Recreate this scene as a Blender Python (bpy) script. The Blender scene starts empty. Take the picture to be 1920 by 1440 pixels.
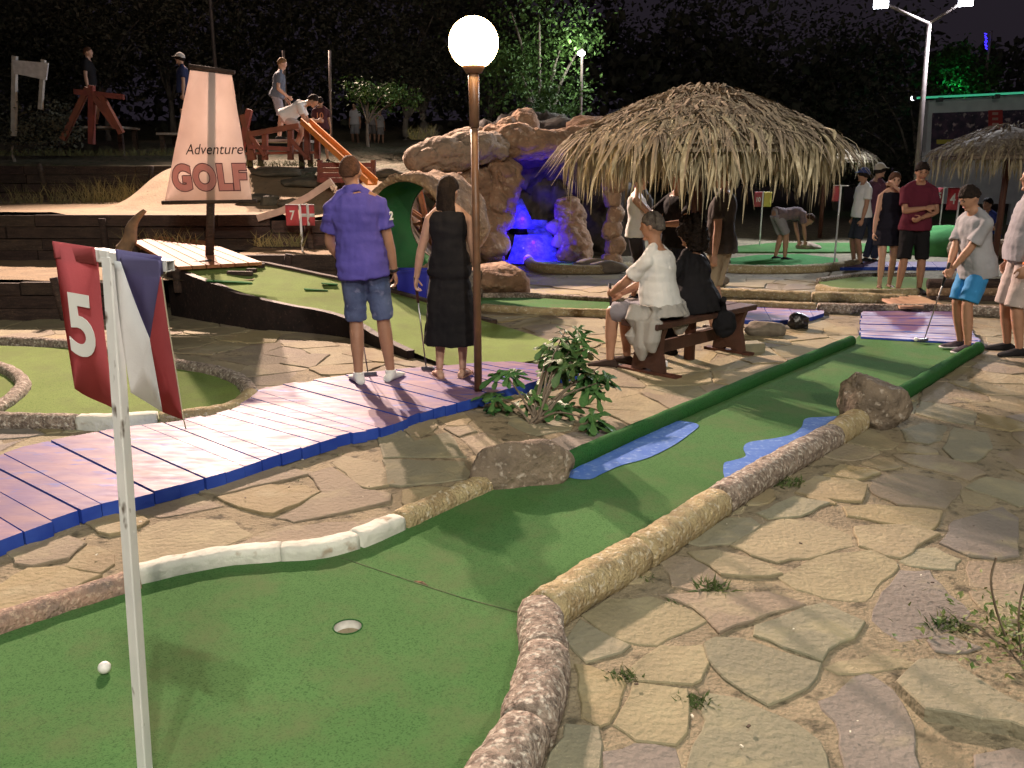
import bpy, bmesh, math, random
from math import sin, cos, pi, radians, sqrt, atan2
from mathutils import Vector, Matrix, noise
random.seed(7)
sc = bpy.context.scene
col = sc.collection
# ---------------------------------------------------------------- camera
F_PX, CAM_H, PITCH = 1630.0, 1.72, radians(14.02)
cd = bpy.data.cameras.new('camera'); cam = bpy.data.objects.new('camera', cd); col.objects.link(cam)
cd.sensor_fit = 'HORIZONTAL'; cd.sensor_width = 36.0; cd.lens = 36.0 * F_PX / 1920.0
cd.clip_start = 0.05; cd.clip_end = 600
cam.location = (0, 0, CAM_H); cam.rotation_euler = (pi / 2 - PITCH, 0, 0)
sc.camera = cam
# ---------------------------------------------------------------- night sky
w = bpy.data.worlds.new('World'); sc.world = w; w.use_nodes = True
nt = w.node_tree; bg = nt.nodes['Background']
sky = nt.nodes.new('ShaderNodeTexSky'); sky.sky_type = 'NISHITA'; sky.sun_disc = False
sky.sun_elevation = radians(-4.0); sky.sun_rotation = radians(140)
glow = nt.nodes.new('ShaderNodeMixRGB'); glow.blend_type = 'ADD'; glow.inputs[0].default_value = 1.0
glow.inputs[2].default_value = (0.150, 0.120, 0.175, 1)      # town glow in the night air
nt.links.new(sky.outputs[0], glow.inputs[1]); nt.links.new(glow.outputs[0], bg.inputs[0])
bg.inputs[1].default_value = 0.085
sc.view_settings.view_transform = 'Standard'; sc.view_settings.look = 'None'
sc.view_settings.exposure = 0.22; sc.view_settings.gamma = 1.0; sc.view_settings.use_curve_mapping = False
sc.cycles.max_bounces = 4; sc.cycles.diffuse_bounces = 2; sc.cycles.glossy_bounces = 2; sc.cycles.adaptive_threshold = 0.03
sc.cycles.transparent_max_bounces = 8; sc.cycles.sample_clamp_indirect = 4.0
sc.cycles.use_denoising = True
# lamp powers (each lamp is built with its floodlight further down)
P_KEY, P_RIGHT, P_NEAR, P_FILL, L_GLOBE = 66000.0, 3200.0, 540.0, 4600.0, 44.0

def G(px, py, z=0.0):
    """the spot at height z that shows at that place of the photograph"""
    u, v = (px - 960) / F_PX, (720 - py) / F_PX
    dy, dz = cos(PITCH) + sin(PITCH) * v, -sin(PITCH) + cos(PITCH) * v
    t = (z - CAM_H) / dz
    return Vector((u * t, dy * t, z))
def D(px, py, dist):
    """the spot at that distance (metres along y)"""
    u, v = (px - 960) / F_PX, (720 - py) / F_PX
    dy, dz = cos(PITCH) + sin(PITCH) * v, -sin(PITCH) + cos(PITCH) * v
    t = dist / dy
    return Vector((u * t, dist, CAM_H + dz * t))
# ---------------------------------------------------------------- helpers
def tag(o, label=None, cat=None, group=None, kind=None):
    if label: o['label'] = label
    if cat: o['category'] = cat; o['kind'] = 'thing'
    if group: o['group'] = group
    if kind: o['kind'] = kind
    return o
def empty(name, loc, label=None, cat=None, group=None):
    o = bpy.data.objects.new(name, None); col.objects.link(o); o.location = loc
    o.empty_display_size = 0.1
    return tag(o, label, cat, group)
def wloc(o):
    p = Vector(o.location)
    while o.parent: o = o.parent; p += Vector(o.location)
    return p
class MB:
    """collects shapes in world coordinates; build() links them as one mesh object"""
    def __init__(s): s.v = []; s.f = []; s.m = []; s.mi = 0
    def add(s, vs, fs):
        b = len(s.v); s.v += [Vector(p) for p in vs]
        for f in fs: s.f.append([b + i for i in f]); s.m.append(s.mi)
        return s
    def box(s, c, size, rz=0.0, rot=None):
        hx, hy, hz = size[0] / 2, size[1] / 2, size[2] / 2
        R = rot if rot is not None else Matrix.Rotation(rz, 3, 'Z')
        c = Vector(c)
        vs = [c + R @ Vector((x * hx, y * hy, z * hz)) for z in (-1, 1) for y in (-1, 1) for x in (-1, 1)]
        return s.add(vs, [(0, 2, 3, 1), (4, 5, 7, 6), (0, 1, 5, 4), (2, 6, 7, 3), (0, 4, 6, 2), (1, 3, 7, 5)])
    def beam(s, a, b, wd, ht, up=(0, 0, 1)):
        a, b = Vector(a), Vector(b); d = (b - a).normalized(); u = Vector(up)
        sd = d.cross(u)
        if sd.length < 1e-4: sd = d.cross(Vector((1, 0, 0)))
        sd.normalize(); u = sd.cross(d).normalized()
        vs = []
        for p in (a, b):
            for (i, j) in ((-1, -1), (1, -1), (1, 1), (-1, 1)): vs.append(p + sd * i * wd / 2 + u * j * ht / 2)
        return s.add(vs, [(0, 1, 2, 3), (4, 7, 6, 5), (0, 4, 5, 1), (1, 5, 6, 2), (2, 6, 7, 3), (3, 7, 4, 0)])
    def rings(s, rings, cap=True, closed=False):
        n = len(rings[0]); b = len(s.v)
        for r in rings: s.v += [Vector(p) for p in r]
        m = len(rings)
        for i in range(m if closed else m - 1):
            j = (i + 1) % m
            for k in range(n):
                k2 = (k + 1) % n
                s.f.append([b + i * n + k, b + i * n + k2, b + j * n + k2, b + j * n + k]); s.m.append(s.mi)
        if cap and not closed:
            s.f.append([b + k for k in reversed(range(n))]); s.m.append(s.mi)
            s.f.append([b + (m - 1) * n + k for k in range(n)]); s.m.append(s.mi)
        return s
    def tube(s, pts, rad, n=10, flat=1.0, cap=True, jit=0.0, jscale=6.0, sq=1.0):
        pts = [Vector(p) for p in pts]
        if not isinstance(rad, (list, tuple)): rad = [rad] * len(pts)
        up = Vector((0, 0, 1)); rs = []
        for i, p in enumerate(pts):
            d = (pts[min(i + 1, len(pts) - 1)] - pts[max(i - 1, 0)])
            d.normalize()
            sd = d.cross(up)
            if sd.length < 0.15: sd = d.cross(Vector((0, 1, 0)))
            sd.normalize(); u2 = sd.cross(d).normalized()
            ring = []
            for k in range(n):
                a = 2 * pi * k / n
                ca, sa = cos(a), sin(a)
                if sq != 1.0: ca, sa = math.copysign(abs(ca) ** sq, ca), math.copysign(abs(sa) ** sq, sa)
                off = sd * ca * rad[i] + u2 * sa * rad[i] * flat
                q = p + off
                if jit:
                    q = p + off * (1 + jit * noise.noise(q * jscale) + 0.6 * jit * noise.noise(q * jscale * 2.7))
                ring.append(q)
            rs.append(ring)
        return s.rings(rs, cap)
    def ell(s, c, r, nu=16, nv=10, rot=None):
        c = Vector(c); R = rot if rot is not None else Matrix.Identity(3)
        rs = []
        for i in range(1, nv):
            t = pi * i / nv
            rs.append([c + R @ Vector((r[0] * sin(t) * cos(2 * pi * k / nu), r[1] * sin(t) * sin(2 * pi * k / nu), -r[2] * cos(t))) for k in range(nu)])
        return s.rings(rs)
    def prism(s, poly, z0, z1):
        n = len(poly); b = len(s.v)
        s.v += [Vector((p[0], p[1], z0)) for p in poly] + [Vector((p[0], p[1], z1)) for p in poly]
        for i in range(n):
            j = (i + 1) % n; s.f.append([b + i, b + j, b + n + j, b + n + i]); s.m.append(s.mi)
        s.f.append([b + i for i in reversed(range(n))]); s.m.append(s.mi)
        s.f.append([b + n + i for i in range(n)]); s.m.append(s.mi)
        return s
    def mesh(s, name, org=Vector((0, 0, 0))):
        me = bpy.data.meshes.new(name)
        me.from_pydata([p - org for p in s.v], [], s.f); me.validate(); return me
    def build(s, name, mats, parent=None, smooth=False, org=None, bevel=0.0, fix=True):
        o3 = wloc(parent) if parent else (Vector(org) if org is not None else s.base())
        me = s.mesh(name, o3)
        if not isinstance(mats, (list, tuple)): mats = [mats]
        for m in mats: me.materials.append(m)
        if len(mats) > 1 and len(me.polygons) == len(s.m): me.polygons.foreach_set('material_index', s.m)
        if fix or bevel:
            bm = bmesh.new(); bm.from_mesh(me)
            bmesh.ops.recalc_face_normals(bm, faces=bm.faces)
            if bevel: bmesh.ops.bevel(bm, geom=[e for e in bm.edges], offset=bevel, segments=1, affect='EDGES', profile=0.5)
            bm.to_mesh(me); bm.free()
        if smooth: me.polygons.foreach_set('use_smooth', [True] * len(me.polygons))
        ob = bpy.data.objects.new(name, me); col.objects.link(ob)
        if parent: ob.parent = parent
        else: ob.location = o3
        return ob
    def base(s):
        xs = [p.x for p in s.v]; ys = [p.y for p in s.v]; zs = [p.z for p in s.v]
        return Vector(((min(xs) + max(xs)) / 2, (min(ys) + max(ys)) / 2, min(zs)))
WORK = bpy.data.scenes.new('workshop')   # empty scene where shapes are grown, removed at the end
def work_graph():
    with bpy.context.temp_override(scene=WORK, view_layer=WORK.view_layers[0]):
        return bpy.context.evaluated_depsgraph_get()
def remesh(mb, name, mat, parent=None, vox=0.012, it=3, disp=None, org=None):
    """closed overlapping shapes grown together into one continuous skin"""
    o3 = wloc(parent) if parent else (Vector(org) if org is not None else mb.base())
    me = mb.mesh('tmp', o3)
    bm = bmesh.new(); bm.from_mesh(me); bmesh.ops.recalc_face_normals(bm, faces=bm.faces); bm.to_mesh(me); bm.free()
    t = bpy.data.objects.new('tmp', me); WORK.collection.objects.link(t)
    r = t.modifiers.new('r', 'REMESH'); r.mode = 'VOXEL'; r.voxel_size = vox; r.use_smooth_shade = True
    if it:
        q = t.modifiers.new('s', 'SMOOTH'); q.factor = 0.5; q.iterations = it
    dg = work_graph()
    out = bpy.data.meshes.new_from_object(t.evaluated_get(dg)); out.name = name
    bpy.data.objects.remove(t); bpy.data.meshes.remove(me)
    if disp:
        nrm = [v.normal.copy() for v in out.vertices]
        for v, n in zip(out.vertices, nrm):
            v.co += n * disp(v.co + o3, n)
    out.materials.clear(); out.materials.append(mat)
    out.polygons.foreach_set('use_smooth', [True] * len(out.polygons))
    ob = bpy.data.objects.new(name, out); col.objects.link(ob)
    if parent: ob.parent = parent
    else: ob.location = o3
    return ob
def spline(pts, n):
    """Catmull-Rom through the points, n steps per span"""
    P = [Vector(p) for p in pts]; out = []
    for i in range(len(P) - 1):
        p0, p1, p2, p3 = P[max(i - 1, 0)], P[i], P[i + 1], P[min(i + 2, len(P) - 1)]
        for k in range(n):
            t = k / n
            out.append(0.5 * ((2 * p1) + (p2 - p0) * t + (2 * p0 - 5 * p1 + 4 * p2 - p3) * t * t + (3 * p1 - p0 - 3 * p2 + p3) * t ** 3))
    out.append(P[-1]); return out
def inside(p, poly):
    c = False; n = len(poly); x, y = p[0], p[1]
    for i in range(n):
        x1, y1 = poly[i][0], poly[i][1]; x2, y2 = poly[i - 1][0], poly[i - 1][1]
        if (y1 > y) != (y2 > y) and x < (x2 - x1) * (y - y1) / (y2 - y1) + x1: c = not c
    return c
def text_mesh(txt, size, depth, shear=0.0, offset=0.0, spacing=1.0, line=0.0):
    c = bpy.data.curves.new('t', 'FONT'); c.body = txt; c.size = size; c.extrude = depth; c.shear = shear
    c.offset = offset; c.space_character = spacing; c.align_x = 'CENTER'; c.align_y = 'CENTER'; c.resolution_u = 5
    if line: c.fill_mode = 'NONE'; c.extrude = 0.0; c.bevel_depth = line; c.bevel_resolution = 1
    o = bpy.data.objects.new('t', c); WORK.collection.objects.link(o)
    dg = work_graph()
    me = bpy.data.meshes.new_from_object(o.evaluated_get(dg)); bpy.data.objects.remove(o); bpy.data.curves.remove(c)
    return me
def put_text(txt, size, origin, ux, uy, mat, parent, name='lettering', depth=0.002, shear=0.0, offset=0.0, squeeze=1.0, spacing=1.0, warp=None, line=0.0):
    """flat lettering in the plane spanned by ux (reading direction) and uy (up)"""
    me = text_mesh(txt, size, depth, shear, offset, spacing, line)
    ux, uy = Vector(ux).normalized(), Vector(uy).normalized(); nn = ux.cross(uy)
    o3 = wloc(parent)
    for v in me.vertices:
        p = Vector(origin) + ux * v.co.x * squeeze + uy * v.co.y + nn * v.co.z
        if warp: p = warp(p)
        v.co = p - o3
    me.materials.clear(); me.materials.append(mat); me.name = name
    ob = bpy.data.objects.new(name, me); col.objects.link(ob); ob.parent = parent
    return ob

# ---------------------------------------------------------------- materials
MATS = {}
def pm(name, c1, c2=None, scale=6.0, rough=0.75, bump=0.0, bscale=40.0, c3=None, c3amt=0.3, c3scale=30.0, spec=0.3, metal=0.0,
       rand=0.0, stretch=(1, 1, 1), bdist=0.01, detail=6.0, emit=0.0, emitc=None, trans=0.0, rvar=0.0):
    """procedural material: two colours mixed by noise, a third in specks, noise relief, per-object brightness"""
    if name in MATS: return MATS[name]
    m = bpy.data.materials.new(name); m.use_nodes = True; n = m.node_tree.nodes; L = m.node_tree.links
    b = n['Principled BSDF']
    tc = n.new('ShaderNodeTexCoord'); mp = n.new('ShaderNodeMapping'); L.new(tc.outputs['Object'], mp.inputs[0]); mp.inputs['Scale'].default_value = stretch
    vec = mp.outputs[0]
    def nz(s, d=detail):
        t = n.new('ShaderNodeTexNoise'); t.inputs['Scale'].default_value = s; t.inputs['Detail'].default_value = d; L.new(vec, t.inputs['Vector']); return t
    def ramp(src, a, bb):
        r = n.new('ShaderNodeMapRange'); r.inputs['From Min'].default_value = a; r.inputs['From Max'].default_value = bb; L.new(src, r.inputs['Value']); return r.outputs[0]
    def mix(f, A, B):
        x = n.new('ShaderNodeMix'); x.data_type = 'RGBA'
        if hasattr(f, 'default_value') or isinstance(f, bpy.types.NodeSocket): L.new(f, x.inputs[0])
        else: x.inputs[0].default_value = f
        for s_, i in ((A, 6), (B, 7)):
            if isinstance(s_, bpy.types.NodeSocket): L.new(s_, x.inputs[i])
            else: x.inputs[i].default_value = (*s_[:3], 1)
        return x.outputs[2]
    c = c1
    if c2 is not None:
        c = mix(ramp(nz(scale).outputs[0], 0.36, 0.64), c1, c2)
    if c3 is not None:
        f = ramp(nz(c3scale, 3).outputs[0], 0.62 - c3amt * 0.3, 0.70)
        c = mix(f, c if isinstance(c, bpy.types.NodeSocket) else c1, c3)
    if rand:
        oi = n.new('ShaderNodeObjectInfo'); h = n.new('ShaderNodeHueSaturation')
        mr = n.new('ShaderNodeMapRange'); L.new(oi.outputs['Random'], mr.inputs['Value'])
        mr.inputs['To Min'].default_value = 1 - rand; mr.inputs['To Max'].default_value = 1 + rand
        L.new(mr.outputs[0], h.inputs['Value'])
        w1 = n.new('ShaderNodeTexWhiteNoise'); w1.noise_dimensions = '1D'; L.new(oi.outputs['Random'], w1.inputs['W'])
        mr2 = n.new('ShaderNodeMapRange'); L.new(w1.outputs['Value'], mr2.inputs['Value'])
        mr2.inputs['To Min'].default_value = 0.5 - rand * 0.07; mr2.inputs['To Max'].default_value = 0.5 + rand * 0.07
        L.new(mr2.outputs[0], h.inputs['Hue'])
        if isinstance(c, bpy.types.NodeSocket): L.new(c, h.inputs['Color'])
        else: h.inputs['Color'].default_value = (*c, 1)
        c = h.outputs[0]
    if isinstance(c, bpy.types.NodeSocket): L.new(c, b.inputs['Base Color'])
    else: b.inputs['Base Color'].default_value = (*c[:3], 1)
    b.inputs['Roughness'].default_value = rough; b.inputs['Specular IOR Level'].default_value = spec; b.inputs['Metallic'].default_value = metal
    if rvar:
        L.new(ramp(nz(scale * 2.3).outputs[0], 0.5 - 0.5 / max(rvar * 6, 1), 0.5 + 0.5), b.inputs['Roughness'])
        r2 = b.inputs['Roughness'].links[0].from_node
        r2.inputs['From Min'].default_value = 0.3; r2.inputs['From Max'].default_value = 0.7
        r2.inputs['To Min'].default_value = rough - rvar; r2.inputs['To Max'].default_value = rough + rvar
    if bump:
        bp = n.new('ShaderNodeBump'); bp.inputs['Strength'].default_value = bump; bp.inputs['Distance'].default_value = bdist
        L.new(nz(bscale).outputs[0], bp.inputs['Height']); L.new(bp.outputs[0], b.inputs['Normal'])
    if emit:
        b.inputs['Emission Color'].default_value = (*(emitc or c1), 1); b.inputs['Emission Strength'].default_value = emit
        if name != 'lit_globe': m.cycles.emission_sampling = 'NONE'
    if trans: b.inputs['Transmission Weight'].default_value = trans
    MATS[name] = m
    return m
def hexc(r, g, b):
    f = lambda x: ((x / 255 + 0.055) / 1.055) ** 2.4 if x > 10 else x / 255 / 12.92
    return (f(r), f(g), f(b))
# ================================================================ materials of the place
M_mortar = pm('sandy_mortar', (0.275, 0.235, 0.155), (0.20, 0.17, 0.115), 3.4, 0.95, 0.8, 55, c3=(0.085, 0.075, 0.05), c3amt=0.3, c3scale=13, bdist=0.02)
M_sand = pm('sand', (0.28, 0.205, 0.12), (0.205, 0.15, 0.09), 2.5, 0.95, 0.5, 30, c3=(0.15, 0.12, 0.07), c3amt=0.05, c3scale=14, bdist=0.03)
M_soil = pm('soil', (0.12, 0.085, 0.05), (0.07, 0.055, 0.03), 5, 0.95, 0.8, 30, c3=(0.2, 0.1, 0.05), c3amt=0.3, bdist=0.03)
STONE = [pm('flagstone_tan', (0.267, 0.235, 0.148), (0.211, 0.188, 0.121), 2.6, 0.88, 0.95, 37, c3=(0.287, 0.258, 0.163), c3amt=0.35, c3scale=4.5, rand=0.10, bdist=0.012),
         pm('flagstone_rose', (0.242, 0.205, 0.148), (0.199, 0.169, 0.125), 2.2, 0.88, 0.95, 40, c3=(0.278, 0.250, 0.163), c3amt=0.3, c3scale=4.0, rand=0.10, bdist=0.012),
         pm('flagstone_olive', (0.227, 0.218, 0.148), (0.187, 0.182, 0.131), 2.4, 0.88, 0.95, 34, c3=(0.278, 0.258, 0.166), c3amt=0.35, c3scale=4.2, rand=0.10, bdist=0.012),
         pm('flagstone_mauve', (0.219, 0.201, 0.176), (0.187, 0.169, 0.148), 2.4, 0.88, 0.95, 37, c3=(0.271, 0.250, 0.170), c3amt=0.2, c3scale=4.6, rand=0.08, bdist=0.012),
         pm('flagstone_ochre', (0.278, 0.235, 0.131), (0.227, 0.191, 0.117), 2.4, 0.88, 0.95, 37, c3=(0.287, 0.258, 0.163), c3amt=0.3, c3scale=4.4, rand=0.10, bdist=0.012)]
def turf(name, c, dk, sp):
    """short synthetic turf: dense fibre speckle, worn and dirty areas of uneven size"""
    m = pm(name, c, tuple(x * 1.22 + .004 for x in c), 0.9, 0.95, 0.7, 230, c3=sp, c3amt=0.45, c3scale=150, spec=0.08, bdist=0.005)
    n = m.node_tree.nodes; L = m.node_tree.links; b = n['Principled BSDF']; src = b.inputs['Base Color'].links[0].from_socket
    tc = n.new('ShaderNodeTexCoord'); a = n.new('ShaderNodeTexNoise'); a.inputs['Scale'].default_value = 3.3; a.inputs['Detail'].default_value = 9; a.inputs['Roughness'].default_value = .68; L.new(tc.outputs['Object'], a.inputs['Vector'])
    r = n.new('ShaderNodeMapRange'); r.inputs['From Min'].default_value = .46; r.inputs['From Max'].default_value = .72; r.inputs['To Max'].default_value = .80; L.new(a.outputs[0], r.inputs['Value'])
    x = n.new('ShaderNodeMix'); x.data_type = 'RGBA'; L.new(r.outputs[0], x.inputs[0]); L.new(src, x.inputs[6]); x.inputs[7].default_value = (*dk, 1); L.new(x.outputs[2], b.inputs['Base Color'])
    return m
M_carpet = turf('green_carpet', (0.062, 0.150, 0.048), (0.100, 0.140, 0.062), (0.032, 0.095, 0.027))
M_carpet_d = turf('dark_green_carpet', (0.024, 0.105, 0.028), (0.040, 0.10, 0.035), (0.010, 0.055, 0.013))
M_carpet_y = turf('olive_green_carpet', (0.165, 0.235, 0.070), (0.15, 0.185, 0.075), (0.09, 0.14, 0.04))
M_bluepaint = pm('blue_water_paint', (0.050, 0.135, 0.46), (0.075, 0.17, 0.48), 12, 0.75, 0.6, 300, c3=(0.16, 0.27, 0.55), c3amt=0.25, c3scale=26, spec=0.2, bdist=0.003)
K_tan = pm('kerb_ochre_stone', (0.44, 0.37, 0.21), (0.33, 0.26, 0.145), 14, 0.9, 1.0, 60, c3=(0.60, 0.55, 0.42), c3amt=0.25, c3scale=34, bdist=0.025)
K_grey = pm('kerb_mottled_stone', (0.36, 0.30, 0.245), (0.17, 0.135, 0.11), 24, 0.9, 1.0, 55, c3=(0.64, 0.60, 0.52), c3amt=0.35, c3scale=42, bdist=0.03)
K_white = pm('kerb_white_plaster', (0.62, 0.64, 0.58), (0.50, 0.52, 0.47), 7, 0.85, 0.7, 22, c3=(0.36, 0.31, 0.24), c3amt=0.02, c3scale=11, bdist=0.015)
K_red = pm('kerb_pebble_concrete', (0.36, 0.24, 0.18), (0.20, 0.16, 0.14), 11, 0.9, 1.0, 60, c3=(0.5, 0.38, 0.29), c3amt=0.35, c3scale=50, bdist=0.02)
M_rock = pm('boulder_rock', (0.23, 0.185, 0.135), (0.13, 0.105, 0.08), 7, 0.9, 1.0, 26, c3=(0.42, 0.37, 0.31), c3amt=0.12, c3scale=22, bdist=0.03)
M_plank_top = pm('worn_blue_plank', (0.14, 0.095, 0.215), (0.235, 0.15, 0.20), 3.5, 0.55, 0.25, 18, c3=(0.05, 0.09, 0.38), c3amt=0.12, c3scale=5, stretch=(0.9, 2.6, 1), spec=0.12, rand=0.12, bdist=0.004, rvar=0.08)
M_plank_side = pm('blue_plank_edge', (0.018, 0.055, 0.36), (0.03, 0.08, 0.42), 8, 0.6, 0.4, 30, bdist=0.004)
M_bark = pm('dark_timber', (0.060, 0.040, 0.032), (0.030, 0.021, 0.018), 6, 0.85, 0.6, 25, stretch=(1, 1, 5), c3=(0.13, 0.09, 0.06), c3amt=0.05, rand=0.25)
M_grass = pm('grass_blade', (0.055, 0.10, 0.030), (0.10, 0.12, 0.04), 12, 0.8)
M_leaf_fig = pm('fig_leaf', (0.045, 0.125, 0.035), (0.07, 0.16, 0.045), 9, 0.5, 0.3, 40, spec=0.4, rand=0.25)

# ================================================================ ground
gmb = MB()
n = 60
def gy(i): return -6 + 46 * (i / n) ** 1.4
xs = [-400, -60, -20] + [-14 + 28 * i / n for i in range(n + 1)] + [20, 60, 400]
ys = [-60] + [gy(i) for i in range(n + 1)] + [60, 120, 450]
vs = [(x, y, -0.004 + 0.007 * noise.noise(Vector((x * 2.3, y * 2.3, 0)))) for y in ys for x in xs]
nx = len(xs)
gmb.add(vs, [(j * nx + i, j * nx + i + 1, (j + 1) * nx + i + 1, (j + 1) * nx + i) for j in range(len(ys) - 1) for i in range(nx - 1)])
ground = gmb.build('ground', M_mortar, org=(0, 0, 0), smooth=True, fix=False)
tag(ground, 'sandy mortar ground laid with irregular flagstones', kind='structure')

# ---- outlines of the carpets and plank decks (photo place -> ground)
def poly(pts, z=0.0): return [G(x, y, z) for x, y in pts]
P5 = [(-420, 1330), (-60, 1190), (100, 1130), (240, 1085), (400, 1052), (525, 1045), (650, 1030), (745, 995), (935, 905), (1062, 880), (1200, 818), (1400, 733),
      (1590, 650), (1612, 628), (1800, 643), (1845, 650), (1690, 752), (1600, 785), (1500, 838), (1352, 925), (1205, 1018), (1075, 1105), (1000, 1150), (1012, 1220),
      (1005, 1320), (965, 1430), (880, 1560), (500, 1900), (-700, 1900)]
HOLE5 = poly(P5, 0.03)
P6 = [(-300, 640), (0, 648), (120, 652), (220, 668), (330, 688), (405, 702), (452, 722), (466, 742), (440, 764), (380, 778), (300, 786), (150, 790), (0, 786), (-300, 776)]
HOLE6 = poly(P6, 0.03)
PAIR = [((-330, 965), (-200, 1090)), ((-160, 905), (0, 1010)), ((-20, 862), (159, 953)), ((41, 838), (228, 936)), ((200, 806), (400, 892)), ((340, 788), (520, 853)), ((441, 765), (640, 815)),
        ((490, 730), (720, 800)), ((574, 715), (800, 770)), ((700, 697), (890, 746)), ((850, 683), (1000, 716)), ((960, 676), (1085, 692))]
DECK = [G(*a, 0.06) for a, b in PAIR] + [G(*b, 0.06) for a, b in reversed(PAIR)]
TEE4 = poly([(1617, 582), (1790, 580), (1840, 640), (1612, 630)], 0.04)
RAMP_FOOT = poly([(320, 590), (640, 625), (700, 650), (860, 692), (1000, 676), (1065, 648), (905, 600), (760, 560), (480, 500)])
STREAM = poly([(1335, 548), (1720, 556), (1960, 560), (1960, 600), (1720, 590), (1335, 575)])
OVAL = poly([(1535, 527), (1600, 518), (1720, 518), (1790, 528), (1780, 548), (1640, 552), (1545, 543)])
STRIP9 = poly([(900, 556), (1000, 556), (1190, 566), (1190, 582), (1040, 582), (900, 575)])
EXCL = [HOLE5, HOLE6, DECK, TEE4, RAMP_FOOT, STREAM, OVAL, STRIP9]

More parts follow.
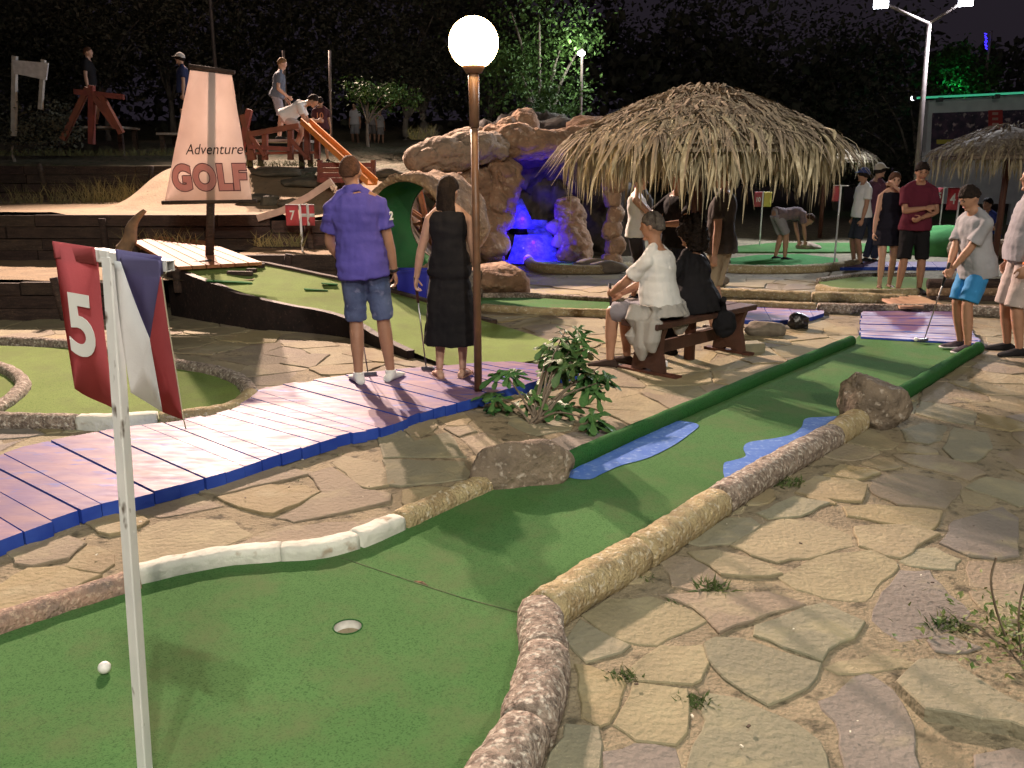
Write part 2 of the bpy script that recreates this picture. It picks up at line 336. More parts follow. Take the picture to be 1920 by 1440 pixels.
# ================================================================ flagstones
TR = [  # (kind, outline in the photograph)
 (0, [(1093,1153),(1139,1124),(1219,1119),(1303,1147),(1324,1162),(1303,1174),(1251,1195),(1232,1208),(1168,1200),(1148,1192)]),
 (0, [(1239,1210),(1315,1208),(1328,1241),(1313,1273),(1299,1281),(1198,1275),(1183,1252)]),
 (2, [(1322,1208),(1340,1198),(1385,1199),(1470,1225),(1538,1243),(1530,1268),(1480,1304),(1440,1320),(1400,1298),(1360,1272),(1330,1238)]),
 (4, [(1079,1245),(1106,1248),(1164,1266),(1172,1280),(1164,1300),(1141,1353),(1125,1359),(1093,1342),(1086,1293)]),
 (0, [(1189,1280),(1287,1293),(1290,1339),(1287,1371),(1267,1393),(1193,1385),(1175,1371),(1152,1357),(1168,1328)]),
 (2, [(1061,1357),(1120,1362),(1127,1396),(1122,1440),(1110,1500),(1000,1500),(1025,1440)]),
 (3, [(1132,1408),(1189,1392),(1265,1401),(1276,1440),(1290,1500),(1130,1500)]),
 (2, [(1326,1298),(1384,1307),(1436,1330),(1490,1352),(1535,1385),(1553,1440),(1570,1510),(1310,1510),(1290,1440),(1300,1400),(1318,1370),(1318,1330)]),
 (1, [(1240,1116),(1310,1111),(1380,1110),(1440,1108),(1508,1130),(1440,1148),(1375,1172),(1350,1185),(1326,1160),(1300,1138)]),
 (2, [(1417,1172),(1508,1138),(1545,1130),(1620,1165),(1600,1195),(1552,1218),(1540,1238),(1470,1213),(1415,1190)]),
 (3, [(1689,1069),(1742,1069),(1764,1094),(1820,1147),(1812,1158),(1757,1188),(1708,1215),(1636,1160),(1648,1125)]),
 (0, [(1461,1081),(1539,1043),(1632,1031),(1680,1053),(1683,1062),(1639,1103),(1620,1125),(1545,1119),(1495,1103)]),
 (0, [(1372,1022),(1425,985),(1470,970),(1560,975),(1597,1003),(1600,1020),(1540,1038),(1456,1053),(1410,1040)]),
 (0, [(1603,988),(1700,985),(1760,1000),(1735,1013),(1690,1045),(1660,1040),(1612,1022)]),
 (4, [(1582,950),(1640,946),(1765,958),(1752,988),(1742,995),(1650,978),(1590,966)]),
 (1, [(1631,915),(1636,899),(1654,888),(1721,883),(1789,890),(1805,910),(1773,952),(1744,949),(1682,945),(1650,931)]),
 (4, [(1528,894),(1604,901),(1625,910),(1615,940),(1565,936),(1492,922),(1503,908)]),
 (4, [(1546,890),(1576,871),(1640,881),(1650,886),(1606,899)]),
 (0, [(1617,869),(1640,859),(1672,859),(1691,874),(1652,879)]),
 (1, [(1677,853),(1755,853),(1824,876),(1847,886),(1817,899),(1755,881),(1709,869)]),
 (2, [(1812,912),(1850,892),(1900,900),(1990,930),(1910,948),(1868,930)]),
 (0, [(1803,917),(1856,926),(1865,940),(1851,949),(1808,940)]),
 (3, [(1764,1018),(1790,975),(1881,947),(1909,968),(1909,1041),(1867,1048),(1815,1041)]),
 (1, [(1818,1052),(1870,1054),(1960,1062),(1960,1103),(1870,1103),(1819,1097)]),
 (2, [(1687,1050),(1711,1030),(1755,1025),(1801,1048),(1789,1066),(1709,1059)]),
 (3, [(1537,1312),(1583,1284),(1627,1259),(1675,1291),(1689,1312),(1698,1328),(1714,1385),(1723,1440),(1735,1510),(1610,1510),(1588,1440),(1576,1396),(1569,1351),(1544,1328)]),
 (2, [(1682,1293),(1723,1252),(1789,1257),(1870,1316),(1904,1335),(1980,1360),(1980,1405),(1892,1371),(1734,1346)]),
 (0, [(1548,1250),(1640,1222),(1712,1238),(1715,1248),(1640,1256),(1570,1260)]),
 (3, [(1741,1199),(1778,1188),(1837,1211),(1812,1220),(1755,1218)]),
 (3, [(1830,1415),(1900,1402),(2010,1435),(2010,1520),(1810,1520)]),
 (0, [(1292,1035),(1340,1030),(1420,1050),(1465,1075),(1440,1080),(1352,1076),(1332,1060)]),
 (1, [(1240,1055),(1262,1042),(1295,1046),(1343,1078),(1356,1090),(1300,1106),(1260,1096)]),
 (2, [(1275,1010),(1340,972),(1408,972),(1425,985),(1370,1018),(1312,1022)]),
 (2, [(1420,960),(1490,930),(1556,942),(1500,966),(1440,970)]),
 (2, [(1088,1162),(1062,1200),(1100,1240),(1165,1222),(1180,1210),(1140,1192)]),
 (2, [(1768,840),(1790,800),(1850,810),(1860,840),(1830,864),(1790,862)]),
 (2, [(1690,805),(1730,790),(1775,798),(1763,825),(1740,832),(1700,825)]),
 (1, [(1820,1110),(1900,1108),(1960,1112),(1960,1160),(1880,1165),(1840,1140)]),
 (4, [(408,931),(506,908),(573,911),(600,922),(561,945),(513,964),(495,963),(447,950)]),
 (1, [(341,917),(500,872),(591,885),(506,905),(412,927)]),
 (1, [(578,888),(621,876),(680,918),(733,927),(731,940),(550,977),(518,970),(566,947),(605,922)]),
 (0, [(623,865),(644,851),(712,867),(740,906),(690,915),(667,904)]),
 (0, [(240,1012),(300,977),(380,970),(472,975),(509,977),(488,995),(396,1028),(300,1055),(235,1080)]),
 (1, [(490,1000),(543,984),(644,978),(735,966),(667,1005),(609,1022),(430,1045),(440,1022)]),
 (1, [(255,935),(339,917),(417,947),(300,968),(255,960)]),
 (1, [(7,1028),(126,1003),(160,1019),(128,1046),(62,1061),(30,1056)]),
 (4, [(163,1023),(181,1024),(213,1040),(213,1056),(188,1072),(123,1060)]),
 (4, [(2,1097),(53,1067),(119,1064),(188,1078),(99,1122),(0,1150),(-60,1165),(-60,1110)]),
 (2, [(718,862),(869,864),(888,894),(752,910),(727,908)]),
 (2, [(709,821),(739,796),(778,828),(839,812),(874,855),(720,857)]),
 (0, [(742,792),(816,786),(819,800),(789,819),(770,816)]),
 (4, [(821,782),(855,761),(885,786),(876,796),(839,796)]),
 (1, [(864,821),(913,809),(961,846),(912,865),(889,846)]),
 (1, [(834,803),(880,798),(893,808),(862,818)]),
]
def jag(pts, rng, amp):
    out = []
    m = len(pts)
    for i in range(m):
        a, b = Vector(pts[i]), Vector(pts[(i + 1) % m]); d = b - a; L = d.length
        out.append(a)
        k = min(3, int(L / 0.11))
        nn = Vector((-d.y, d.x, 0)).normalized() if L > 1e-6 else Vector((0, 0, 0))
        for q in range(1, k + 1):
            t = q / (k + 1) + rng.uniform(-.1, .1) / (k + 1)
            out.append(a + d * t + nn * rng.uniform(-amp, amp))
    return out
def area2(p): return 0.5 * sum(p[i][0] * p[(i + 1) % len(p)][1] - p[(i + 1) % len(p)][0] * p[i][1] for i in range(len(p)))
def inset(pts, d):
    if area2(pts) < 0: pts = pts[::-1]
    out = []; m = len(pts)
    for i in range(m):
        p0, p1, p2 = Vector(pts[i - 1]), Vector(pts[i]), Vector(pts[(i + 1) % m])
        e1 = (p1 - p0); e2 = (p2 - p1)
        n1 = Vector((-e1.y, e1.x, 0)); n2 = Vector((-e2.y, e2.x, 0))
        if n1.length > 1e-7: n1.normalize()
        if n2.length > 1e-7: n2.normalize()
        b = n1 + n2
        if b.length < 0.3: b = n1
        b.normalize()
        out.append(p1 + b * d / max(0.5, b.dot(n1)))
    return out
def stone_mb(mb, pts, rng, top=0.0, thick=0.05, tilt=0.006):
    if area2(pts) < 0: pts = pts[::-1]
    pts = jag(pts, rng, 0.013)
    c = sum((Vector(p) for p in pts), Vector()) / len(pts)
    tx, ty = rng.uniform(-tilt, tilt), rng.uniform(-tilt, tilt)
    zt = lambda p: top + tx * (p.x - c.x) / 0.3 + ty * (p.y - c.y) / 0.3
    r0 = [Vector((p.x, p.y, top - thick)) for p in pts]
    r1 = [Vector((p.x, p.y, zt(p) - 0.0045)) for p in pts]
    q = inset(pts, 0.0045)
    r2 = [Vector((p.x, p.y, zt(p))) for p in q]
    b = len(mb.v); m = len(pts)
    mb.v += r0 + r1 + r2
    for r in range(2):
        for k in range(m):
            k2 = (k + 1) % m
            mb.f.append([b + r * m + k, b + r * m + k2, b + (r + 1) * m + k2, b + (r + 1) * m + k]); mb.m.append(mb.mi)
    mb.f.append([b + 2 * m + k for k in range(m)]); mb.m.append(mb.mi)
def proj(p):
    x, y, z = p[0], p[1], p[2] - CAM_H
    f = y * cos(PITCH) - z * sin(PITCH); u = y * sin(PITCH) + z * cos(PITCH)
    if f < 0.05: return None
    return (960 + F_PX * x / f, 720 - F_PX * u / f)
stones = []     # (screen size, kind, outline, top)
rng = random.Random(11)
traced = []
for k, pl in TR:
    pts = [G(x, y, 0.005) for x, y in pl]
    if area2(pts) < 0: pts = pts[::-1]
    traced.append(pts)
    raised = pl[0] == (1682, 1293)
    stones.append((1e9, k, inset(pts, -0.006), 0.044 if raised else rng.uniform(0.000, 0.010)))
sites = []; dummy = []
SP = 0.40
for j in range(int(17 / SP)):
    for i in range(int(24 / SP)):
        x = -11 + (i + 0.5 * (j % 2)) * SP + rng.uniform(-.16, .16); y = 1.3 + j * SP * 0.95 + rng.uniform(-.15, .15)
        p = Vector((x, y, 0))
        q = proj(p)
        if q is None or q[0] < -250 or q[0] > 2170 or q[1] > 1700: continue
        if rng.random() < 0.24: continue
        if any(inside(p, t) for t in traced): continue
        if min(((p - v).length for t in traced for v in t), default=9) < 0.07: continue
        sites.append(p)
for t in traced:
    ins = inset(t, 0.055)
    m = len(ins)
    for i in range(m):
        a, b = ins[i], ins[(i + 1) % m]; k = max(1, int((b - a).length / 0.08))
        for q in range(k): dummy.append(Vector((*(a + (b - a) * q / k)[:2], 0)))
from collections import defaultdict
grid = defaultdict(list)
allp = sites + dummy
for i, p in enumerate(allp): grid[(int(p.x // 0.6), int(p.y // 0.6))].append(i)
def clip(pl, mid, nrm):
    out = []
    for i in range(len(pl)):
        a, b = pl[i - 1], pl[i]; da, db = (a - mid).dot(nrm), (b - mid).dot(nrm)
        if (da <= 0) != (db <= 0): out.append(a + (b - a) * (da / (da - db)))
        if db <= 0: out.append(b)
    return out
for i, p in enumerate(sites):
    pl = [p + Vector((sx, sy, 0)) * 0.75 for sx, sy in ((-1, -1), (1, -1), (1, 1), (-1, 1))]
    cx, cy = int(p.x // 0.6), int(p.y // 0.6)
    for a in (-2, -1, 0, 1, 2):
        for b in (-2, -1, 0, 1, 2):
            for k in grid[(cx + a, cy + b)]:
                if k == i: continue
                q = allp[k]; d = q - p
                if d.length > 1.5 or d.length < 1e-6: continue
                pl = clip(pl, (p + q) / 2, d)
                if len(pl) < 3: break
    if len(pl) < 3: continue
    # drop tiny edges
    pl = [v for j, v in enumerate(pl) if (v - pl[j - 1]).length > 0.03]
    if len(pl) < 3 or abs(area2(pl)) < 0.012: continue
    c = sum(pl, Vector()) / len(pl)
    ci = inset(pl, 0.0)
    if any(inside(c, e) and all(inside(v, e) for v in pl) for e in EXCL): continue
    if any(inside(c, e) for e in EXCL[2:]): continue
    if c.x < -2.2 and c.y > 9.9: continue
    if c.y > 14: continue
    pp = [proj(v) for v in pl]
    if any(q is None for q in pp): continue
    if all(q[0] < -30 or q[0] > 1950 or q[1] > 1470 for q in pp): continue
    stones.append((abs(area2(pp)), rng.choice([0, 0, 1, 1, 2, 2, 4, 3]) if c.y < 7 else rng.choice([0, 1, 4, 1, 0]), inset(pl, rng.uniform(0.002, 0.011)), rng.uniform(-0.003, 0.010)))
stones.sort(key=lambda s: -s[0])
for s in stones[:290]:
    mb = MB(); stone_mb(mb, s[2], rng, s[3], thick=0.05 + max(0, s[3] - 0.03))
    mb.build('flagstone', STONE[s[1]], parent=ground, fix=False)
rest = MB()
for s in stones[290:]: rest.mi = s[1]; stone_mb(rest, s[2], rng, s[3])
if rest.v: tag(rest.build('far_flagstones', STONE, parent=ground, fix=False), kind='stuff')

# ================================================================ putting greens
def carpet(name, outline, z, mat, label, cup=None, n=4, thick=0.04):
    o = empty(name, (outline[0].x * 0 + sum(p.x for p in outline) / len(outline), sum(p.y for p in outline) / len(outline), 0), label, 'putting green')
    bm = bmesh.new()
    ol = outline if area2(outline) > 0 else outline[::-1]
    vo = [bm.verts.new((p.x - o.location.x, p.y - o.location.y, z)) for p in ol]
    ed = [bm.edges.new((vo[i], vo[(i + 1) % len(vo)])) for i in range(len(vo))]
    if cup:
        c = cup - o.location
        vc = [bm.verts.new((c.x + 0.054 * cos(2 * pi * k / 28), c.y + 0.054 * sin(2 * pi * k / 28), z)) for k in range(28)]
        ed += [bm.edges.new((vc[i], vc[(i + 1) % 28])) for i in range(28)]
    bmesh.ops.triangle_fill(bm, use_beauty=True, edges=ed)
    r = bmesh.ops.extrude_edge_only(bm, edges=ed)
    for v in r['geom']:
        if isinstance(v, bmesh.types.BMVert): v.co.z = z - thick
    bmesh.ops.recalc_face_normals(bm, faces=bm.faces)
    me = bpy.data.meshes.new('turf'); bm.to_mesh(me); bm.free(); me.materials.append(mat)
    ob = bpy.data.objects.new('turf', me); col.objects.link(ob); ob.parent = o
    return o
CUP = G(652, 1175, 0.03)
green5 = carpet('putting_green', spline([*HOLE5, HOLE5[0]], 3)[:-1] if False else HOLE5, 0.03, M_carpet,
                'long green carpet hole in the foreground with cup, ball and painted blue ponds', CUP)
mb = MB()
rg = [[CUP + Vector((r * cos(2 * pi * k / 28), r * sin(2 * pi * k / 28), dz)) for k in range(28)] for r, dz in ((0.0535, -0.001), (0.052, -0.045), (0.001, -0.046))]
mb.rings(rg, cap=False); mb.build('cup', pm('cup_metal', (0.55, 0.56, 0.53), (0.42, 0.43, 0.4), 30, 0.6), parent=green5, smooth=True)
rim = MB(); rim.tube([CUP + Vector((0.055 * cos(2 * pi * k / 40), 0.055 * sin(2 * pi * k / 40), 0.0)) for k in range(41)], 0.003, 6)
rim.build('cup_rim', M_carpet_d, parent=green5, smooth=True)
def patch(name, pts, z, mat, parent, th=0.002):
    sp = spline([*pts, pts[0]], 4)[:-1]
    b = MB(); b.prism([G(x, y, z) for x, y in [(p[0], p[1]) for p in sp]], z - th, z); return b.build(name, mat, parent=parent)
V2 = lambda l: [Vector((x, y, 0)) for x, y in l]
patch('painted_pond', V2([(1062, 880), (1100, 868), (1180, 830), (1260, 793), (1285, 790), (1310, 797), (1295, 812), (1262, 835), (1215, 858), (1165, 872), (1128, 888), (1105, 898), (1065, 894)]), 0.0345, M_bluepaint, green5)
patch('painted_pond', V2([(1356, 885), (1358, 868), (1375, 863), (1398, 855), (1394, 840), (1405, 829), (1450, 822), (1485, 814), (1503, 800), (1510, 785), (1540, 782), (1590, 783), (1560, 815), (1480, 860), (1380, 905), (1362, 900)]), 0.0345, M_bluepaint, green5)
# seam across the carpet: the far half ends a few millimetres proud
b = MB(); b.tube([G(x, y, 0.030) for x, y in ((640, 1046), (700, 1066), (780, 1093), (870, 1122), (985, 1152))], 0.0045, 6, flat=0.7, jit=0.3)
b.build('carpet_seam', pm('frayed_seam', (0.035, 0.085, 0.03), (0.10, 0.13, 0.06), 30, 0.95), parent=green5)
b = MB(); b.tube([G(x, y, 0.031) for x, y in ((776, 1089), (790, 1092), (803, 1098))], [0.002, 0.012, 0.002], 6, flat=0.35, jit=0.4)
b.build('worn_patch', M_soil, parent=green5)
# ---- kerbs
def kerb(name, pieces, label, cat='kerb'):
    a = pieces[0][0][0]
    o = empty(name, G(*a), label, cat)
    for pts, r, mat, fl in pieces:
        zc = 0.035 if r < 0.07 else 0.05; w_ = [G(x, y, zc) for x, y in pts]; sp = spline(w_, 12)
        # resample
        L = [0]
        for i in range(1, len(sp)): L.append(L[-1] + (sp[i] - sp[i - 1]).length)
        m = max(6, int(L[-1] / 0.022)); q = []
        for k in range(m + 1):
            t = L[-1] * k / m; i = max(j for j in range(len(L)) if L[j] <= t + 1e-9); i = min(i, len(sp) - 2)
            f = (t - L[i]) / max(1e-6, L[i + 1] - L[i]); q.append(sp[i].lerp(sp[i + 1], f))
        rr = []
        for k in range(m + 1):
            e = min(k, m - k)
            rr.append(r * (0.95 if e == 0 else 0.99 if e == 1 else 1.0) * (1 + 0.07 * noise.noise(q[k] * 4)))
        mb = MB(); mb.tube(q, rr, 24, flat=fl, jit=0.08 if mat is K_white else 0.10, jscale=13, sq=0.5 if mat is K_white else 0.9)
        mb.build('kerb_stone', mat, parent=o, smooth=True)
    return o
kerb('stone_kerb', [([(860, 1550), (930, 1460), (985, 1375)], 0.088, K_grey, 0.95),
                    ([(988, 1370), (1008, 1300), (1022, 1235)], 0.092, K_grey, 0.95),
                    ([(1022, 1232), (1014, 1185), (1010, 1150)], 0.085, K_grey, 0.95),
                    ([(1020, 1148), (1075, 1112), (1140, 1073), (1195, 1040)], 0.088, K_tan, 0.95),
                    ([(1200, 1037), (1270, 992), (1345, 942)], 0.085, K_tan, 0.95),
                    ([(1350, 938), (1430, 890), (1500, 850), (1560, 818)], 0.085, K_grey, 0.95),
                    ([(1564, 815), (1608, 788)], 0.085, K_tan, 0.95)],
     'thick winding log-shaped stone kerb along the right of the foreground green')
kerb('stone_kerb', [([(-300, 1290), (-120, 1218), (60, 1154), (256, 1092)], 0.060, K_red, 0.95),
                    ([(258, 1086), (340, 1066), (430, 1050), (528, 1042)], 0.052, K_white, 1.15),
                    ([(529, 1042), (600, 1036), (667, 1020)], 0.053, K_white, 1.1),
                    ([(668, 1020), (747, 986)], 0.056, K_white, 1.1),
                    ([(748, 983), (830, 945), (930, 902)], 0.068, K_tan, 1.0)],
     'low kerb of white and ochre stones along the left of the foreground green')
kerb('stone_kerb', [([(-250, 640), (0, 642), (120, 648), (220, 664), (330, 686), (400, 698), (450, 716), (471, 740)], 0.062, K_grey, 1.0),
                    ([(471, 742), (440, 766), (380, 780), (300, 788)], 0.062, K_tan, 1.0),
                    ([(296, 788), (220, 793), (150, 793)], 0.062, K_white, 1.0), ([(146, 793), (0, 789), (-250, 778)], 0.062, K_grey, 1.0)],
     'rounded stone kerb looping round the small olive green at the left')
kerb('stone_kerb', [([(-200, 690), (-30, 688), (15, 697), (42, 718), (38, 735), (5, 762), (-60, 790), (-200, 800)], 0.058, K_grey, 1.0)],
     'short curved stone kerb island inside the olive green at the left edge')
green6 = carpet('putting_green', HOLE6, 0.03, M_carpet_y, 'olive green carpet hole ringed by a rounded kerb behind the red flag')
# ---- carpet-wrapped edge rolls of the foreground hole
def roll(pts, r, label):
    w_ = spline([G(x, y, 0.05) for x, y in pts], 14); m_ = len(w_) - 1
    mb = MB(); mb.tube(w_, [r * (1 - .14 * i / m_) * (1 + .04 * noise.noise(w_[i] * 5)) for i in range(m_ + 1)], 18, flat=1.15, jit=.09, jscale=11); o = mb.build('carpet_roll', M_carpet_d, smooth=True); return tag(o, label, 'carpet edge')
roll([(1058, 872), (1130, 838), (1260, 782), (1400, 722), (1510, 676), (1596, 640)], 0.058, 'long dark green carpet covered edging left of the foreground hole')
roll([(1672, 750), (1730, 715), (1790, 678), (1835, 652)], 0.058, 'short dark green carpet covered edging beside the boy with the putter')
# ---- boulders
def boulder(center, r, seed, name='boulder', label=None, mat=None, sub=4, rz=0.0, parent=None, cat='rock', group=None, cuts=14, rough=0.10):
    rg = random.Random(seed); bm = bmesh.new(); bmesh.ops.create_icosphere(bm, subdivisions=sub, radius=1.0)
    pl = []
    for _ in range(cuts):
        d = Vector((rg.gauss(0, 1), rg.gauss(0, 1), rg.gauss(0, 1))).normalized(); pl.append((d, rg.uniform(0.68, 0.93)))
    off = Vector((seed * 3.1, seed * 1.7, 0)); R = Matrix.Rotation(rz, 3, 'Z'); c = Vector(center)
    for v in bm.verts:
        p = v.co.copy()
        for d, h in pl:
            e = p.dot(d) - h
            if e > 0: p -= d * e * 0.92
        nrm = v.co.normalized()
        p += nrm * (rough * noise.noise(p * 1.7 + off) + rough * 0.55 * noise.noise(p * 4.3 + off) + rough * 0.3 * noise.noise(p * 11 + off))
        v.co = R @ Vector((p.x * r[0], p.y * r[1], p.z * r[2]))
    me = bpy.data.meshes.new(name)
    o3 = wloc(parent) if parent else Vector((c.x, c.y, c.z - r[2] * 0.9))
    for v in bm.verts: v.co += c - o3
    bm.to_mesh(me); bm.free(); me.polygons.foreach_set('use_smooth', [True] * len(me.polygons))
    me.materials.append(mat or M_rock)
    o = bpy.data.objects.new(name, me); col.objects.link(o)
    if parent: o.parent = parent
    else: o.location = o3; tag(o, label, cat, group)
    return o
bp = G(985, 915, 0.0)
boulder(bp + Vector((-0.02, 0.06, 0.075)), (0.32, 0.16, 0.19), 3, label='brown boulder at the left of the foreground hole before the fig plant', rz=0.28)
bp = G(1632, 800, 0.0)
boulder(bp + Vector((0.03, 0.10, 0.12)), (0.25, 0.19, 0.25), 8, label='grey brown boulder at the right end of the stone kerb', rz=-0.3)
# ---- golf ball
def ball(p, label):
    bm = bmesh.new(); bmesh.ops.create_icosphere(bm, subdivisions=4, radius=0.0214)
    for v in bm.verts:
        h = noise.cell_vector(v.co * 260) if False else None
    me = bpy.data.meshes.new('golf_ball'); bm.to_mesh(me); bm.free(); me.polygons.foreach_set('use_smooth', [True] * len(me.polygons))
    m = pm('golf_ball_white', (0.80, 0.80, 0.78), rough=0.35, bump=0.25, bscale=260, bdist=0.001)
    me.materials.append(m); o = bpy.data.objects.new('golf_ball', me); col.objects.link(o); o.location = p + Vector((0, 0, 0.0214))
    return tag(o, label, 'golf ball')
ball(G(197, 1262, 0.03), 'white golf ball on the green left of the leaning flag pole')
ball(G(1717, 640, 0.042), 'small white golf ball in front of the boy putter')

# ================================================================ plank walkway
def deck(name, pairs, z, width, label, th=0.075, cat='walkway', mt=None, ms=None, seed=5):
    rg = random.Random(seed)
    a = [G(*p[0], z) for p in pairs]; b = [G(*p[1], z) for p in pairs]
    A, B = spline(a, 40), spline(b, 40)
    o = empty(name, (sum((p for p in a + b), Vector()) / (2 * len(a))) * Vector((1, 1, 0)) if False else Vector((a[0].x, a[0].y, 0)), label, cat)
    L = [0]
    for i in range(1, len(A)): L.append(L[-1] + 0.5 * ((A[i] - A[i - 1]).length + (B[i] - B[i - 1]).length))
    t = 0.0; cuts = [0.0]
    while t < L[-1] - width * 0.6: t += width * rg.uniform(0.9, 1.1); cuts.append(min(t, L[-1]))
    def at(S, t):
        i = min(max(j for j in range(len(L)) if L[j] <= t + 1e-9), len(S) - 2)
        return S[i].lerp(S[i + 1], (t - L[i]) / max(1e-6, L[i + 1] - L[i]))
    for k in range(len(cuts) - 1):
        g0, g1 = rg.uniform(0.002, 0.005), rg.uniform(0.002, 0.006)
        a0, a1, b0, b1 = at(A, cuts[k] + g0), at(A, cuts[k + 1] - g1), at(B, cuts[k] + g0), at(B, cuts[k + 1] - g1)
        e1, e2 = rg.uniform(-.015, .02), rg.uniform(-.012, .02); dz = rg.uniform(-.004, .004)
        d = (b0 - a0).normalized()
        a0, a1 = a0 - d * e1, a1 - d * e1; b0, b1 = b0 + d * e2, b1 + d * e2
        zz = Vector((0, 0, dz)); dn = Vector((0, 0, th))
        mb = MB(); q = [a0 + zz, a1 + zz, b1 + zz, b0 + zz]
        mb.mi = 1; mb.add(q + [p - dn for p in q], [(0, 1, 5, 4), (1, 2, 6, 5), (2, 3, 7, 6), (3, 0, 4, 7), (7, 6, 5, 4)])
        mb.mi = 0; e = 0.0
        mb.add(q, [(3, 2, 1, 0)])
        mb.build('plank', [mt or M_plank_top, ms or M_plank_side], parent=o, fix=False)
    return o
deck('plank_walkway', PAIR, 0.075, 0.135, 'curving worn blue plank walkway under the couple')
deck('tee_platform', [((1617, 583), (1612, 632)), ((1700, 582), (1720, 640)), ((1790, 581), (1838, 645))], 0.045, 0.16, 'lavender blue plank tee mat at the boy feet', th=0.06) if False else None
# ================================================================ lamps
def spot(name, loc, target, power, color, size, parent, angle=150):
    l = bpy.data.lights.new(name, 'SPOT'); l.energy = power; l.color = color; l.shadow_soft_size = size
    l.spot_size = radians(angle); l.spot_blend = 0.7 if angle < 60 else 0.35
    o = bpy.data.objects.new(name, l); col.objects.link(o)
    o.parent = parent; o.location = Vector(loc) - wloc(parent)
    o.rotation_euler = (Vector(target) - Vector(loc)).to_track_quat('-Z', 'Y').to_euler()
    return o
M_pole = pm('brown_pole_paint', (0.17, 0.085, 0.045), (0.11, 0.06, 0.035), 12, 0.45, 0.2, 30, spec=0.5)
M_steel = pm('galvanised_steel', (0.30, 0.24, 0.22), (0.22, 0.18, 0.17), 8, 0.5, metal=0.3)
M_flood = pm('flood_lens', (0.9, 0.93, 1.0), emit=60.0, emitc=(0.82, 0.88, 1.0))
M_flood_w = pm('flood_lens_warm', (1.0, 0.9, 0.8), emit=60.0, emitc=(1.0, 0.80, 0.66))
def floodlight(base, h, heads, label, tgt, power, color, lens, bend=0.55, r=0.06, size=0.10, angle=150, fork=0.6, dx=0.0, spill=0.02):
    base = Vector(base); o = empty('floodlight_pole', base, label, 'light pole')
    top = base + Vector((dx, 0, h - fork))
    mb = MB(); mb.tube([base, base.lerp(top, 0.5), top], [r * 1.2, r, r * 0.8], 12); mb.build('pole', M_steel, parent=o, smooth=True)
    for hx, hy, hz in heads:
        e = base + Vector((hx, hy, h + hz))
        mb = MB(); mb.tube([top, e + Vector((0, 0, 0.0))], r * 0.55, 8); mb.build('arm', M_steel, parent=o, smooth=True)
        d = (Vector(tgt) - e).normalized(); up = Vector((0, 0, 1)); sd = d.cross(up).normalized(); u = sd.cross(d)
        R = Matrix((sd, d, u)).transposed()
        hd = MB(); hd.box(e + d * 0.02, (0.34, 0.12, 0.26), rot=R); hb = hd.build('lamp_head', pm('lamp_housing', (0.10, 0.10, 0.11), rough=0.5), parent=o, bevel=0.015)
        ln = MB(); ln.box(e + d * 0.088, (0.29, 0.012, 0.21), rot=R); ln.build('lens', lens, parent=hb)
        spot('flood_lamp', e + d * 0.20, tgt, power, color, size, hb, angle)
        if spill:      # stray light of the head on what stands beside and behind it
            l = bpy.data.lights.new('stray_light', 'POINT'); l.energy = power * spill; l.color = color; l.shadow_soft_size = 0.1
            lo = bpy.data.objects.new('stray_light', l); col.objects.link(lo); lo.parent = hb; lo.location = e - d * 0.3 + Vector((0, 0, .2)) - wloc(hb)
    return o
# left pole on the terraces: its heads stand above the picture
floodlight((-8.7, 27.0, 2.2), 9.6, [(-0.6, -0.1, 0), (0.6, -0.1, 0.0)], 'tall thin floodlight pole behind the sail', (-0.3, 6, 0), P_KEY / 2, (1.0, 0.71, 0.56), M_flood_w, r=0.05, spill=0.003, size=0.14, angle=46)
# right pole with its two lit heads in view
pr = D(1722, 330, 21.0); h1, h2, pt = D(1652, 4, 20.9), D(1812, 0, 20.9), D(1742, 44, 21.0)
floodlight((pr.x, 21.0, 0), h1.z, [(h1.x - pr.x, -.1, 0.0), (h2.x - pr.x, -.1, h2.z - h1.z)], 'floodlight pole with two bright lamp heads at the upper right', (3.5, 9.5, 0), P_RIGHT / 2, (0.86, 0.90, 1.0), M_flood, fork=h1.z - pt.z, dx=pt.x - pr.x, spill=.004)
# pole beside the photographer: it throws the shadows of the near flag
floodlight((0.6, -1.6, 0), 7.0, [(-0.40, 0.85, 0.0), (-1.1, 1.2, 0.1)], 'floodlight pole standing just behind the viewer', (0.5, 4.2, 0), P_NEAR, (1.0, 0.95, 0.84), M_flood_w, size=0.05)
# unseen pole farther behind, added to fill the sides facing the viewer
floodlight((4.5, -10.0, 0), 8.0, [(-0.7, 0.3, 0.0)], 'unseen floodlight pole added for front fill farther behind the viewer', (1.2, 6.5, 0.0), P_FILL, (1.0, 0.88, 0.72), M_flood_w, size=0.25, angle=50)

# ---- globe lamp
gb = G(897, 750, 0.0); gt = D(890, 80, gb.y)
gl = empty('globe_lamp', gb, 'brown lamp post with a glowing round globe beside the plank walkway', 'lamp')
hz = gt.z
mb = MB(); mb.tube([gb + Vector((0, 0, -0.03)), gb + Vector((-0.004, 0, hz * 0.5)), gb + Vector((-0.01, 0, hz - 0.55))], [0.030, 0.028, 0.027], 16); mb.build('post', M_pole, parent=gl, smooth=True)
t0 = gb + Vector((-0.01, 0, 0))
mb = MB(); mb.tube([t0 + Vector((0, 0, hz - 0.56)), t0 + Vector((0, 0, hz - 0.37)), t0 + Vector((-0.003, 0, hz - 0.16))], [0.035, 0.036, 0.04], 16); mb.build('sleeve', M_pole, parent=gl, smooth=True)
mb = MB(); mb.tube([t0 + Vector((0, 0, hz - 0.20)), t0 + Vector((0, 0, hz - 0.165)), t0 + Vector((0, 0, hz - 0.14))], [0.055, 0.075, 0.085], 20); mb.build('collar', M_pole, parent=gl, smooth=True)
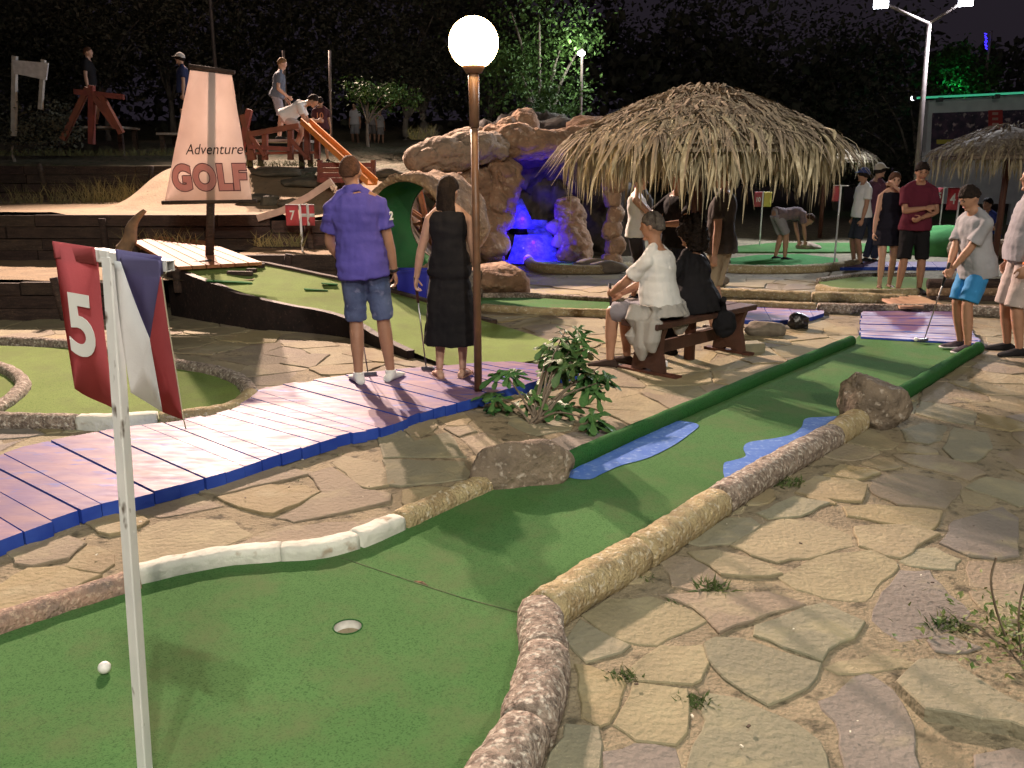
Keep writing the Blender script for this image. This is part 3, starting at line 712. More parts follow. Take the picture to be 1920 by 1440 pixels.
mb = MB(); mb.tube([gb + Vector((0, 0, 0)), gb + Vector((0, 0, 0.02))], 0.06, 16); mb.build('foot_plate', M_pole, parent=gl)
mb = MB(); mb.ell(t0 + Vector((0, 0, hz)), (0.172, 0.172, 0.172), 32, 20)
mb.build('globe', pm('lit_globe', (1, 0.9, 0.7), emit=L_GLOBE, emitc=(1.0, 0.62, 0.26)), parent=gl, smooth=True)
# ================================================================ cloth that lets light through
def cloth(name, c1, c2=None, scale=8, tl=0.35, rough=0.85, bump=0.3, bscale=220, bdist=0.002):
    m = pm(name, c1, c2, scale, rough, bump, bscale, bdist=bdist)
    n = m.node_tree.nodes; L = m.node_tree.links; b = n['Principled BSDF']; out = n['Material Output']
    t = n.new('ShaderNodeBsdfTranslucent'); mx = n.new('ShaderNodeMixShader'); mx.inputs[0].default_value = tl
    if b.inputs['Base Color'].links: L.new(b.inputs['Base Color'].links[0].from_socket, t.inputs[0])
    else: t.inputs[0].default_value = b.inputs['Base Color'].default_value
    L.new(b.outputs[0], mx.inputs[1]); L.new(t.outputs[0], mx.inputs[2]); L.new(mx.outputs[0], out.inputs[0])
    return m
M_fl_red = cloth('flag_red', (0.47, 0.105, 0.12), (0.41, 0.09, 0.105), 5)
M_fl_white = cloth('flag_white', (0.80, 0.84, 0.86), (0.74, 0.78, 0.80), 5)
M_fl_blue = cloth('flag_blue', (0.19, 0.18, 0.38), (0.165, 0.16, 0.34), 5)
M_white_paint = pm('white_pole_paint', (0.78, 0.80, 0.80), (0.66, 0.69, 0.70), 14, 0.45, 0.2, 60, c3=(0.10, 0.07, 0.05), c3amt=0.02, c3scale=26, stretch=(1, 1, 0.4), spec=0.4, bdist=0.002)
def surf(name, mat, parent, polyuv, fn, sub=5, thick=0.0015, mats=None):
    """a piece of cloth: outline in (u, v), bent into place by fn(u, v)"""
    bm = bmesh.new(); vs = [bm.verts.new((u, v, 0)) for u, v in polyuv]; bm.faces.new(vs)
    bmesh.ops.triangulate(bm, faces=bm.faces[:])
    for _ in range(sub): bmesh.ops.subdivide_edges(bm, edges=[e for e in bm.edges if e.calc_length() > 0.07], cuts=1)
    bmesh.ops.triangulate(bm, faces=bm.faces[:])
    o3 = wloc(parent)
    for v in bm.verts: v.co = fn(v.co.x, v.co.y) - o3
    bmesh.ops.recalc_face_normals(bm, faces=bm.faces[:])
    bmesh.ops.solidify(bm, geom=bm.faces[:], thickness=thick)
    me = bpy.data.meshes.new(name); bm.to_mesh(me); bm.free(); me.materials.append(mat)
    me.polygons.foreach_set('use_smooth', [True] * len(me.polygons))
    ob = bpy.data.objects.new(name, me); col.objects.link(ob); ob.parent = parent; return ob

# ================================================================ near flag with number 5
f5b = G(276, 1500, 0.03); f5t = D(206, 480, 2.10)
f5 = empty('hole_flag', f5b, 'large white pole with red number five flag and white blue red flag in the foreground', 'flag')
mb = MB(); mb.beam(f5b, f5t, 0.030, 0.030, up=(0.35, 1, 0)); mb.build('pole', M_white_paint, parent=f5, bevel=0.003)
bl, br = D(112, 466, 2.165), D(316, 498, 2.03)
bar_u = (br - bl).normalized()
fr = lambda px_: bl + (br - bl) * px_
mb = MB(); mb.beam(fr(0.37), fr(0.50), 0.031, 0.031); mb.build('bar_joint', M_white_paint, parent=f5, bevel=0.002)
# hollow bar end
mb = MB()
sdv = bar_u.cross(Vector((0, 0, 1))).normalized(); upv = sdv.cross(bar_u)
def sq(p, h): return [p + sdv * i * h + upv * j * h for i, j in ((-1, -1), (1, -1), (1, 1), (-1, 1))]
mb.rings([sq(bl, 0.013), sq(br + bar_u * 0.006, 0.013), sq(br + bar_u * 0.006, 0.010), sq(br - bar_u * 0.05, 0.010)], cap=True); mb.build('crossbar', M_white_paint, parent=f5)
cam_n = -sdv if (-sdv).y < 0 else sdv
def flagL(u, v):   # left flag hangs from the left arm of the bar
    p = fr(0.0 + 0.40 * u) + Vector((0, 0, 0.012)) + Vector((0, 0, -0.395 * v))
    p += bar_u * (0.012 * v * (1 - u)) + cam_n * (0.016 + 0.004 * sin(v * 3.0) * (0.6 + u) + 0.004 * sin(u * 5))
    return p
def flagR(u, v):
    p = fr(0.570 + 0.425 * u) + Vector((0, 0, 0.014)) + Vector((0, 0, -(0.385 - 0.02 * (1 - u)) * v))
    p += bar_u * (0.008 * v * u) + cam_n * (0.017 + 0.006 * sin(v * 3.4 + u) - 0.006 * v)
    return p
surf('red_flag', M_fl_red, f5, [(0, 0), (1, 0), (1, 1), (0, 0.92)], flagL)
surf('flag_top_hem', M_fl_red, f5, [(0, -0.035), (1, -0.035), (1, 0.07), (0, 0.07)], lambda u, v: fr(0.40 * u) + cam_n * (0.0175) + Vector((0, 0, 0.006 - 0.395 * v)))
surf('white_band', M_fl_white, f5, [(0, 0.05), (0.14, 0.05), (0.58, 0.52), (0.60, 1), (0, 0.94)], flagR)
surf('blue_wedge', M_fl_blue, f5, [(0.06, 0), (1, 0), (0.97, 0.10), (0.58, 0.52), (0.14, 0.05)], flagR)
surf('red_band', M_fl_red, f5, [(0.97, 0.10), (1, 0.10), (1, 1), (0.60, 1), (0.58, 0.52)], flagR)
surf('flag_top_hem', M_fl_blue, f5, [(0.06, -0.04), (1, -0.04), (1, 0.07), (0.06, 0.07)], lambda u, v: fr(0.565 + 0.43 * u) + cam_n * 0.0182 + Vector((0, 0, 0.008 - 0.385 * v)))
c5 = flagL(0.52, 0.50) + cam_n * 0.004
put_text('5', 0.212, c5, bar_u, (0, 0, 1), pm('number_white', (0.66, 0.69, 0.68), rough=0.8), f5, 'number', depth=0.0006, offset=0.006, squeeze=0.92,
         warp=lambda p: p + cam_n * (0.004 * sin(((bl.z + 0.012 - p.z) / 0.395) * 3.0) * 1.1 - 0.004 * sin(1.5) * 1.1 + .002))
rp = MB(); pts = [br + bar_u * 0.004 + cam_n * 0.012 + Vector((0, 0, -0.012))] + [flagR(1.01, v) + cam_n * 0.002 for v in (0.1, 0.4, 0.7, 0.98)]
pts += [pts[-1] + Vector((0.004, 0, -0.03))]
rp.tube(pts, 0.0016, 6); rp.build('cord', pm('cord_cream', (0.6, 0.56, 0.42), rough=0.9), parent=f5, smooth=True)

def small_flag(base, h, txt, label, cross=None, wdt=0.20, hgt=0.24, left=True, yaw=0.0, lean=0.0, second='white', tsz=0.17):
    """hole marker: thin white pole, crossbar, red number flag on one side and a second flag on the other"""
    base = Vector(base); o = empty('hole_flag', base, label, 'flag')
    top = base + Vector((lean, 0, h)); u = Vector((cos(yaw), sin(yaw), 0)); nn = Vector((sin(yaw), -cos(yaw), 0))
    mb = MB(); mb.beam(base, top, 0.024, 0.024); mb.build('pole', M_white_paint, parent=o)
    mb = MB(); mb.beam(top - u * wdt * 1.1, top + u * wdt * 1.1, 0.016, 0.016); mb.build('crossbar', M_white_paint, parent=o)
    a = top - u * (wdt + 0.02)
    fn = lambda s0: (lambda p, q: s0 + u * wdt * p + Vector((0, 0, -hgt * q)) + nn * (0.012 + 0.008 * sin(q * 4 + p * 2)))
    surf('red_flag', M_fl_red, o, [(0, 0), (1, 0), (1, 1), (0, 1)], fn(a), sub=3)
    if txt: put_text(txt, tsz, a + u * wdt * 0.5 + Vector((0, 0, -hgt * 0.52)) + nn * 0.024, u, (0, 0, 1), pm('number_white', (0.66, 0.69, 0.68)), o, 'number', depth=0.001, offset=0.003, squeeze=0.8)
    b = top + u * 0.02; F2 = fn(b)
    if second == 'danish':
        surf('second_flag', M_fl_red, o, [(0, 0), (1, 0), (1, 1), (0, 1)], F2, sub=3)
        F3 = lambda p, q: F2(p, q) + nn * 0.003
        surf('white_cross', M_fl_white, o, [(0.40, 0), (0.60, 0), (0.60, 1), (0.40, 1)], F3, sub=3); surf('white_cross', M_fl_white, o, [(0, 0.42), (0.39, 0.42), (0.39, 0.58), (0, 0.58)], F3, sub=3)
        surf('white_cross', M_fl_white, o, [(0.61, 0.42), (1, 0.42), (1, 0.58), (0.61, 0.58)], F3, sub=3)
    elif second == 'norse':
        surf('second_flag', M_fl_red, o, [(0, 0), (1, 0), (1, 1), (0, 1)], F2, sub=3)
        F3 = lambda p, q: F2(p, q) + nn * 0.003
        F4 = lambda p, q: F2(p, q) + nn * 0.006
        surf('white_cross', M_fl_white, o, [(0.30, 0), (0.60, 0), (0.60, 1), (0.30, 1)], F3, sub=3); surf('white_cross', M_fl_white, o, [(0, 0.36), (1, 0.36), (1, 0.64), (0, 0.64)], lambda p, q: F2(p, q) + nn * 0.0045, sub=3)
        surf('blue_cross', M_fl_blue, o, [(0.38, 0), (0.52, 0), (0.52, 1), (0.38, 1)], F4, sub=3); surf('blue_cross', M_fl_blue, o, [(0, 0.44), (1, 0.44), (1, 0.56), (0, 0.56)], lambda p, q: F2(p, q) + nn * 0.0075, sub=3)
    elif second == 'yellow':
        surf('second_flag', pm('flag_yellow', (0.5, 0.42, 0.10)), o, [(0, 0), (1, 0), (1, 1), (0, 1)], F2, sub=3)
    elif second == 'red': surf('second_flag', M_fl_red, o, [(0, 0), (1, 0), (1, 1), (0, 1)], F2, sub=3)
    elif second == 'white': surf('second_flag', M_fl_white, o, [(0, 0), (1, 0), (1, 1), (0, 1)], F2, sub=3)
    return o
def flag_at(px, ybase, ytop, dist_z, txt, label, **k):
    b = G(px, ybase, dist_z); t = D(px, ytop, b.y); return small_flag(b, t.z - b.z, txt, label, **k)

# ================================================================ thatched parasols
M_thatch = pm('palm_thatch', (0.47, 0.41, 0.275), (0.32, 0.275, 0.185), 7, 0.9, c3=(0.58, 0.52, 0.37), c3amt=0.2, c3scale=16, spec=0.15)
M_thatch_old = pm('old_palm_thatch', (0.30, 0.25, 0.185), (0.20, 0.16, 0.125), 7, 0.95, c3=(0.42, 0.35, 0.26), c3amt=0.15, c3scale=14, spec=0.1)
M_post = pm('red_brown_timber', (0.115, 0.042, 0.026), (0.075, 0.030, 0.020), 7, 0.6, 0.4, 30, stretch=(3, 3, 0.6), spec=0.4)
def blade(mb, pts, wd, side):
    """a strip along pts, tapered at both ends"""
    m = len(pts); b = len(mb.v)
    for i, p in enumerate(pts):
        k = i / (m - 1); ww = wd * (0.35 + 0.65 * sin(pi * min(1, 0.25 + 0.75 * k)) if k < 1 else 0.08)
        mb.v += [p - side * ww / 2, p + side * ww / 2]
    for i in range(m - 1): mb.f.append([b + 2 * i, b + 2 * i + 1, b + 2 * i + 3, b + 2 * i + 2]); mb.m.append(mb.mi)
def parasol(base, label, R=1.10, apex=2.39, eave=1.94, fringe=0.46, nf=1700, nt_=2600, seed=1, light=True):
    base = Vector(base); rg = random.Random(seed)
    o = empty('thatched_parasol', base, label, 'parasol')
    mb = MB(); mb.tube([base + Vector((0, 0, -0.02)), base + Vector((0, 0, 1.2)), base + Vector((0.01, 0, apex - 0.1))], [0.052, 0.05, 0.045], 12); mb.build('post', M_post, parent=o, smooth=True)
    def prof(r):   # roof height at radius r: steep near the tip, flatter, drooping at the eave
        k = r / R
        return apex - (apex - eave) * (0.62 * k + 0.38 * k ** 2)
    mb = MB(); rr = [0.001, 0.12, 0.35, 0.6, 0.85, 1.1, R - 0.04]
    rings = []
    for r in rr:
        rings.append([base + Vector((r * cos(a), r * sin(a), prof(r) - 0.05)) for a in [2 * pi * k / 40 for k in range(40)]])
    rings += [[base + Vector((r * cos(a), r * sin(a), prof(r) - 0.11)) for a in [2 * pi * k / 40 for k in range(40)]] for r in reversed(rr)]
    mb.rings(rings, cap=False); mb.build('roof_cone', M_thatch_old, parent=o)
    mb = MB()
    for k in range(10):
        a = 2 * pi * k / 10; d = Vector((cos(a), sin(a), 0))
        mb = MB(); mb.beam(base + d * 0.04 + Vector((0, 0, apex - 0.22)), base + d * (R - 0.1) + Vector((0, 0, eave - 0.10)), 0.03, 0.03); mb.build('rafter', M_post, parent=o)
    mb = MB()
    for i in range(nt_):
        k = sqrt(rg.random()); r = 0.03 + (R * 0.93) * k; a = rg.uniform(0, 2 * pi); ln = rg.uniform(0.25, 0.5) * (0.6 + 0.4 * k)
        da = rg.gauss(0, 0.55); pts = []
        for q in range(4):
            t = q / 3; r2 = r + ln * t * cos(da) * 0.92; a2 = a + ln * t * sin(da) / max(r2, 0.15)
            z = prof(min(r2, R * 1.0)) + 0.015 + 0.035 * sin(pi * t) * rg.uniform(0.2, 1.4) + rg.uniform(0, .015) - (max(0, r2 - R) ** 1.2) * 1.2
            pts.append(base + Vector((r2 * cos(a2), r2 * sin(a2), z)))
        s = (pts[1] - pts[0]).cross(Vector((rg.gauss(0, .35), rg.gauss(0, .35), 1))).normalized(); blade(mb, pts, rg.choice([.006, .009, .014, .020, .028]), s)
    tag(mb.build('thatch', M_thatch_old, parent=o, fix=False), kind='stuff')
    mb = MB()
    for i in range(nf):
        a = 2 * pi * i / nf + rg.gauss(0, 0.03); cl_ = noise.noise(Vector((cos(a) * 3.2, sin(a) * 3.2, seed * 2.0))); c2_ = noise.noise(Vector((cos(a) * 11, sin(a) * 11, seed * 3.0)))
        r = R * rg.uniform(0.72, 0.99); L = fringe * rg.choice([0.4, 0.65, 0.8, 0.9, 1.0, 1.05, 1.2]) * rg.uniform(0.75, 1.15) * (1 + .35 * cl_ + .30 * c2_)
        tw = rg.gauss(0, 0.06) + .10 * c2_; out = rg.uniform(0.02, 0.11) + .04 * cl_; pts = []
        if rg.random() < .025: out += .18; L *= .6        # stray fronds stick out
        cw = rg.uniform(-.03, .03)
        for q in range(6):
            t = q / 5; r2 = r + out * (1 - (1 - t) ** 2.2) + 0.02 * t + cw * sin(t * 5); z = prof(r) + 0.03 - L * (t ** 1.55) - 0.03 * t
            a2 = a + tw * t + .012 * sin(t * 6 + i); pts.append(base + Vector((r2 * cos(a2), r2 * sin(a2), z)))
        tan = Vector((-sin(a), cos(a), 0)) * cos(rg.gauss(0, .7)) + Vector((cos(a), sin(a), 0)) * rg.gauss(0, .5)
        blade(mb, pts, rg.choice([.006, .010, .016, .024, .034, .044]) * rg.uniform(.8, 1.2), tan.normalized())
    tag(mb.build('fringe', M_thatch, parent=o, fix=False), kind='stuff')
    return o
PB = G(1292, 673); parasol(PB, 'large thatched parasol on a red post over the bench', seed=2)
p2 = D(1888, 313, 14.3); parasol((p2.x, 14.3, 0), 'thatched parasol at the right edge before the white billboard', seed=5, nf=520, nt_=900)
p3 = D(1548, 313, 22); parasol((p3.x, 22, 0), 'distant thatched parasol showing past the right eave of the large parasol', seed=9, nf=320, nt_=500)

# ================================================================ bench
M_bench = pm('dark_stained_wood', (0.085, 0.038, 0.026), (0.050, 0.024, 0.018), 5, 0.55, 0.4, 24, stretch=(1, 1, 1), spec=0.4)
n0, n1 = G(1216, 700), G(1366, 660); bd = (n1 - n0).normalized(); bside = Vector((bd.y, -bd.x, 0))   # bside points towards the viewer's right
bench = empty('wooden_bench', (n0 + n1) / 2, 'dark brown wooden bench under the large thatched parasol', 'bench')
for q in (n0, n1):
    # waisted slab leg: outline across the bench
    prof_ = [(-.17, 0), (-.06, 0), (-.04, .05), (.04, .05), (.06, 0), (.17, 0), (.155, .10), (.125, .22), (.135, .33), (.165, .415), (-.165, .415), (-.135, .33), (-.125, .22), (-.155, .10)]
    mb = MB(); A = [q + bside * x + Vector((0, 0, z)) - bd * 0.03 for x, z in prof_]; B = [p + bd * 0.06 for p in A]
    mb.rings([A, B]); mb.build('leg', M_bench, parent=bench)
for off in (-0.10, 0.10):
    mb = MB(); mb.beam(n0 - bd * 0.16 + bside * off + Vector((0, 0, 0.44)), n1 + bd * 0.14 + bside * off + Vector((0, 0, 0.44)), 0.185, 0.05); mb.build('seat_plank', M_bench, parent=bench, bevel=0.006)
mb = MB(); mb.beam(n0 + Vector((0, 0, 0.21)), n1 + Vector((0, 0, 0.21)), 0.035, 0.11); mb.build('stretcher', M_bench, parent=bench, bevel=0.004)
for q, L in ((n0, 0.62), (n1, 0.5)):
    mb = MB(); mb.beam(q - bside * L * 0.5 + Vector((0, 0, 0.012)), q + bside * L * 0.5 + Vector((0, 0, 0.012)), 0.09, 0.03)
    tag(mb.build('base_board', M_post, parent=bench))

# ================================================================ fig plant and weeds
def fig_leaf_mesh():
    me = bpy.data.meshes.new('leaf'); bm = bmesh.new()
    # five lobes round the stalk end, +y is the tip
    out = [(0, 0)]
    lob = [(-118, .50, 10), (-58, .80, 10), (0, 1.0, 10), (58, .80, 10), (118, .50, 10)]
    pts = []
    for i, (a, L, wd) in enumerate(lob):
        for da, rr in ((-wd * 1.0, .50), (-wd * 1.35, .78), (-wd * .6, .95), (0, 1.0), (wd * .6, .95), (wd * 1.35, .78), (wd * 1.0, .50)):
            ang = radians(90 - a - da * (1.0 if L > .6 else 1.3)); pts.append((cos(ang) * L * rr, 0.12 + sin(ang) * L * rr))
        if i < 4:
            ang = radians(90 - (a + lob[i + 1][0]) / 2); pts.append((cos(ang) * .27, 0.12 + sin(ang) * .27))
    pts.append((0.05, -0.02))
    c = bm.verts.new((0, 0.14, 0.0)); vs = []
    for x, y in pts[::-1]:
        r = sqrt(x * x + (y - .12) ** 2); vs.append(bm.verts.new((x, y, -0.28 * r * r + 0.05 * sin(x * 9))))
    for i in range(len(vs)):
        bm.faces.new((c, vs[i], vs[(i + 1) % len(vs)]))
    bm.normal_update(); bm.to_mesh(me); bm.free(); me.materials.append(M_leaf_fig)
    me.polygons.foreach_set('use_smooth', [True] * len(me.polygons)); return me
LEAF = fig_leaf_mesh()
M_stem = pm('grey_stem', (0.20, 0.17, 0.13), (0.14, 0.11, 0.08), 12, 0.8)
def place_leaf(parent, p, tip, up, size):
    o = bpy.data.objects.new('leaf', LEAF); col.objects.link(o); o.parent = parent
    y = Vector(tip).normalized(); z = Vector(up); z = (z - y * z.dot(y)).normalized(); x = y.cross(z)
    R = Matrix((x, y, z)).transposed().to_4x4()
    o.matrix_parent_inverse = Matrix.Identity(4)
    o.matrix_local = Matrix.Translation(Vector(p) - wloc(parent)) @ R @ Matrix.Scale(size, 4)
fb = G(1000, 792)
fig = empty('fig_plant', fb, 'young fig plant with lobed leaves growing beside the lamp post', 'plant')
rg = random.Random(4)
tips = [(1068, 622, 6.2), (1030, 640, 6.25), (1095, 650, 6.1), (1125, 680, 5.9), (1068, 650, 6.1), (1040, 690, 6.1), (1060, 612, 6.2), (945, 690, 6.1), (1100, 690, 6.0), (1120, 710, 5.9), (985, 735, 5.95), (1060, 735, 5.95), (1095, 775, 5.6), (930, 735, 6.05), (1035, 660, 6.2), (1070, 670, 5.95)]
for (x, y, d_) in tips:
    t = D(x, y + 8, d_); c1 = fb.lerp(t, 0.45) + Vector((0, 0, 0.02 + 0.05 * rg.random())); b0 = fb + Vector((rg.gauss(0, .03), rg.gauss(0, .03), -0.02))
    mb = MB(); mb.tube(spline([b0, c1, t], 5), [0.011 - 0.0007 * k for k in range(11)], 6); mb.build('stem', M_stem, parent=fig, smooth=True)
    for k in range(4):
        a = rg.uniform(0, 2 * pi); d = Vector((cos(a), sin(a) * .8 - .25, rg.uniform(-.95, .15)))
        p0 = t + Vector((rg.gauss(0, .025), rg.gauss(0, .025), rg.uniform(-.06, .03)))
        mb = None
        place_leaf(fig, p0 + d.normalized() * 0.03, d, Vector((cos(a) * .3, sin(a) * .3 - .45, 1)), rg.uniform(0.13, 0.20))
def tuft(p, rad, nb, hgt, label=None, mat=None, seed=0, cat='weed', group=None):
    rg = random.Random(seed); mb = MB()
    for i in range(nb):
        a = rg.uniform(0, 2 * pi); r = rad * sqrt(rg.random()); q = Vector(p) + Vector((r * cos(a), r * sin(a) * 0.7, -0.02))
        d = Vector((rg.gauss(0, .6), rg.gauss(0, .6), rg.uniform(.3, 1))).normalized(); L = 1.25 * hgt * rg.uniform(.5, 1.2)
        pts = [q, q + d * L * .5, q + d * L + Vector((0, 0, -L * .25))]
        s = d.cross(Vector((rg.gauss(0, 1), rg.gauss(0, 1), .3))).normalized(); blade(mb, pts, rg.uniform(.004, .010), s)
    o = mb.build('weed_tuft', mat or M_grass, fix=False); return tag(o, label, cat, group)
WG = 'weeds in the flagstone joints'
for i, (x, y, r, nb, h, lb) in enumerate([
    (1172, 1268, .06, 180, .05, 'green weed tuft left of the pale square flagstone'), (1305, 1316, .06, 260, .045, 'dense round weed tuft right of the pale square flagstone'),
    (1335, 1103, .06, 130, .07, 'spiky grass tuft above the rose flagstone near the kerb'), (1270, 1130, .06, 140, .035, 'flat dark weed strip beside the kerb flagstone'),
    (1200, 1083, .06, 140, .04, 'dark weed with white petals against the ochre kerb'), (1475, 905, .10, 220, .06, 'dark weed clump at the foot of the mottled kerb'),
    (1780, 1175, .08, 220, .06, 'green weeds at the left of the sprawling plant on the right edge'), (640, 850, .06, 60, .03, 'small weed beside a white petal on the left paving'),
    (560, 905, .06, 50, .025, 'thin weed line in the left paving joint'), (360, 975, .05, 30, .02, 'faint weed in the joint below the plank walkway')]):
    tuft(G(x, y, 0), r, nb, h, lb, seed=i, group=WG)
# sprawling plant cut by the right edge
pb = G(1905, 1225)
sp_ = empty('sprawling_plant', pb, 'sprawling small leaved plant with a dry stalk at the right edge', 'plant')
mb = MB(); rg = random.Random(8)
def leaflet(mb, p, d, up, L, wd):
    d = Vector(d).normalized(); s = d.cross(up)
    if s.length < .01: s = Vector((1, 0, 0))
    s.normalize(); b = len(mb.v); u = s.cross(d)
    mb.v += [p, p + d * L * .5 + s * wd / 2 + u * L * .06, p + d * L, p + d * L * .5 - s * wd / 2 + u * L * .06]; mb.f.append([b, b + 1, b + 2, b + 3]); mb.m.append(mb.mi)
for i in range(420):
    a = rg.uniform(0, 2 * pi); r = abs(rg.gauss(0, .16)); p = pb + Vector((r * cos(a) * 1.1, r * sin(a), rg.uniform(0.0, .20) * (1 - r)))
    leaflet(mb, p, (rg.gauss(0, 1), rg.gauss(0, 1), rg.gauss(.3, .5)), Vector((rg.gauss(0, .4), rg.gauss(0, .4), 1)), rg.uniform(.02, .042), rg.uniform(.010, .022))
tag(mb.build('foliage', pm('weed_leaf', (0.07, 0.13, 0.03), (0.14, 0.16, 0.045), 14, 0.6), parent=sp_, fix=False), kind='stuff')
for pts in ([(1900, 1230), (1870, 1150), (1858, 1090), (1868, 1045)], [(1905, 1235), (1840, 1180), (1800, 1165)], [(1915, 1230), (1910, 1150), (1925, 1080)]):
    w_ = [D(x, y, pb.y - 0.02 - 0.03 * k) for k, (x, y) in enumerate(pts)]
    mb = MB(); mb.tube(spline(w_, 5), 0.004, 5, jit=.2); mb.build('dry_stalk', M_stem, parent=sp_)
# cast of small litter: petals, pebbles and twigs on the paving
lit = MB(); rg = random.Random(21)
for i in range(60):
    x, y = rg.choice([(rg.uniform(1080, 1900), rg.uniform(900, 1430)), (rg.uniform(100, 850), rg.uniform(820, 1050)), (rg.uniform(900, 1010), rg.uniform(1230, 1420))])
    p = G(x, y, 0.022); a = rg.uniform(0, pi); r = rg.uniform(.003, .008)
    lit.mi = 0 if rg.random() < .45 else 1
    lit.box(p, (r * 2, r, r * .6), rz=a)
lit2 = lit.build('fallen_petals_and_twigs', [pm('petal', (.62, .6, .5)), pm('twig', (.07, .05, .035))], fix=False); tag(lit2, 'tiny white petals and dark twigs scattered on the paving', kind='stuff')

# ================================================================ club, bag, small stones by the bench
M_steel2 = pm('club_shaft', (0.30, 0.29, 0.28), rough=0.3, metal=0.9)
M_grip = pm('club_grip', (0.02, 0.02, 0.022), rough=0.7)
def putter(grip, head, face, label, gripc=None, wd=0.11):
    grip, head = Vector(grip), Vector(head); o = empty('putter', head, label, 'golf club')
    k = grip.lerp(head, 0.27)
    mb = MB(); mb.tube([k, head + Vector((0, 0, 0.03))], [0.0068, 0.0052], 8); mb.build('shaft', M_steel2, parent=o, smooth=True)
    mb = MB(); mb.tube([grip, k], [0.015, 0.011], 10); mb.build('grip', gripc or M_grip, parent=o, smooth=True)
    f = Vector(face).normalized()
    mb = MB(); mb.beam(head - f * wd * .35 + Vector((0, 0, .016)), head + f * wd * .65 + Vector((0, 0, .016)), 0.04, 0.028); mb.build('club_head', pm('club_head_dark', (0.05, 0.055, 0.08), rough=0.35, spec=.6), parent=o, bevel=0.006)
    return o
bg_ = G(1495, 617)
bag = empty('black_bag', bg_, 'small shiny black bag on the paving right of the bench', 'bag')
def wrinkle(co, n_): return 0.018 * noise.noise(co * 14) + 0.008 * noise.noise(co * 31)
M_bag = pm('black_bag_vinyl', (0.012, 0.012, 0.013), rough=0.32, bump=.6, bscale=30, spec=.6)
mb = MB(); mb.ell(bg_ + Vector((0, 0, .085)), (.115, .075, .095), 20, 12); mb.box(bg_ + Vector((.02, 0, .07)), (.17, .11, .13)); remesh(mb, 'body', M_bag, bag, .012, 2, wrinkle)
mb = MB(); mb.tube([bg_ + Vector((-.09 + .02 * k, -.05 - .02 * sin(k), .14 - .035 * k + .03 * sin(k * 2.2))) for k in range(5)], .007, 8); mb.build('strap', M_bag, parent=bag, smooth=True)
q = G(1436, 630); boulder(q + Vector((0, .05, .05)), (.22, .13, .12), 31, label='flat grey rock beside the bench end', mat=pm('grey_rock', (.21, .185, .145), (.15, .13, .105), 8, .9, .8, 24), sub=3)
q = G(1402, 662); mb = MB(); mb.box(q + Vector((.03, .07, .04)), (.26, .17, .10), rz=.25); tag(mb.build('sandstone_block', STONE[2], bevel=.012), 'low squared stone block against the bench leg', 'stone block')
q = G(1235, 690); mb = MB(); mb.box(q + Vector((0.02, 0.05, .03)), (.16, .07, .05), rz=.4); mb.build('x', M_white_paint) if False else None
box = MB(); box.box(q + Vector((.0, .02, .03)), (.15, .08, .055), rz=.5); o_ = box.build('paper_box', pm('white_card', (.7, .71, .74), rough=.7), bevel=.004); tag(o_, 'small white paper box lying behind the near bench leg', 'box')
# ================================================================ hillside and timber terraces at the left
def sstep(a, b, x):
    t = max(0, min(1, (x - a) / (b - a))); return t * t * (3 - 2 * t)
def hill_z(x, y):
    nz = 0.10 * noise.noise(Vector((x * .5, y * .5, 3))) + 0.04 * noise.noise(Vector((x * 1.7, y * 1.7, 1)))
    if x < -6.35 and y < 17.0: base = 1.10
    else: base = 1.06 + 0.66 * sstep(13.2, 16.6, y)
    base += 0.55 * sstep(17, 21, y) + 1.6 * sstep(24, 45, y)
    edge = 1 - sstep(-1.9 if y < 17 else -1.4 + (y - 17) * .25, -0.6 if y < 17 else 0.6 + (y - 17) * .3, x)
    if y < 16.9 and x > -3.2:   # mound runs down to the tunnel
        base = base * (0.93 + 0.10 * sstep(-3.2, -2.2, x))
    return max(-0.06, (base + nz * (0.35 if y < 17 else 1.0)) * edge - 0.06 * (1 - edge))
mb = MB(); nx, ny = 90, 90
X = [-40 + 32 * (i / 18) for i in range(18)] + [-8 + 12 * i / 60 for i in range(61)] + [5, 7, 10, 14]
Y = [12.34 + 8 * (j / 50) for j in range(51)] + [20.34 + 30 * (j / 22) ** 1.3 for j in range(1, 23)]
mb.add([(x, y, hill_z(x, y)) for y in Y for x in X], [(j * len(X) + i, j * len(X) + i + 1, (j + 1) * len(X) + i + 1, (j + 1) * len(X) + i) for j in range(len(Y) - 1) for i in range(len(X) - 1)])
M_turfy_dim = pm('dimmed_grassy_earth', (.085, .085, .05), (.12, .10, .065), 3, .95, .8, 18, c3=(.05, .06, .03), c3amt=.4, c3scale=9, bdist=.05)  # hilltop grass, its colour darkened to stand in for light the trees block
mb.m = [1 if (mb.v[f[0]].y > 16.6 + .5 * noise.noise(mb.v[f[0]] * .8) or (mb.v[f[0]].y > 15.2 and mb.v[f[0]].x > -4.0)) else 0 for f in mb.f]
hill = mb.build('hillside', [M_sand, M_turfy_dim], org=(0, 0, 0), smooth=True, fix=False); tag(hill, 'sandy terraced hillside rising at the left', kind='structure')
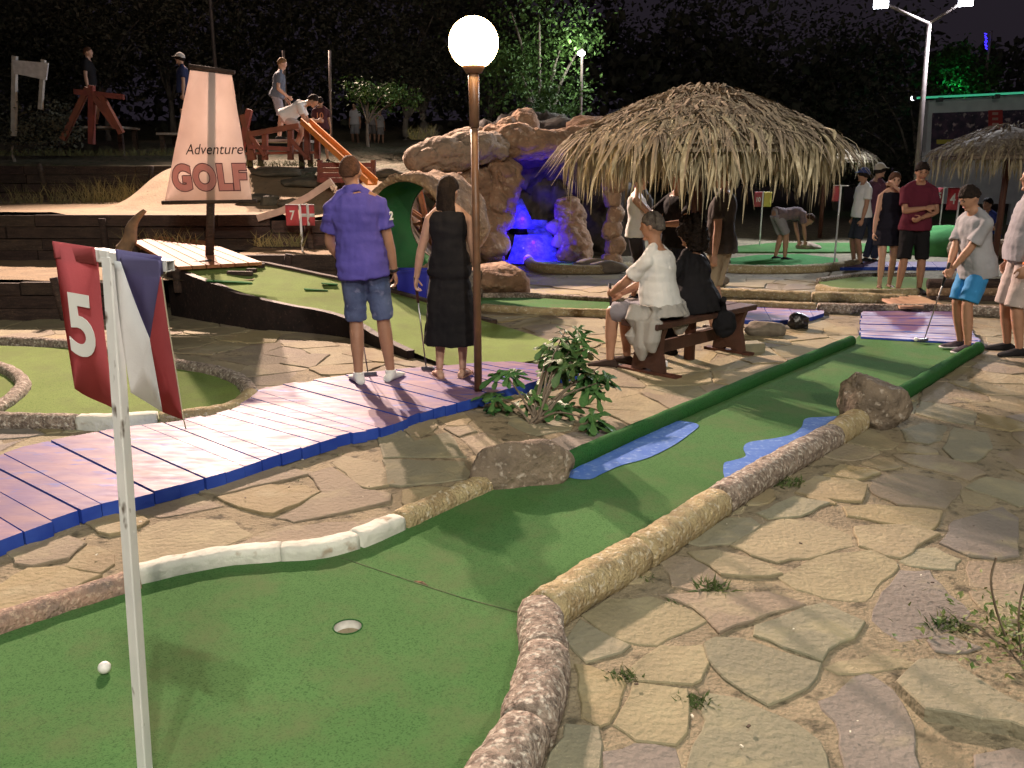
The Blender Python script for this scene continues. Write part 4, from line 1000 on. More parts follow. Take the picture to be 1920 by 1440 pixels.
def terrace(name, x0, x1, y0, y1, z, label, th=0.06):
    mb = MB(); nx_, ny_ = 30, 10
    vs = [(x0 + (x1 - x0) * i / nx_, y0 + (y1 - y0) * j / ny_, z + 0.03 * noise.noise(Vector((x0 + (x1 - x0) * i / nx_, y0 + (y1 - y0) * j / ny_, 0)) * 2.5)) for j in range(ny_ + 1) for i in range(nx_ + 1)]
    mb.add(vs, [(j * (nx_ + 1) + i, j * (nx_ + 1) + i + 1, (j + 1) * (nx_ + 1) + i + 1, (j + 1) * (nx_ + 1) + i) for j in range(ny_) for i in range(nx_)])
    return tag(mb.build(name, M_sand, smooth=True, fix=False), label, kind='structure')
terrace('terrace', -11, -3.0, 10.05, 12.4, 0.45, 'lower sand terrace behind the timber wall')
def timber_wall(x0, x1, y, z0, z1, rows, label, seed=0, yaw=0.0, postgap=1.5, L=2.3):
    rg = random.Random(seed); o = empty('retaining_wall', ((x0 + x1) / 2, y, z0), label, 'timber wall')
    hgt = (z1 - z0) / rows; dx = cos(yaw); dy = sin(yaw)
    for r in range(rows):
        x = x0 - rg.uniform(0, 1)
        while x < x1:
            e = min(x + L * rg.uniform(.8, 1.2), x1); a = max(x, x0)
            if e - a > .1:
                mb = MB(); z = z0 + hgt * (r + .5); jy = rg.uniform(-.02, .02)
                mb.beam((a + .01, y + (a - x0) * math.tan(yaw) + jy, z), (e - .01, y + (e - x0) * math.tan(yaw) + jy, z + rg.uniform(-.01, .01)), 0.09, hgt - 0.012)
                mb.build('sleeper', M_bark, parent=o)
            x = e
    x = x0 + .6
    while x < x1:
        mb = MB(); lean = rg.uniform(-.12, .12); yy = y + (x - x0) * math.tan(yaw) - .10
        mb.tube([(x, yy, z0 - .05), (x + lean, yy - .01, z1 + rg.uniform(-.08, .06))], .05, 8, jit=.1); mb.build('stake', M_bark, parent=o, smooth=True)
        x += postgap * rg.uniform(.8, 1.3)
    return o
timber_wall(-10, -4.05, 10.0, -.02, .44, 3, 'lowest dark timber retaining wall at the left edge', 1)
timber_wall(-11, -3.35, 12.28, .42, 1.08, 4, 'middle dark timber retaining wall below the sail', 2)
timber_wall(-13, -6.45, 16.95, 1.08, 1.74, 4, 'upper dark timber retaining wall on the hillside', 3)
timber_wall(-3.35, -1.75, 12.28, .30, 1.00, 4, 'dark timber wall under the sand mound beside the tunnel', 4)
a, b = D(445, 488, 11.2), D(628, 500, 11.0)
timber_wall(a.x, b.x, 11.15, .25, .64, 2, 'low brown timber edging behind the ship ramp', 5, postgap=.7)
terrace('terrace', -3.6, -2.0, 11.2, 12.3, 0.62, 'small sand ledge behind the ship ramp')
# pale border board rising along the mound
mb = MB(); pts = [D(484, 409, 12.2), D(530, 395, 12.2), D(580, 368, 12.22), D(622, 340, 12.25)]
for i in range(len(pts) - 1):
    mb.beam(pts[i], pts[i + 1] + (pts[i + 1] - pts[i]) * .02, .10, .09)
tag(mb.build('border_board', pm('pale_board', (.52, .40, .33), (.40, .30, .25), 6, .7, .3, 20), fix=False), 'pale painted border board rising along the sand mound', 'border board')
for i, (x, y, d_, rx) in enumerate([(478, 318, 14.2, .36), (500, 327, 13.9, .16), (545, 334, 13.8, .24), (570, 312, 15, .5), (520, 305, 15.6, .5), (700, 312, 15.5, .3), (730, 318, 15.4, .35), (650, 320, 15.2, .25)]):
    p = D(x, y, d_); zz = hill_z(p.x, p.y)
    boulder((p.x, p.y, zz + .03), (rx, rx * .6, .10), 40 + i, label=['long dark flat rock on the sand mound beside the sail', 'small dark flat rock under the long one on the mound', 'dark flat rock lower on the mound above the border board', 'broad mossy rock at the crest of the mound', 'mossy flat rock at the crest nearest the sail', 'flat rock left of the grotto rim', 'flat dark slab at the grotto rim', 'flat rock below the orange chute'][i], mat=pm('moss_rock', (.11, .10, .075), (.07, .065, .05), 9, .95, .8, 22), sub=3)

# ================================================================ ship hole: carpet ramp, hull, deck, mast and sail
ship = empty('ship_ramp', G(330, 590), 'raised ship-shaped carpet ramp with a dark hull side behind the man in purple', 'golf ramp')
N_ = [(320, 502, .56), (400, 532, .44), (480, 560, .33), (640, 594, .20), (735, 642, .08), (865, 690, .035), (1000, 676, .03)]
F_ = [(400, 492, .60), (480, 494, .56), (620, 522, .42), (760, 555, .24), (905, 600, .10), (1000, 628, .05), (1062, 648, .03)]
NN, FF = spline([G(*p) for p in N_], 6), spline([G(*p) for p in F_], 6)
mb = MB(); m = len(NN); K = 6
for i in range(m):
    for k in range(K + 1): mb.v.append(NN[i].lerp(FF[i], k / K))
for i in range(m - 1):
    for k in range(K):
        a = i * (K + 1) + k; mb.f.append([a, a + 1, a + K + 2, a + K + 1]); mb.m.append(0)
mb.build('turf', M_carpet_y, parent=ship, smooth=True, fix=False)
M_hull = pm('tarred_hull', (.022, .014, .013), (.012, .009, .009), 7, .7, .8, 20, c3=(.05, .03, .025), c3amt=.1)
mb = MB()
def hull(P, o_, top=.02):
    d0 = [p + Vector((0, 0, top + .01 * noise.noise(p * 9))) for p in P]
    out = []
    for i, p in enumerate(P):
        t = (P[min(i + 1, len(P) - 1)] - P[max(i - 1, 0)]); t.z = 0; t.normalize(); nn = Vector((t.y, -t.x, 0)) * o_
        out.append([d0[i] - nn * .0 - nn * .02, d0[i] + nn * .06, Vector((p.x, p.y, -.03)) + nn * .05, Vector((p.x, p.y, -.03)) - nn * .02])
    mb.rings(out)
hull(NN[:27], 1)
mb.build('hull_side', M_hull, parent=ship)
mb = MB(); hull([p for p in FF[3:26]], -1, .03); mb.build('far_side', M_bark, parent=ship)
# end cap of the hull
mb = MB(); mb.beam(NN[0] + Vector((0, 0, -.27)), FF[0] + Vector((0, 0, -.27)), .06, .62); mb.build('end_board', M_hull, parent=ship)
# low blocks and dark patches on the ramp
def on_ramp(px, py):
    best = None
    for z in [k * .01 for k in range(0, 62)]:
        g = G(px, py, z)
        # nearest ramp vertex height
        d_ = min(((v.x - g.x) ** 2 + (v.y - g.y) ** 2, v.z) for v in rampv)
        e = abs(d_[1] - z) + d_[0] * .5
        if best is None or e < best[0]: best = (e, g)
    return best[1]
rampv = [NN[i].lerp(FF[i], k / K) for i in range(m) for k in range(K + 1)]
for x, y, sx, sy in ((450, 518, .30, .07), (472, 513, .12, .06)):
    p = on_ramp(x, y); mb = MB(); mb.box(p + Vector((0, 0, .035)), (sx, sy, .05), rz=-.1); mb.build('obstacle_block', M_bark, parent=ship, bevel=.006)
for x, y, sx, sy in ((592, 545, .26, .12), (618, 534, .18, .10), (430, 530, .5, .12)):
    p = on_ramp(x, y); mb = MB(); mb.box(p + Vector((0, 0, .012)), (sx, sy, .012), rz=.35, rot=Matrix.Rotation(.35, 3, 'Z') @ Matrix.Rotation(.10, 3, 'Y')); mb.build('dark_turf_patch', M_carpet_d, parent=ship)
M_orange = pm('orange_plank', (.33, .15, .065), (.24, .105, .048), 5, .7, .4, 24, stretch=(1, 4, 1), rand=.12)
sd_ = empty('ship_deck', G(300, 480, .6), 'sloping orange plank deck with a curved prow behind the ship ramp', 'plank deck')
A0, A1, B0, B1 = G(248, 452, .78), G(345, 437, .78), G(332, 500, .60), G(492, 491, .60)
for k in range(6):
    t0, t1 = k / 6 + .008, (k + 1) / 6 - .008
    a0, a1, b0, b1 = A0.lerp(A1, t0), A0.lerp(A1, t1), B0.lerp(B1, t0), B0.lerp(B1, t1); dn = Vector((0, 0, .04))
    mb = MB(); mb.add([a0, a1, b1, b0, a0 - dn, a1 - dn, b1 - dn, b0 - dn], [(3, 2, 1, 0), (4, 5, 6, 7), (0, 1, 5, 4), (1, 2, 6, 5), (2, 3, 7, 6), (3, 0, 4, 7)]); mb.build('plank', M_orange, parent=sd_)
mb = MB(); pd = A0.y - .05
mb.tube(spline([D(232, 470, pd), D(244, 448, pd), D(248, 425, pd), D(258, 408, pd), D(272, 394, pd)], 6), [.11 - .0036 * k for k in range(25)], 10, jit=.15); mb.build('prow', pm('weathered_trunk', (.25, .17, .10), (.14, .10, .07), 8, .85, .7, 20), parent=sd_, smooth=True)
for (u0, v0) in ((0, 0), (1, 0), (0, 1), (1, 1)):
    p = (A0.lerp(A1, u0)).lerp(B0.lerp(B1, u0), v0 * .96 + .02); mb = MB(); mb.tube([Vector((p.x, p.y, .3)), p - Vector((0, 0, .03))], .05, 8); mb.build('deck_post', M_bark, parent=sd_)
md = 10.95
mast = empty('sail_mast', D(393, 487, md), 'tall canvas sail lettered Adventure GOLF on a dark mast', 'sail')
mb = MB(); mb.tube([D(393, 489, md + .03), D(395, 380, md + .03), D(397, 128, md + .03)], [.055, .05, .04], 12, jit=.05); mb.build('mast', M_bark, parent=mast, smooth=True)
mb = MB(); mb.tube([D(304, 380, md), D(392, 378, md - .01), D(481, 377, md)], .028, 10, jit=.1); mb.build('lower_yard', M_bark, parent=mast, smooth=True)
mb = MB(); mb.tube([D(354, 124, md), D(440, 136, md)], .026, 10, jit=.1); mb.build('upper_yard', M_bark, parent=mast, smooth=True)
s00, s10, s01, s11 = D(358, 132, md), D(436, 141, md), D(311, 376, md), D(474, 374, md)
def sailf(u, v):
    p = (s00.lerp(s10, u)).lerp(s01.lerp(s11, u), v); p.y -= .10 * sin(pi * u) * sin(pi * min(1, v * 1.05)) + .03 - .012 * sin(v * 17) * (1 - v) ; return p
M_sail = cloth('sail_canvas', (.74, .63, .58), (.66, .55, .50), 2.5, tl=.50, bump=.25, bscale=120)
surf('sail', M_sail, mast, [(0, 0), (1, 0), (1, 1), (0, 1)], sailf, sub=5, thick=.003)
su = (s11 - s01).normalized()
def snap(off):
    def f(p):
        v = (s00.z - p.z) / (s00.z - s01.z); a = s00.lerp(s01, v); b = s10.lerp(s11, v); u = max(0, min(1, (p.x - a.x) / (b.x - a.x))); q = sailf(u, v); return Vector((p.x, q.y - off, p.z))
    return f
put_text('Adventure', .175, D(405, 281, md), su, (0, 0, 1), pm('ink_dark', (.035, .028, .03), rough=.9), mast, 'lettering', depth=.0008, shear=.28, squeeze=.90, warp=snap(.014))
M_rose = cloth('ink_rose', (.84, .52, .49), (.78, .46, .44), 6, tl=.5)
def bubble(txt, size, px, py, sq_):
    put_text(txt, size, D(px, py, md), su, (0, 0, 1), pm('ink_outline', (.10, .035, .045), rough=.9), mast, 'lettering_outline', depth=.0006, offset=.026, squeeze=sq_, spacing=1.12, warp=snap(.019), line=.0055)
    put_text(txt, size, D(px, py, md), su, (0, 0, 1), M_rose, mast, 'lettering', depth=.0006, offset=.024, squeeze=sq_, spacing=1.12, warp=snap(.017))
bubble('GOLF', .40, 395, 335, .83)

# ================================================================ log tunnel with green lining, water wheel, chute
M_log = pm('log_bark', (.33, .215, .13), (.19, .125, .08), 7, .9, 1.0, 22, c3=(.45, .33, .22), c3amt=.2, c3scale=18, bdist=.04)
tc0 = D(757, 424, 11.0); td = Vector((.40, .92, 0)).normalized(); tl_ = 1.15; tr = .64
tun = empty('log_tunnel', (tc0.x, tc0.y, 0), 'hollow log tunnel with a green carpet lining behind the couple', 'tunnel')
sx_ = Vector((td.y, -td.x, 0))
def ring(c, r, n_=44, j=0.0):
    out = []
    for k in range(n_):
        a = 2 * pi * k / n_; q = c + (sx_ * cos(a) + Vector((0, 0, 1)) * sin(a)) * r
        if j: q += (sx_ * cos(a) + Vector((0, 0, 1)) * sin(a)) * j * noise.noise(q * 5)
        out.append(q)
    return out
c1 = tc0 + td * tl_
mb = MB(); mb.rings([ring(tc0 + td * .04, tr - .10), ring(tc0, tr - .07, j=.04), ring(tc0 + td * .0, tr - .01, j=.06)] + [ring(tc0 + td * (tl_ * k / 10), tr, j=.09) for k in range(1, 10)] + [ring(c1, tr - .02, j=.06), ring(c1, tr - .09), ring(c1 - td * .04, tr - .10)], cap=False)
mb.build('log_shell', M_log, parent=tun, smooth=True)
mb = MB(); mb.rings([ring(tc0 + td * .05, tr - .095), ring(tc0 + td * .5, tr - .10), ring(c1 - td * .05, tr - .095)], cap=False); mb.build('green_lining', M_carpet_d, parent=tun, smooth=True)
for x, w__ in ((-.5, .3), (.45, .3)):
    p = tc0 + td * .6 + sx_ * x; mb = MB(); mb.box((p.x, p.y, .18), (w__, 1.0, .36), rz=atan2(td.y, td.x) - pi / 2); mb.build('cradle', M_rock, parent=tun, bevel=.03)
wc = D(800, 415, 13.8); wheel = empty('water_wheel', (wc.x, wc.y, wc.z - .7), 'orange wooden water wheel seen through the log tunnel', 'water wheel')
for s in (-.16, .16):
    for k in range(8):
        a = 2 * pi * k / 8 + .2; mb = MB(); mb.beam(wc + Vector((0, s, 0)), wc + Vector((cos(a) * .66, s, sin(a) * .66)), .05, .05, up=(0, 1, 0)); mb.build('spoke', M_orange, parent=wheel)
    mb = MB(); mb.tube([wc + Vector((cos(2 * pi * k / 32) * .62, s, sin(2 * pi * k / 32) * .62)) for k in range(33)], .035, 6); mb.build('rim', M_orange, parent=wheel)
for k in range(12):
    a = 2 * pi * k / 12; mb = MB(); mb.box(wc + Vector((cos(a) * .58, 0, sin(a) * .58)), (.18, .32, .02), rot=Matrix.Rotation(-a, 3, 'Y')); mb.build('paddle', M_orange, parent=wheel)
for s in (-.3, .3):
    mb = MB(); mb.beam(wc + Vector((.0, s, -.70)), wc + Vector((0, s, .08)), .07, .07, up=(0, 1, 0)); mb.build('support', M_bark, parent=wheel)
mb = MB(); mb.tube([wc + Vector((0, -.34, 0)), wc + Vector((0, .34, 0))], .04, 8); mb.build('axle', M_bark, parent=wheel)
M_org = pm('orange_varnish', (.62, .24, .055), (.52, .19, .045), 5, .4, .2, 20, spec=.5)
M_redwood = pm('red_timber', (.20, .060, .040), (.13, .042, .03), 5, .7, .3, 20, rand=.15)
ch = empty('wooden_chute', D(640, 290, 14.3), 'bright orange wooden water chute slanting down to the tunnel', 'chute')
ca, cb = D(573, 232, 15.0), D(698, 346, 13.2)
mb = MB(); mb.beam(ca, cb, .14, .025); mb.build('chute_floor', M_org, parent=ch)
cs = (cb - ca).normalized().cross(Vector((0, 0, 1))).normalized()
for s in (-1, 1):
    mb = MB(); mb.beam(ca + cs * s * .08 + Vector((0, 0, .04)), cb + cs * s * .08 + Vector((0, 0, .04)), .022, .10); mb.build('chute_side', M_org, parent=ch)
pl_ = empty('timber_platform', D(540, 300, 15.3), 'red brown timber platform with railings at the top of the chute', 'platform')
def bm_(o, a, b, s=.07, mat=None, name='beam'):
    mb = MB(); mb.beam(a, b, s, s, up=(.1, 1, 0) if abs((Vector(b) - Vector(a)).normalized().z) > .9 else (0, 0, 1)); mb.build(name, mat or M_redwood, parent=o)
dd = 15.2
for x, yt, yb in ((545, 238, 300), (576, 240, 300), (470, 248, 300), (497, 250, 300), (595, 250, 298)):
    bm_(pl_, D(x, yb, dd), D(x, yt, dd), .085, name='post')
bm_(pl_, D(466, 252, dd - .06), D(560, 236, dd - .06), .085, name='rail'); bm_(pl_, D(466, 275, dd - .06), D(545, 280, dd - .06), .07, name='rail')
bm_(pl_, D(545, 262, dd - .08), D(576, 296, dd - .08), .06, name='brace'); bm_(pl_, D(470, 255, dd - .08), D(497, 292, dd - .08), .06, name='brace'); bm_(pl_, D(455, 215, dd), D(476, 300, dd), .09, name='brace'); bm_(pl_, D(448, 300, dd), D(468, 205, dd), .09, name='brace')
for k in range(5):
    z = D(545, 288 - k * 0, dd).z; mb = MB(); mb.beam(D(462, 288, dd + .1 + .16 * k), D(600, 286, dd + .1 + .16 * k), .15, .04); mb.build('deck_board', M_redwood, parent=pl_)
rb = empty('red_water_box', D(650, 330, 14.6), 'red brown timber box below the chute behind the man head', 'timber box')
for k in range(4):
    mb = MB(); z0_ = D(600, 338 - k * 9.5, 14.4); z1_ = D(702 - k * 2, 338 - k * 9.5, 14.4); mb.beam(z0_, z1_, .05, .075); mb.build('board', M_redwood, parent=rb)
for x in (600, 650, 700):
    bm_(rb, D(x, 342, 14.47), D(x, 300, 14.47), .07, name='post')
lf = empty('timber_trestle', D(180, 250, 17.6), 'red brown timber trestle on the hill at the far left', 'trestle')
for a, b in (((118, 262), (165, 165)), ((165, 165), (218, 240)), ((172, 160), (172, 270)), ((140, 172), (232, 182)), ((190, 180), (228, 250))):
    bm_(lf, D(*a, 17.6), D(*b, 17.65), .10, name='beam')
ws = empty('notice_board', D(55, 250, 17.3), 'white notice board on two pale posts under the trees at the far left', 'notice board')
mb = MB(); q = [D(22, 112, 17.3), D(90, 118, 17.3), D(86, 150, 17.3), D(26, 138, 17.3)]; mb.add(q + [p + Vector((0, .04, 0)) for p in q], [(0, 1, 2, 3), (7, 6, 5, 4), (0, 4, 5, 1), (1, 5, 6, 2), (2, 6, 7, 3), (3, 7, 4, 0)]); mb.build('panel', pm('pale_panel', (.55, .55, .56), (.38, .38, .4), 9, .7), parent=ws)
bm_(ws, D(26, 255, 17.35), D(28, 105, 17.35), .08, pm('pale_post', (.42, .40, .37), (.3, .29, .27), 9, .8), 'post'); bm_(ws, D(76, 205, 17.35), D(82, 112, 17.35), .07, MATS['pale_post'], 'post')
bt = D(775, 548, 10.6); bn = empty('blue_bin', (bt.x, bt.y, 0), 'blue plastic bin behind the woman putter hand', 'bin')
mb = MB(); t0_, t1_ = D(748, 506, 10.6), D(806, 506, 10.6); wq = (t1_.x - t0_.x)
def rsq(c, a, b_): return [c + Vector((x * a / 2, y * b_ / 2, 0)) for x, y in ((-1, -1), (1, -1), (1, 1), (-1, 1))]
bc = Vector((bt.x, bt.y, 0)); hz_ = t0_.z
mb.rings([rsq(bc, wq * .86, .26), rsq(bc + Vector((0, 0, hz_)), wq, .32), rsq(bc + Vector((0, 0, hz_)), wq * .93, .29), rsq(bc + Vector((0, 0, .03)), wq * .8, .22)]); mb.build('tub', pm('blue_plastic', (.02, .025, .32), rough=.5), parent=bn)
mb = MB(); mb.rings([rsq(bc + Vector((0, 0, hz_ - .015)), wq * 1.04, .35), rsq(bc + Vector((0, 0, hz_ + .008)), wq * 1.04, .35), rsq(bc + Vector((0, 0, hz_ + .008)), wq * .93, .29), rsq(bc + Vector((0, 0, hz_ - .015)), wq * .93, .29)], cap=False, closed=True); mb.build('rim', MATS['blue_plastic'], parent=bn)
flag_at(569, 503, 384, 0.40, '7', 'small red number seven flag beside a white cross flag behind the man', second='danish', wdt=.17, hgt=.27)
flag_at(892, 520, 388, 0.0, '8', 'small flag with a blue cross showing right of the woman', second='norse', wdt=.14, hgt=.26)

# ================================================================ grotto of artificial rock with a blue lit cascade
M_art = pm('sandstone_rock', (.36, .225, .14), (.23, .145, .095), 4, .92, 1.0, 12, c3=(.46, .35, .25), c3amt=.15, c3scale=7, bdist=.06)
M_art_g = pm('pale_rock', (.36, .275, .20), (.24, .185, .14), 4, .92, 1.0, 12, bdist=.06)
gr = empty('rock_grotto', (D(960, 490, 16).x, 16, 0), 'artificial sandstone grotto arch with a cascade left of the large parasol', 'rock grotto')
def grock(x, y, d_, rx, ry, rz_, seed, mat=None, sub=4, rot=0.0, rough=.13):
    p = D(x, y, d_); return boulder(p, (rx, ry, rz_), seed, name='rock', mat=mat or M_art, parent=gr, sub=sub, rz=rot, rough=rough, cuts=18)
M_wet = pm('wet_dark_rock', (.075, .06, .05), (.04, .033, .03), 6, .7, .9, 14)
def rock_run(pts, rad, seed, mat, fl=.8, amp=.32, name='rock_mass'):
    """a continuous run of layered rock along pts"""
    w_ = spline([D(*p) for p in pts], 13); m_ = len(w_) - 1; rr = []
    for i in range(m_ + 1):
        t = i / m_ * (len(rad) - 1); a = int(min(t, len(rad) - 2)); rr.append(rad[a] + (rad[a + 1] - rad[a]) * (t - a))
    mb = MB(); rs = []; off = Vector((seed * 2.3, seed * .7, 0))
    for i, p in enumerate(w_):
        d = (w_[min(i + 1, m_)] - w_[max(i - 1, 0)]).normalized(); sd = d.cross(Vector((0, 0, 1))); sd = sd.normalized() if sd.length > .2 else Vector((0, -1, 0)); u = sd.cross(d).normalized(); e = min(i, m_ - i); taper = (.35, .75, .93)[e] if e < 3 else 1.0
        row = []
        for k in range(54):
            a = 2 * pi * k / 54; q = p + (sd * cos(a) + u * sin(a) * fl) * rr[i] * taper
            f = amp * (noise.noise(q * 1.4 + off) + .6 * noise.noise(q * 3.1 + off) - .75 * max(0, .16 - abs(noise.noise(q * 2.6 - off))) * 4 + .22 * noise.noise(q * 14 + off) + .35 * abs(noise.noise(q * 7.3 + off)) + .28 * noise.noise(Vector((q.x * 1.2, q.y * 1.2, q.z * 11)) + off))
            row.append(q + (q - p) * f)
        rs.append(row)
    mb.rings(rs); return mb.build(name, mat, parent=gr, smooth=True)
rock_run([(762, 302, 15.2), (800, 292, 15.4), (850, 285, 15.6), (905, 280, 15.8), (945, 288, 16.0)], [.18, .32, .36, .36, .30], 1, M_art_g)
rock_run([(905, 262, 16.4), (960, 262, 16.3), (1010, 272, 16.3), (1060, 268, 16.4), (1110, 262, 16.5), (1170, 262, 16.6), (1230, 275, 16.8)], [.30, .38, .30, .28, .32, .36, .30], 2, M_art)
rock_run([(945, 300, 16.0), (935, 350, 16.2), (915, 400, 16.2), (905, 450, 16.0), (900, 488, 15.8)], [.34, .38, .40, .42, .45], 3, M_art, fl=1.0)
rock_run([(790, 330, 15.6), (830, 345, 15.9), (880, 350, 16.1), (920, 345, 16.2)], [.3, .42, .45, .35], 4, M_art)
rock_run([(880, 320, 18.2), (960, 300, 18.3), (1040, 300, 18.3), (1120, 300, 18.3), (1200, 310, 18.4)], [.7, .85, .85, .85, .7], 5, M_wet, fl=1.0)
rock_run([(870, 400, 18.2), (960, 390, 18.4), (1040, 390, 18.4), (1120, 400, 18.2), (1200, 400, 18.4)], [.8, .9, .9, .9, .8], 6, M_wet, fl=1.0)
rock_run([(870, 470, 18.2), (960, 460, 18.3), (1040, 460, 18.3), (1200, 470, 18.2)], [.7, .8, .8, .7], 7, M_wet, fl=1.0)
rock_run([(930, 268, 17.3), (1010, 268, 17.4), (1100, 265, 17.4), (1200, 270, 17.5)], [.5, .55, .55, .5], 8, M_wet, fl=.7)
rock_run([(1062, 372, 16.9), (1066, 400, 16.8), (1072, 430, 16.6), (1080, 465, 16.3), (1075, 488, 16.1)], [.20, .26, .28, .32, .34], 9, M_art, fl=1.0)
grock(982, 236, 16.8, .36, .35, .32, 65); grock(955, 243, 16.5, .25, .3, .25, 60); grock(1105, 246, 16.9, .5, .4, .30, 67); grock(880, 262, 16.4, .50, .4, .24, 63, M_art_g)
grock(1045, 425, 16.7, .22, .2, .18, 76, M_art_g, 3); grock(1055, 452, 16.4, .26, .2, .16, 77, M_art_g, 3)
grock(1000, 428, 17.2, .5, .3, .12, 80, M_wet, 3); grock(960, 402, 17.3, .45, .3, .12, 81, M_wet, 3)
# cascade and pool
M_water = pm('foaming_water', (.16, .18, .40), (.07, .08, .22), 9, .25, .8, 24, spec=.6, bdist=.03)
def fall(pts, wd, dep):
    mb = MB(); rows = []
    for k, p in enumerate(pts):
        p = Vector(p); rows.append([p + Vector((wd[k] * (i / 8 - .5), -.05 * sin(pi * i / 8) + .03 * noise.noise(p * 7 + Vector((i, 0, 0))), .02 * noise.noise(Vector((i * 1.3, k * 1.7, 0))))) for i in range(9)])
    b = len(mb.v)
    for r in rows: mb.v += r
    for j in range(len(rows) - 1):
        for i in range(8): a = j * 9 + i; mb.f.append([a, a + 1, a + 10, a + 9]); mb.m.append(0)
    return mb.build('cascade', M_water, parent=gr, smooth=True)
fall([D(962, 372, 17.2), D(965, 395, 17.0), D(972, 420, 16.9), D(985, 428, 16.75)], [.35, .5, .6, .75], 0)
fall([D(1005, 412, 17.0), D(1010, 425, 16.9), D(1015, 440, 16.7)], [.4, .5, .5], 0)
fall([D(1000, 440, 16.6), D(1002, 460, 16.45), D(1000, 486, 16.3), D(995, 494, 15.9)], [.7, .8, .95, 1.2], 0)
pw = MB(); pw.add([D(915, 496, 15.6), D(1050, 494, 15.7), D(1050, 486, 17), D(920, 486, 17)], [(0, 1, 2, 3)]); pw.build('pool_water', pm('pool_water', (.03, .04, .10), rough=.08, bump=.4, bscale=10, spec=.6), parent=gr)
for i, (x, y, d_, pw_) in enumerate(((1000, 452, 16.2, 50.0), (980, 408, 16.75, 20.0), (985, 482, 15.9, 18.0))):
    e = D(x, y, d_); mb = MB(); mb.ell(e + Vector((.0, -.03, -.02)), (.035, .035, .035), 10, 6)
    lamp_o = mb.build('underwater_lamp', pm('blue_led', (.02, .0, 1), emit=5, emitc=(.06, .01, 1.0)), parent=gr)
    l = bpy.data.lights.new('blue_lamp', 'POINT'); l.energy = pw_; l.color = (.022, .004, 1.0); l.shadow_soft_size = .06
    lo = bpy.data.objects.new('blue_lamp', l); col.objects.link(lo); lo.parent = gr; lo.location = e + Vector((0, .08, .05)) - wloc(gr)
# stacked pillar right of the grotto
pil = empty('stone_pillar', G(1150, 500), 'stacked sandstone pillar under the left eave of the large parasol', 'pillar')
py_ = G(1150, 502).y
for i, (y, rx, rz_) in enumerate(((488, .22, .20), (462, .20, .20), (432, .21, .20), (402, .17, .22), (372, .17, .2), (345, .24, .16), (325, .27, .12))):
    boulder(D(1150 + (3 if i % 2 else -3), y, py_), (rx, rx * .9, rz_ * 1.05), 90 + i, name='rock', mat=M_art, parent=pil, sub=3, cuts=16)
q = G(925, 560); boulder(q + Vector((0.05, .4, .18)), (.55, .45, .30), 101, label='big brown bowl-shaped rock right of the lamp post', mat=M_art)
q = G(915, 500); boulder(q + Vector((0, .3, .35)), (.38, .35, .30), 102, label='squared brown rock by the grotto behind the lamp post', mat=M_art)
for i, (x, y, r, lb) in enumerate([(1108, 505, .34, 'dark long rock on the edge of the small green by the pillar'), (1090, 492, .2, 'grey rock between the small green and the pillar'), (1140, 512, .35, 'flat dark rock at the pillar foot')]):
    q = G(x, y); boulder(q + Vector((0, .1, .08)), (r, r * .6, .13), 110 + i, label=lb, mat=MATS['grey_rock'], sub=3)
# ---- small greens of the middle ground
def small_green(pts, label, mat, r=.06, zk=None, kl=None, kmat=None, front=None):
    o = carpet('putting_green', [G(x, y, .03) for x, y in pts], .03, mat, label)
    if front: kerb('stone_kerb', [(front, r, kmat or K_tan, 1.0)], kl)
    return o
small_green([(985, 490), (1000, 470), (1030, 462), (1075, 462), (1115, 470), (1110, 500), (1040, 505), (1000, 503)], 'small green below the grotto pool', M_carpet, r=.09, kl='low rounded kerb round the small green below the grotto', front=[(990, 486), (1000, 498), (1030, 505), (1085, 507), (1130, 506), (1180, 500)])
small_green([(900, 558), (1000, 558), (1180, 568), (1180, 580), (1040, 580), (900, 573)], 'narrow green strip crossing behind the seated man', M_carpet, r=.055, kl='low kerb along the narrow green strip behind the bench', front=[(905, 578), (1000, 584), (1060, 586), (1130, 588), (1185, 590)])
kerb('stone_kerb', [([(905, 556), (1000, 556), (1100, 562), (1190, 566)], .05, K_grey, 1.0)], 'far low kerb of the narrow green strip')
small_green([(1370, 484), (1420, 478), (1500, 476), (1570, 484), (1575, 497), (1500, 502), (1370, 500)], 'bright green by the bending man', pm('bright_carpet', (.05, .21, .06), (.07, .24, .07), 3, .92, .9, 300, spec=.15), r=.08, kl='low ochre kerb before the bending man', front=[(1365, 504), (1430, 506), (1510, 505), (1570, 500), (1610, 493)])
small_green([(1375, 462), (1450, 455), (1600, 455), (1720, 462), (1720, 472), (1375, 472)], 'farther green strip behind the bending man', M_carpet)
small_green([(1535, 527), (1600, 519), (1720, 519), (1790, 528), (1780, 546), (1640, 550), (1545, 541)], 'oval green at the feet of the couple in dark clothes', M_carpet_y, r=.06, kl='near stone kerb of the oval green', front=[(1535, 540), (1580, 548), (1650, 550), (1720, 548)])
kerb('stone_kerb', [([(1535, 527), (1600, 518), (1660, 516), (1730, 517)], .05, K_grey, 1.0)], 'far stone kerb of the oval green')
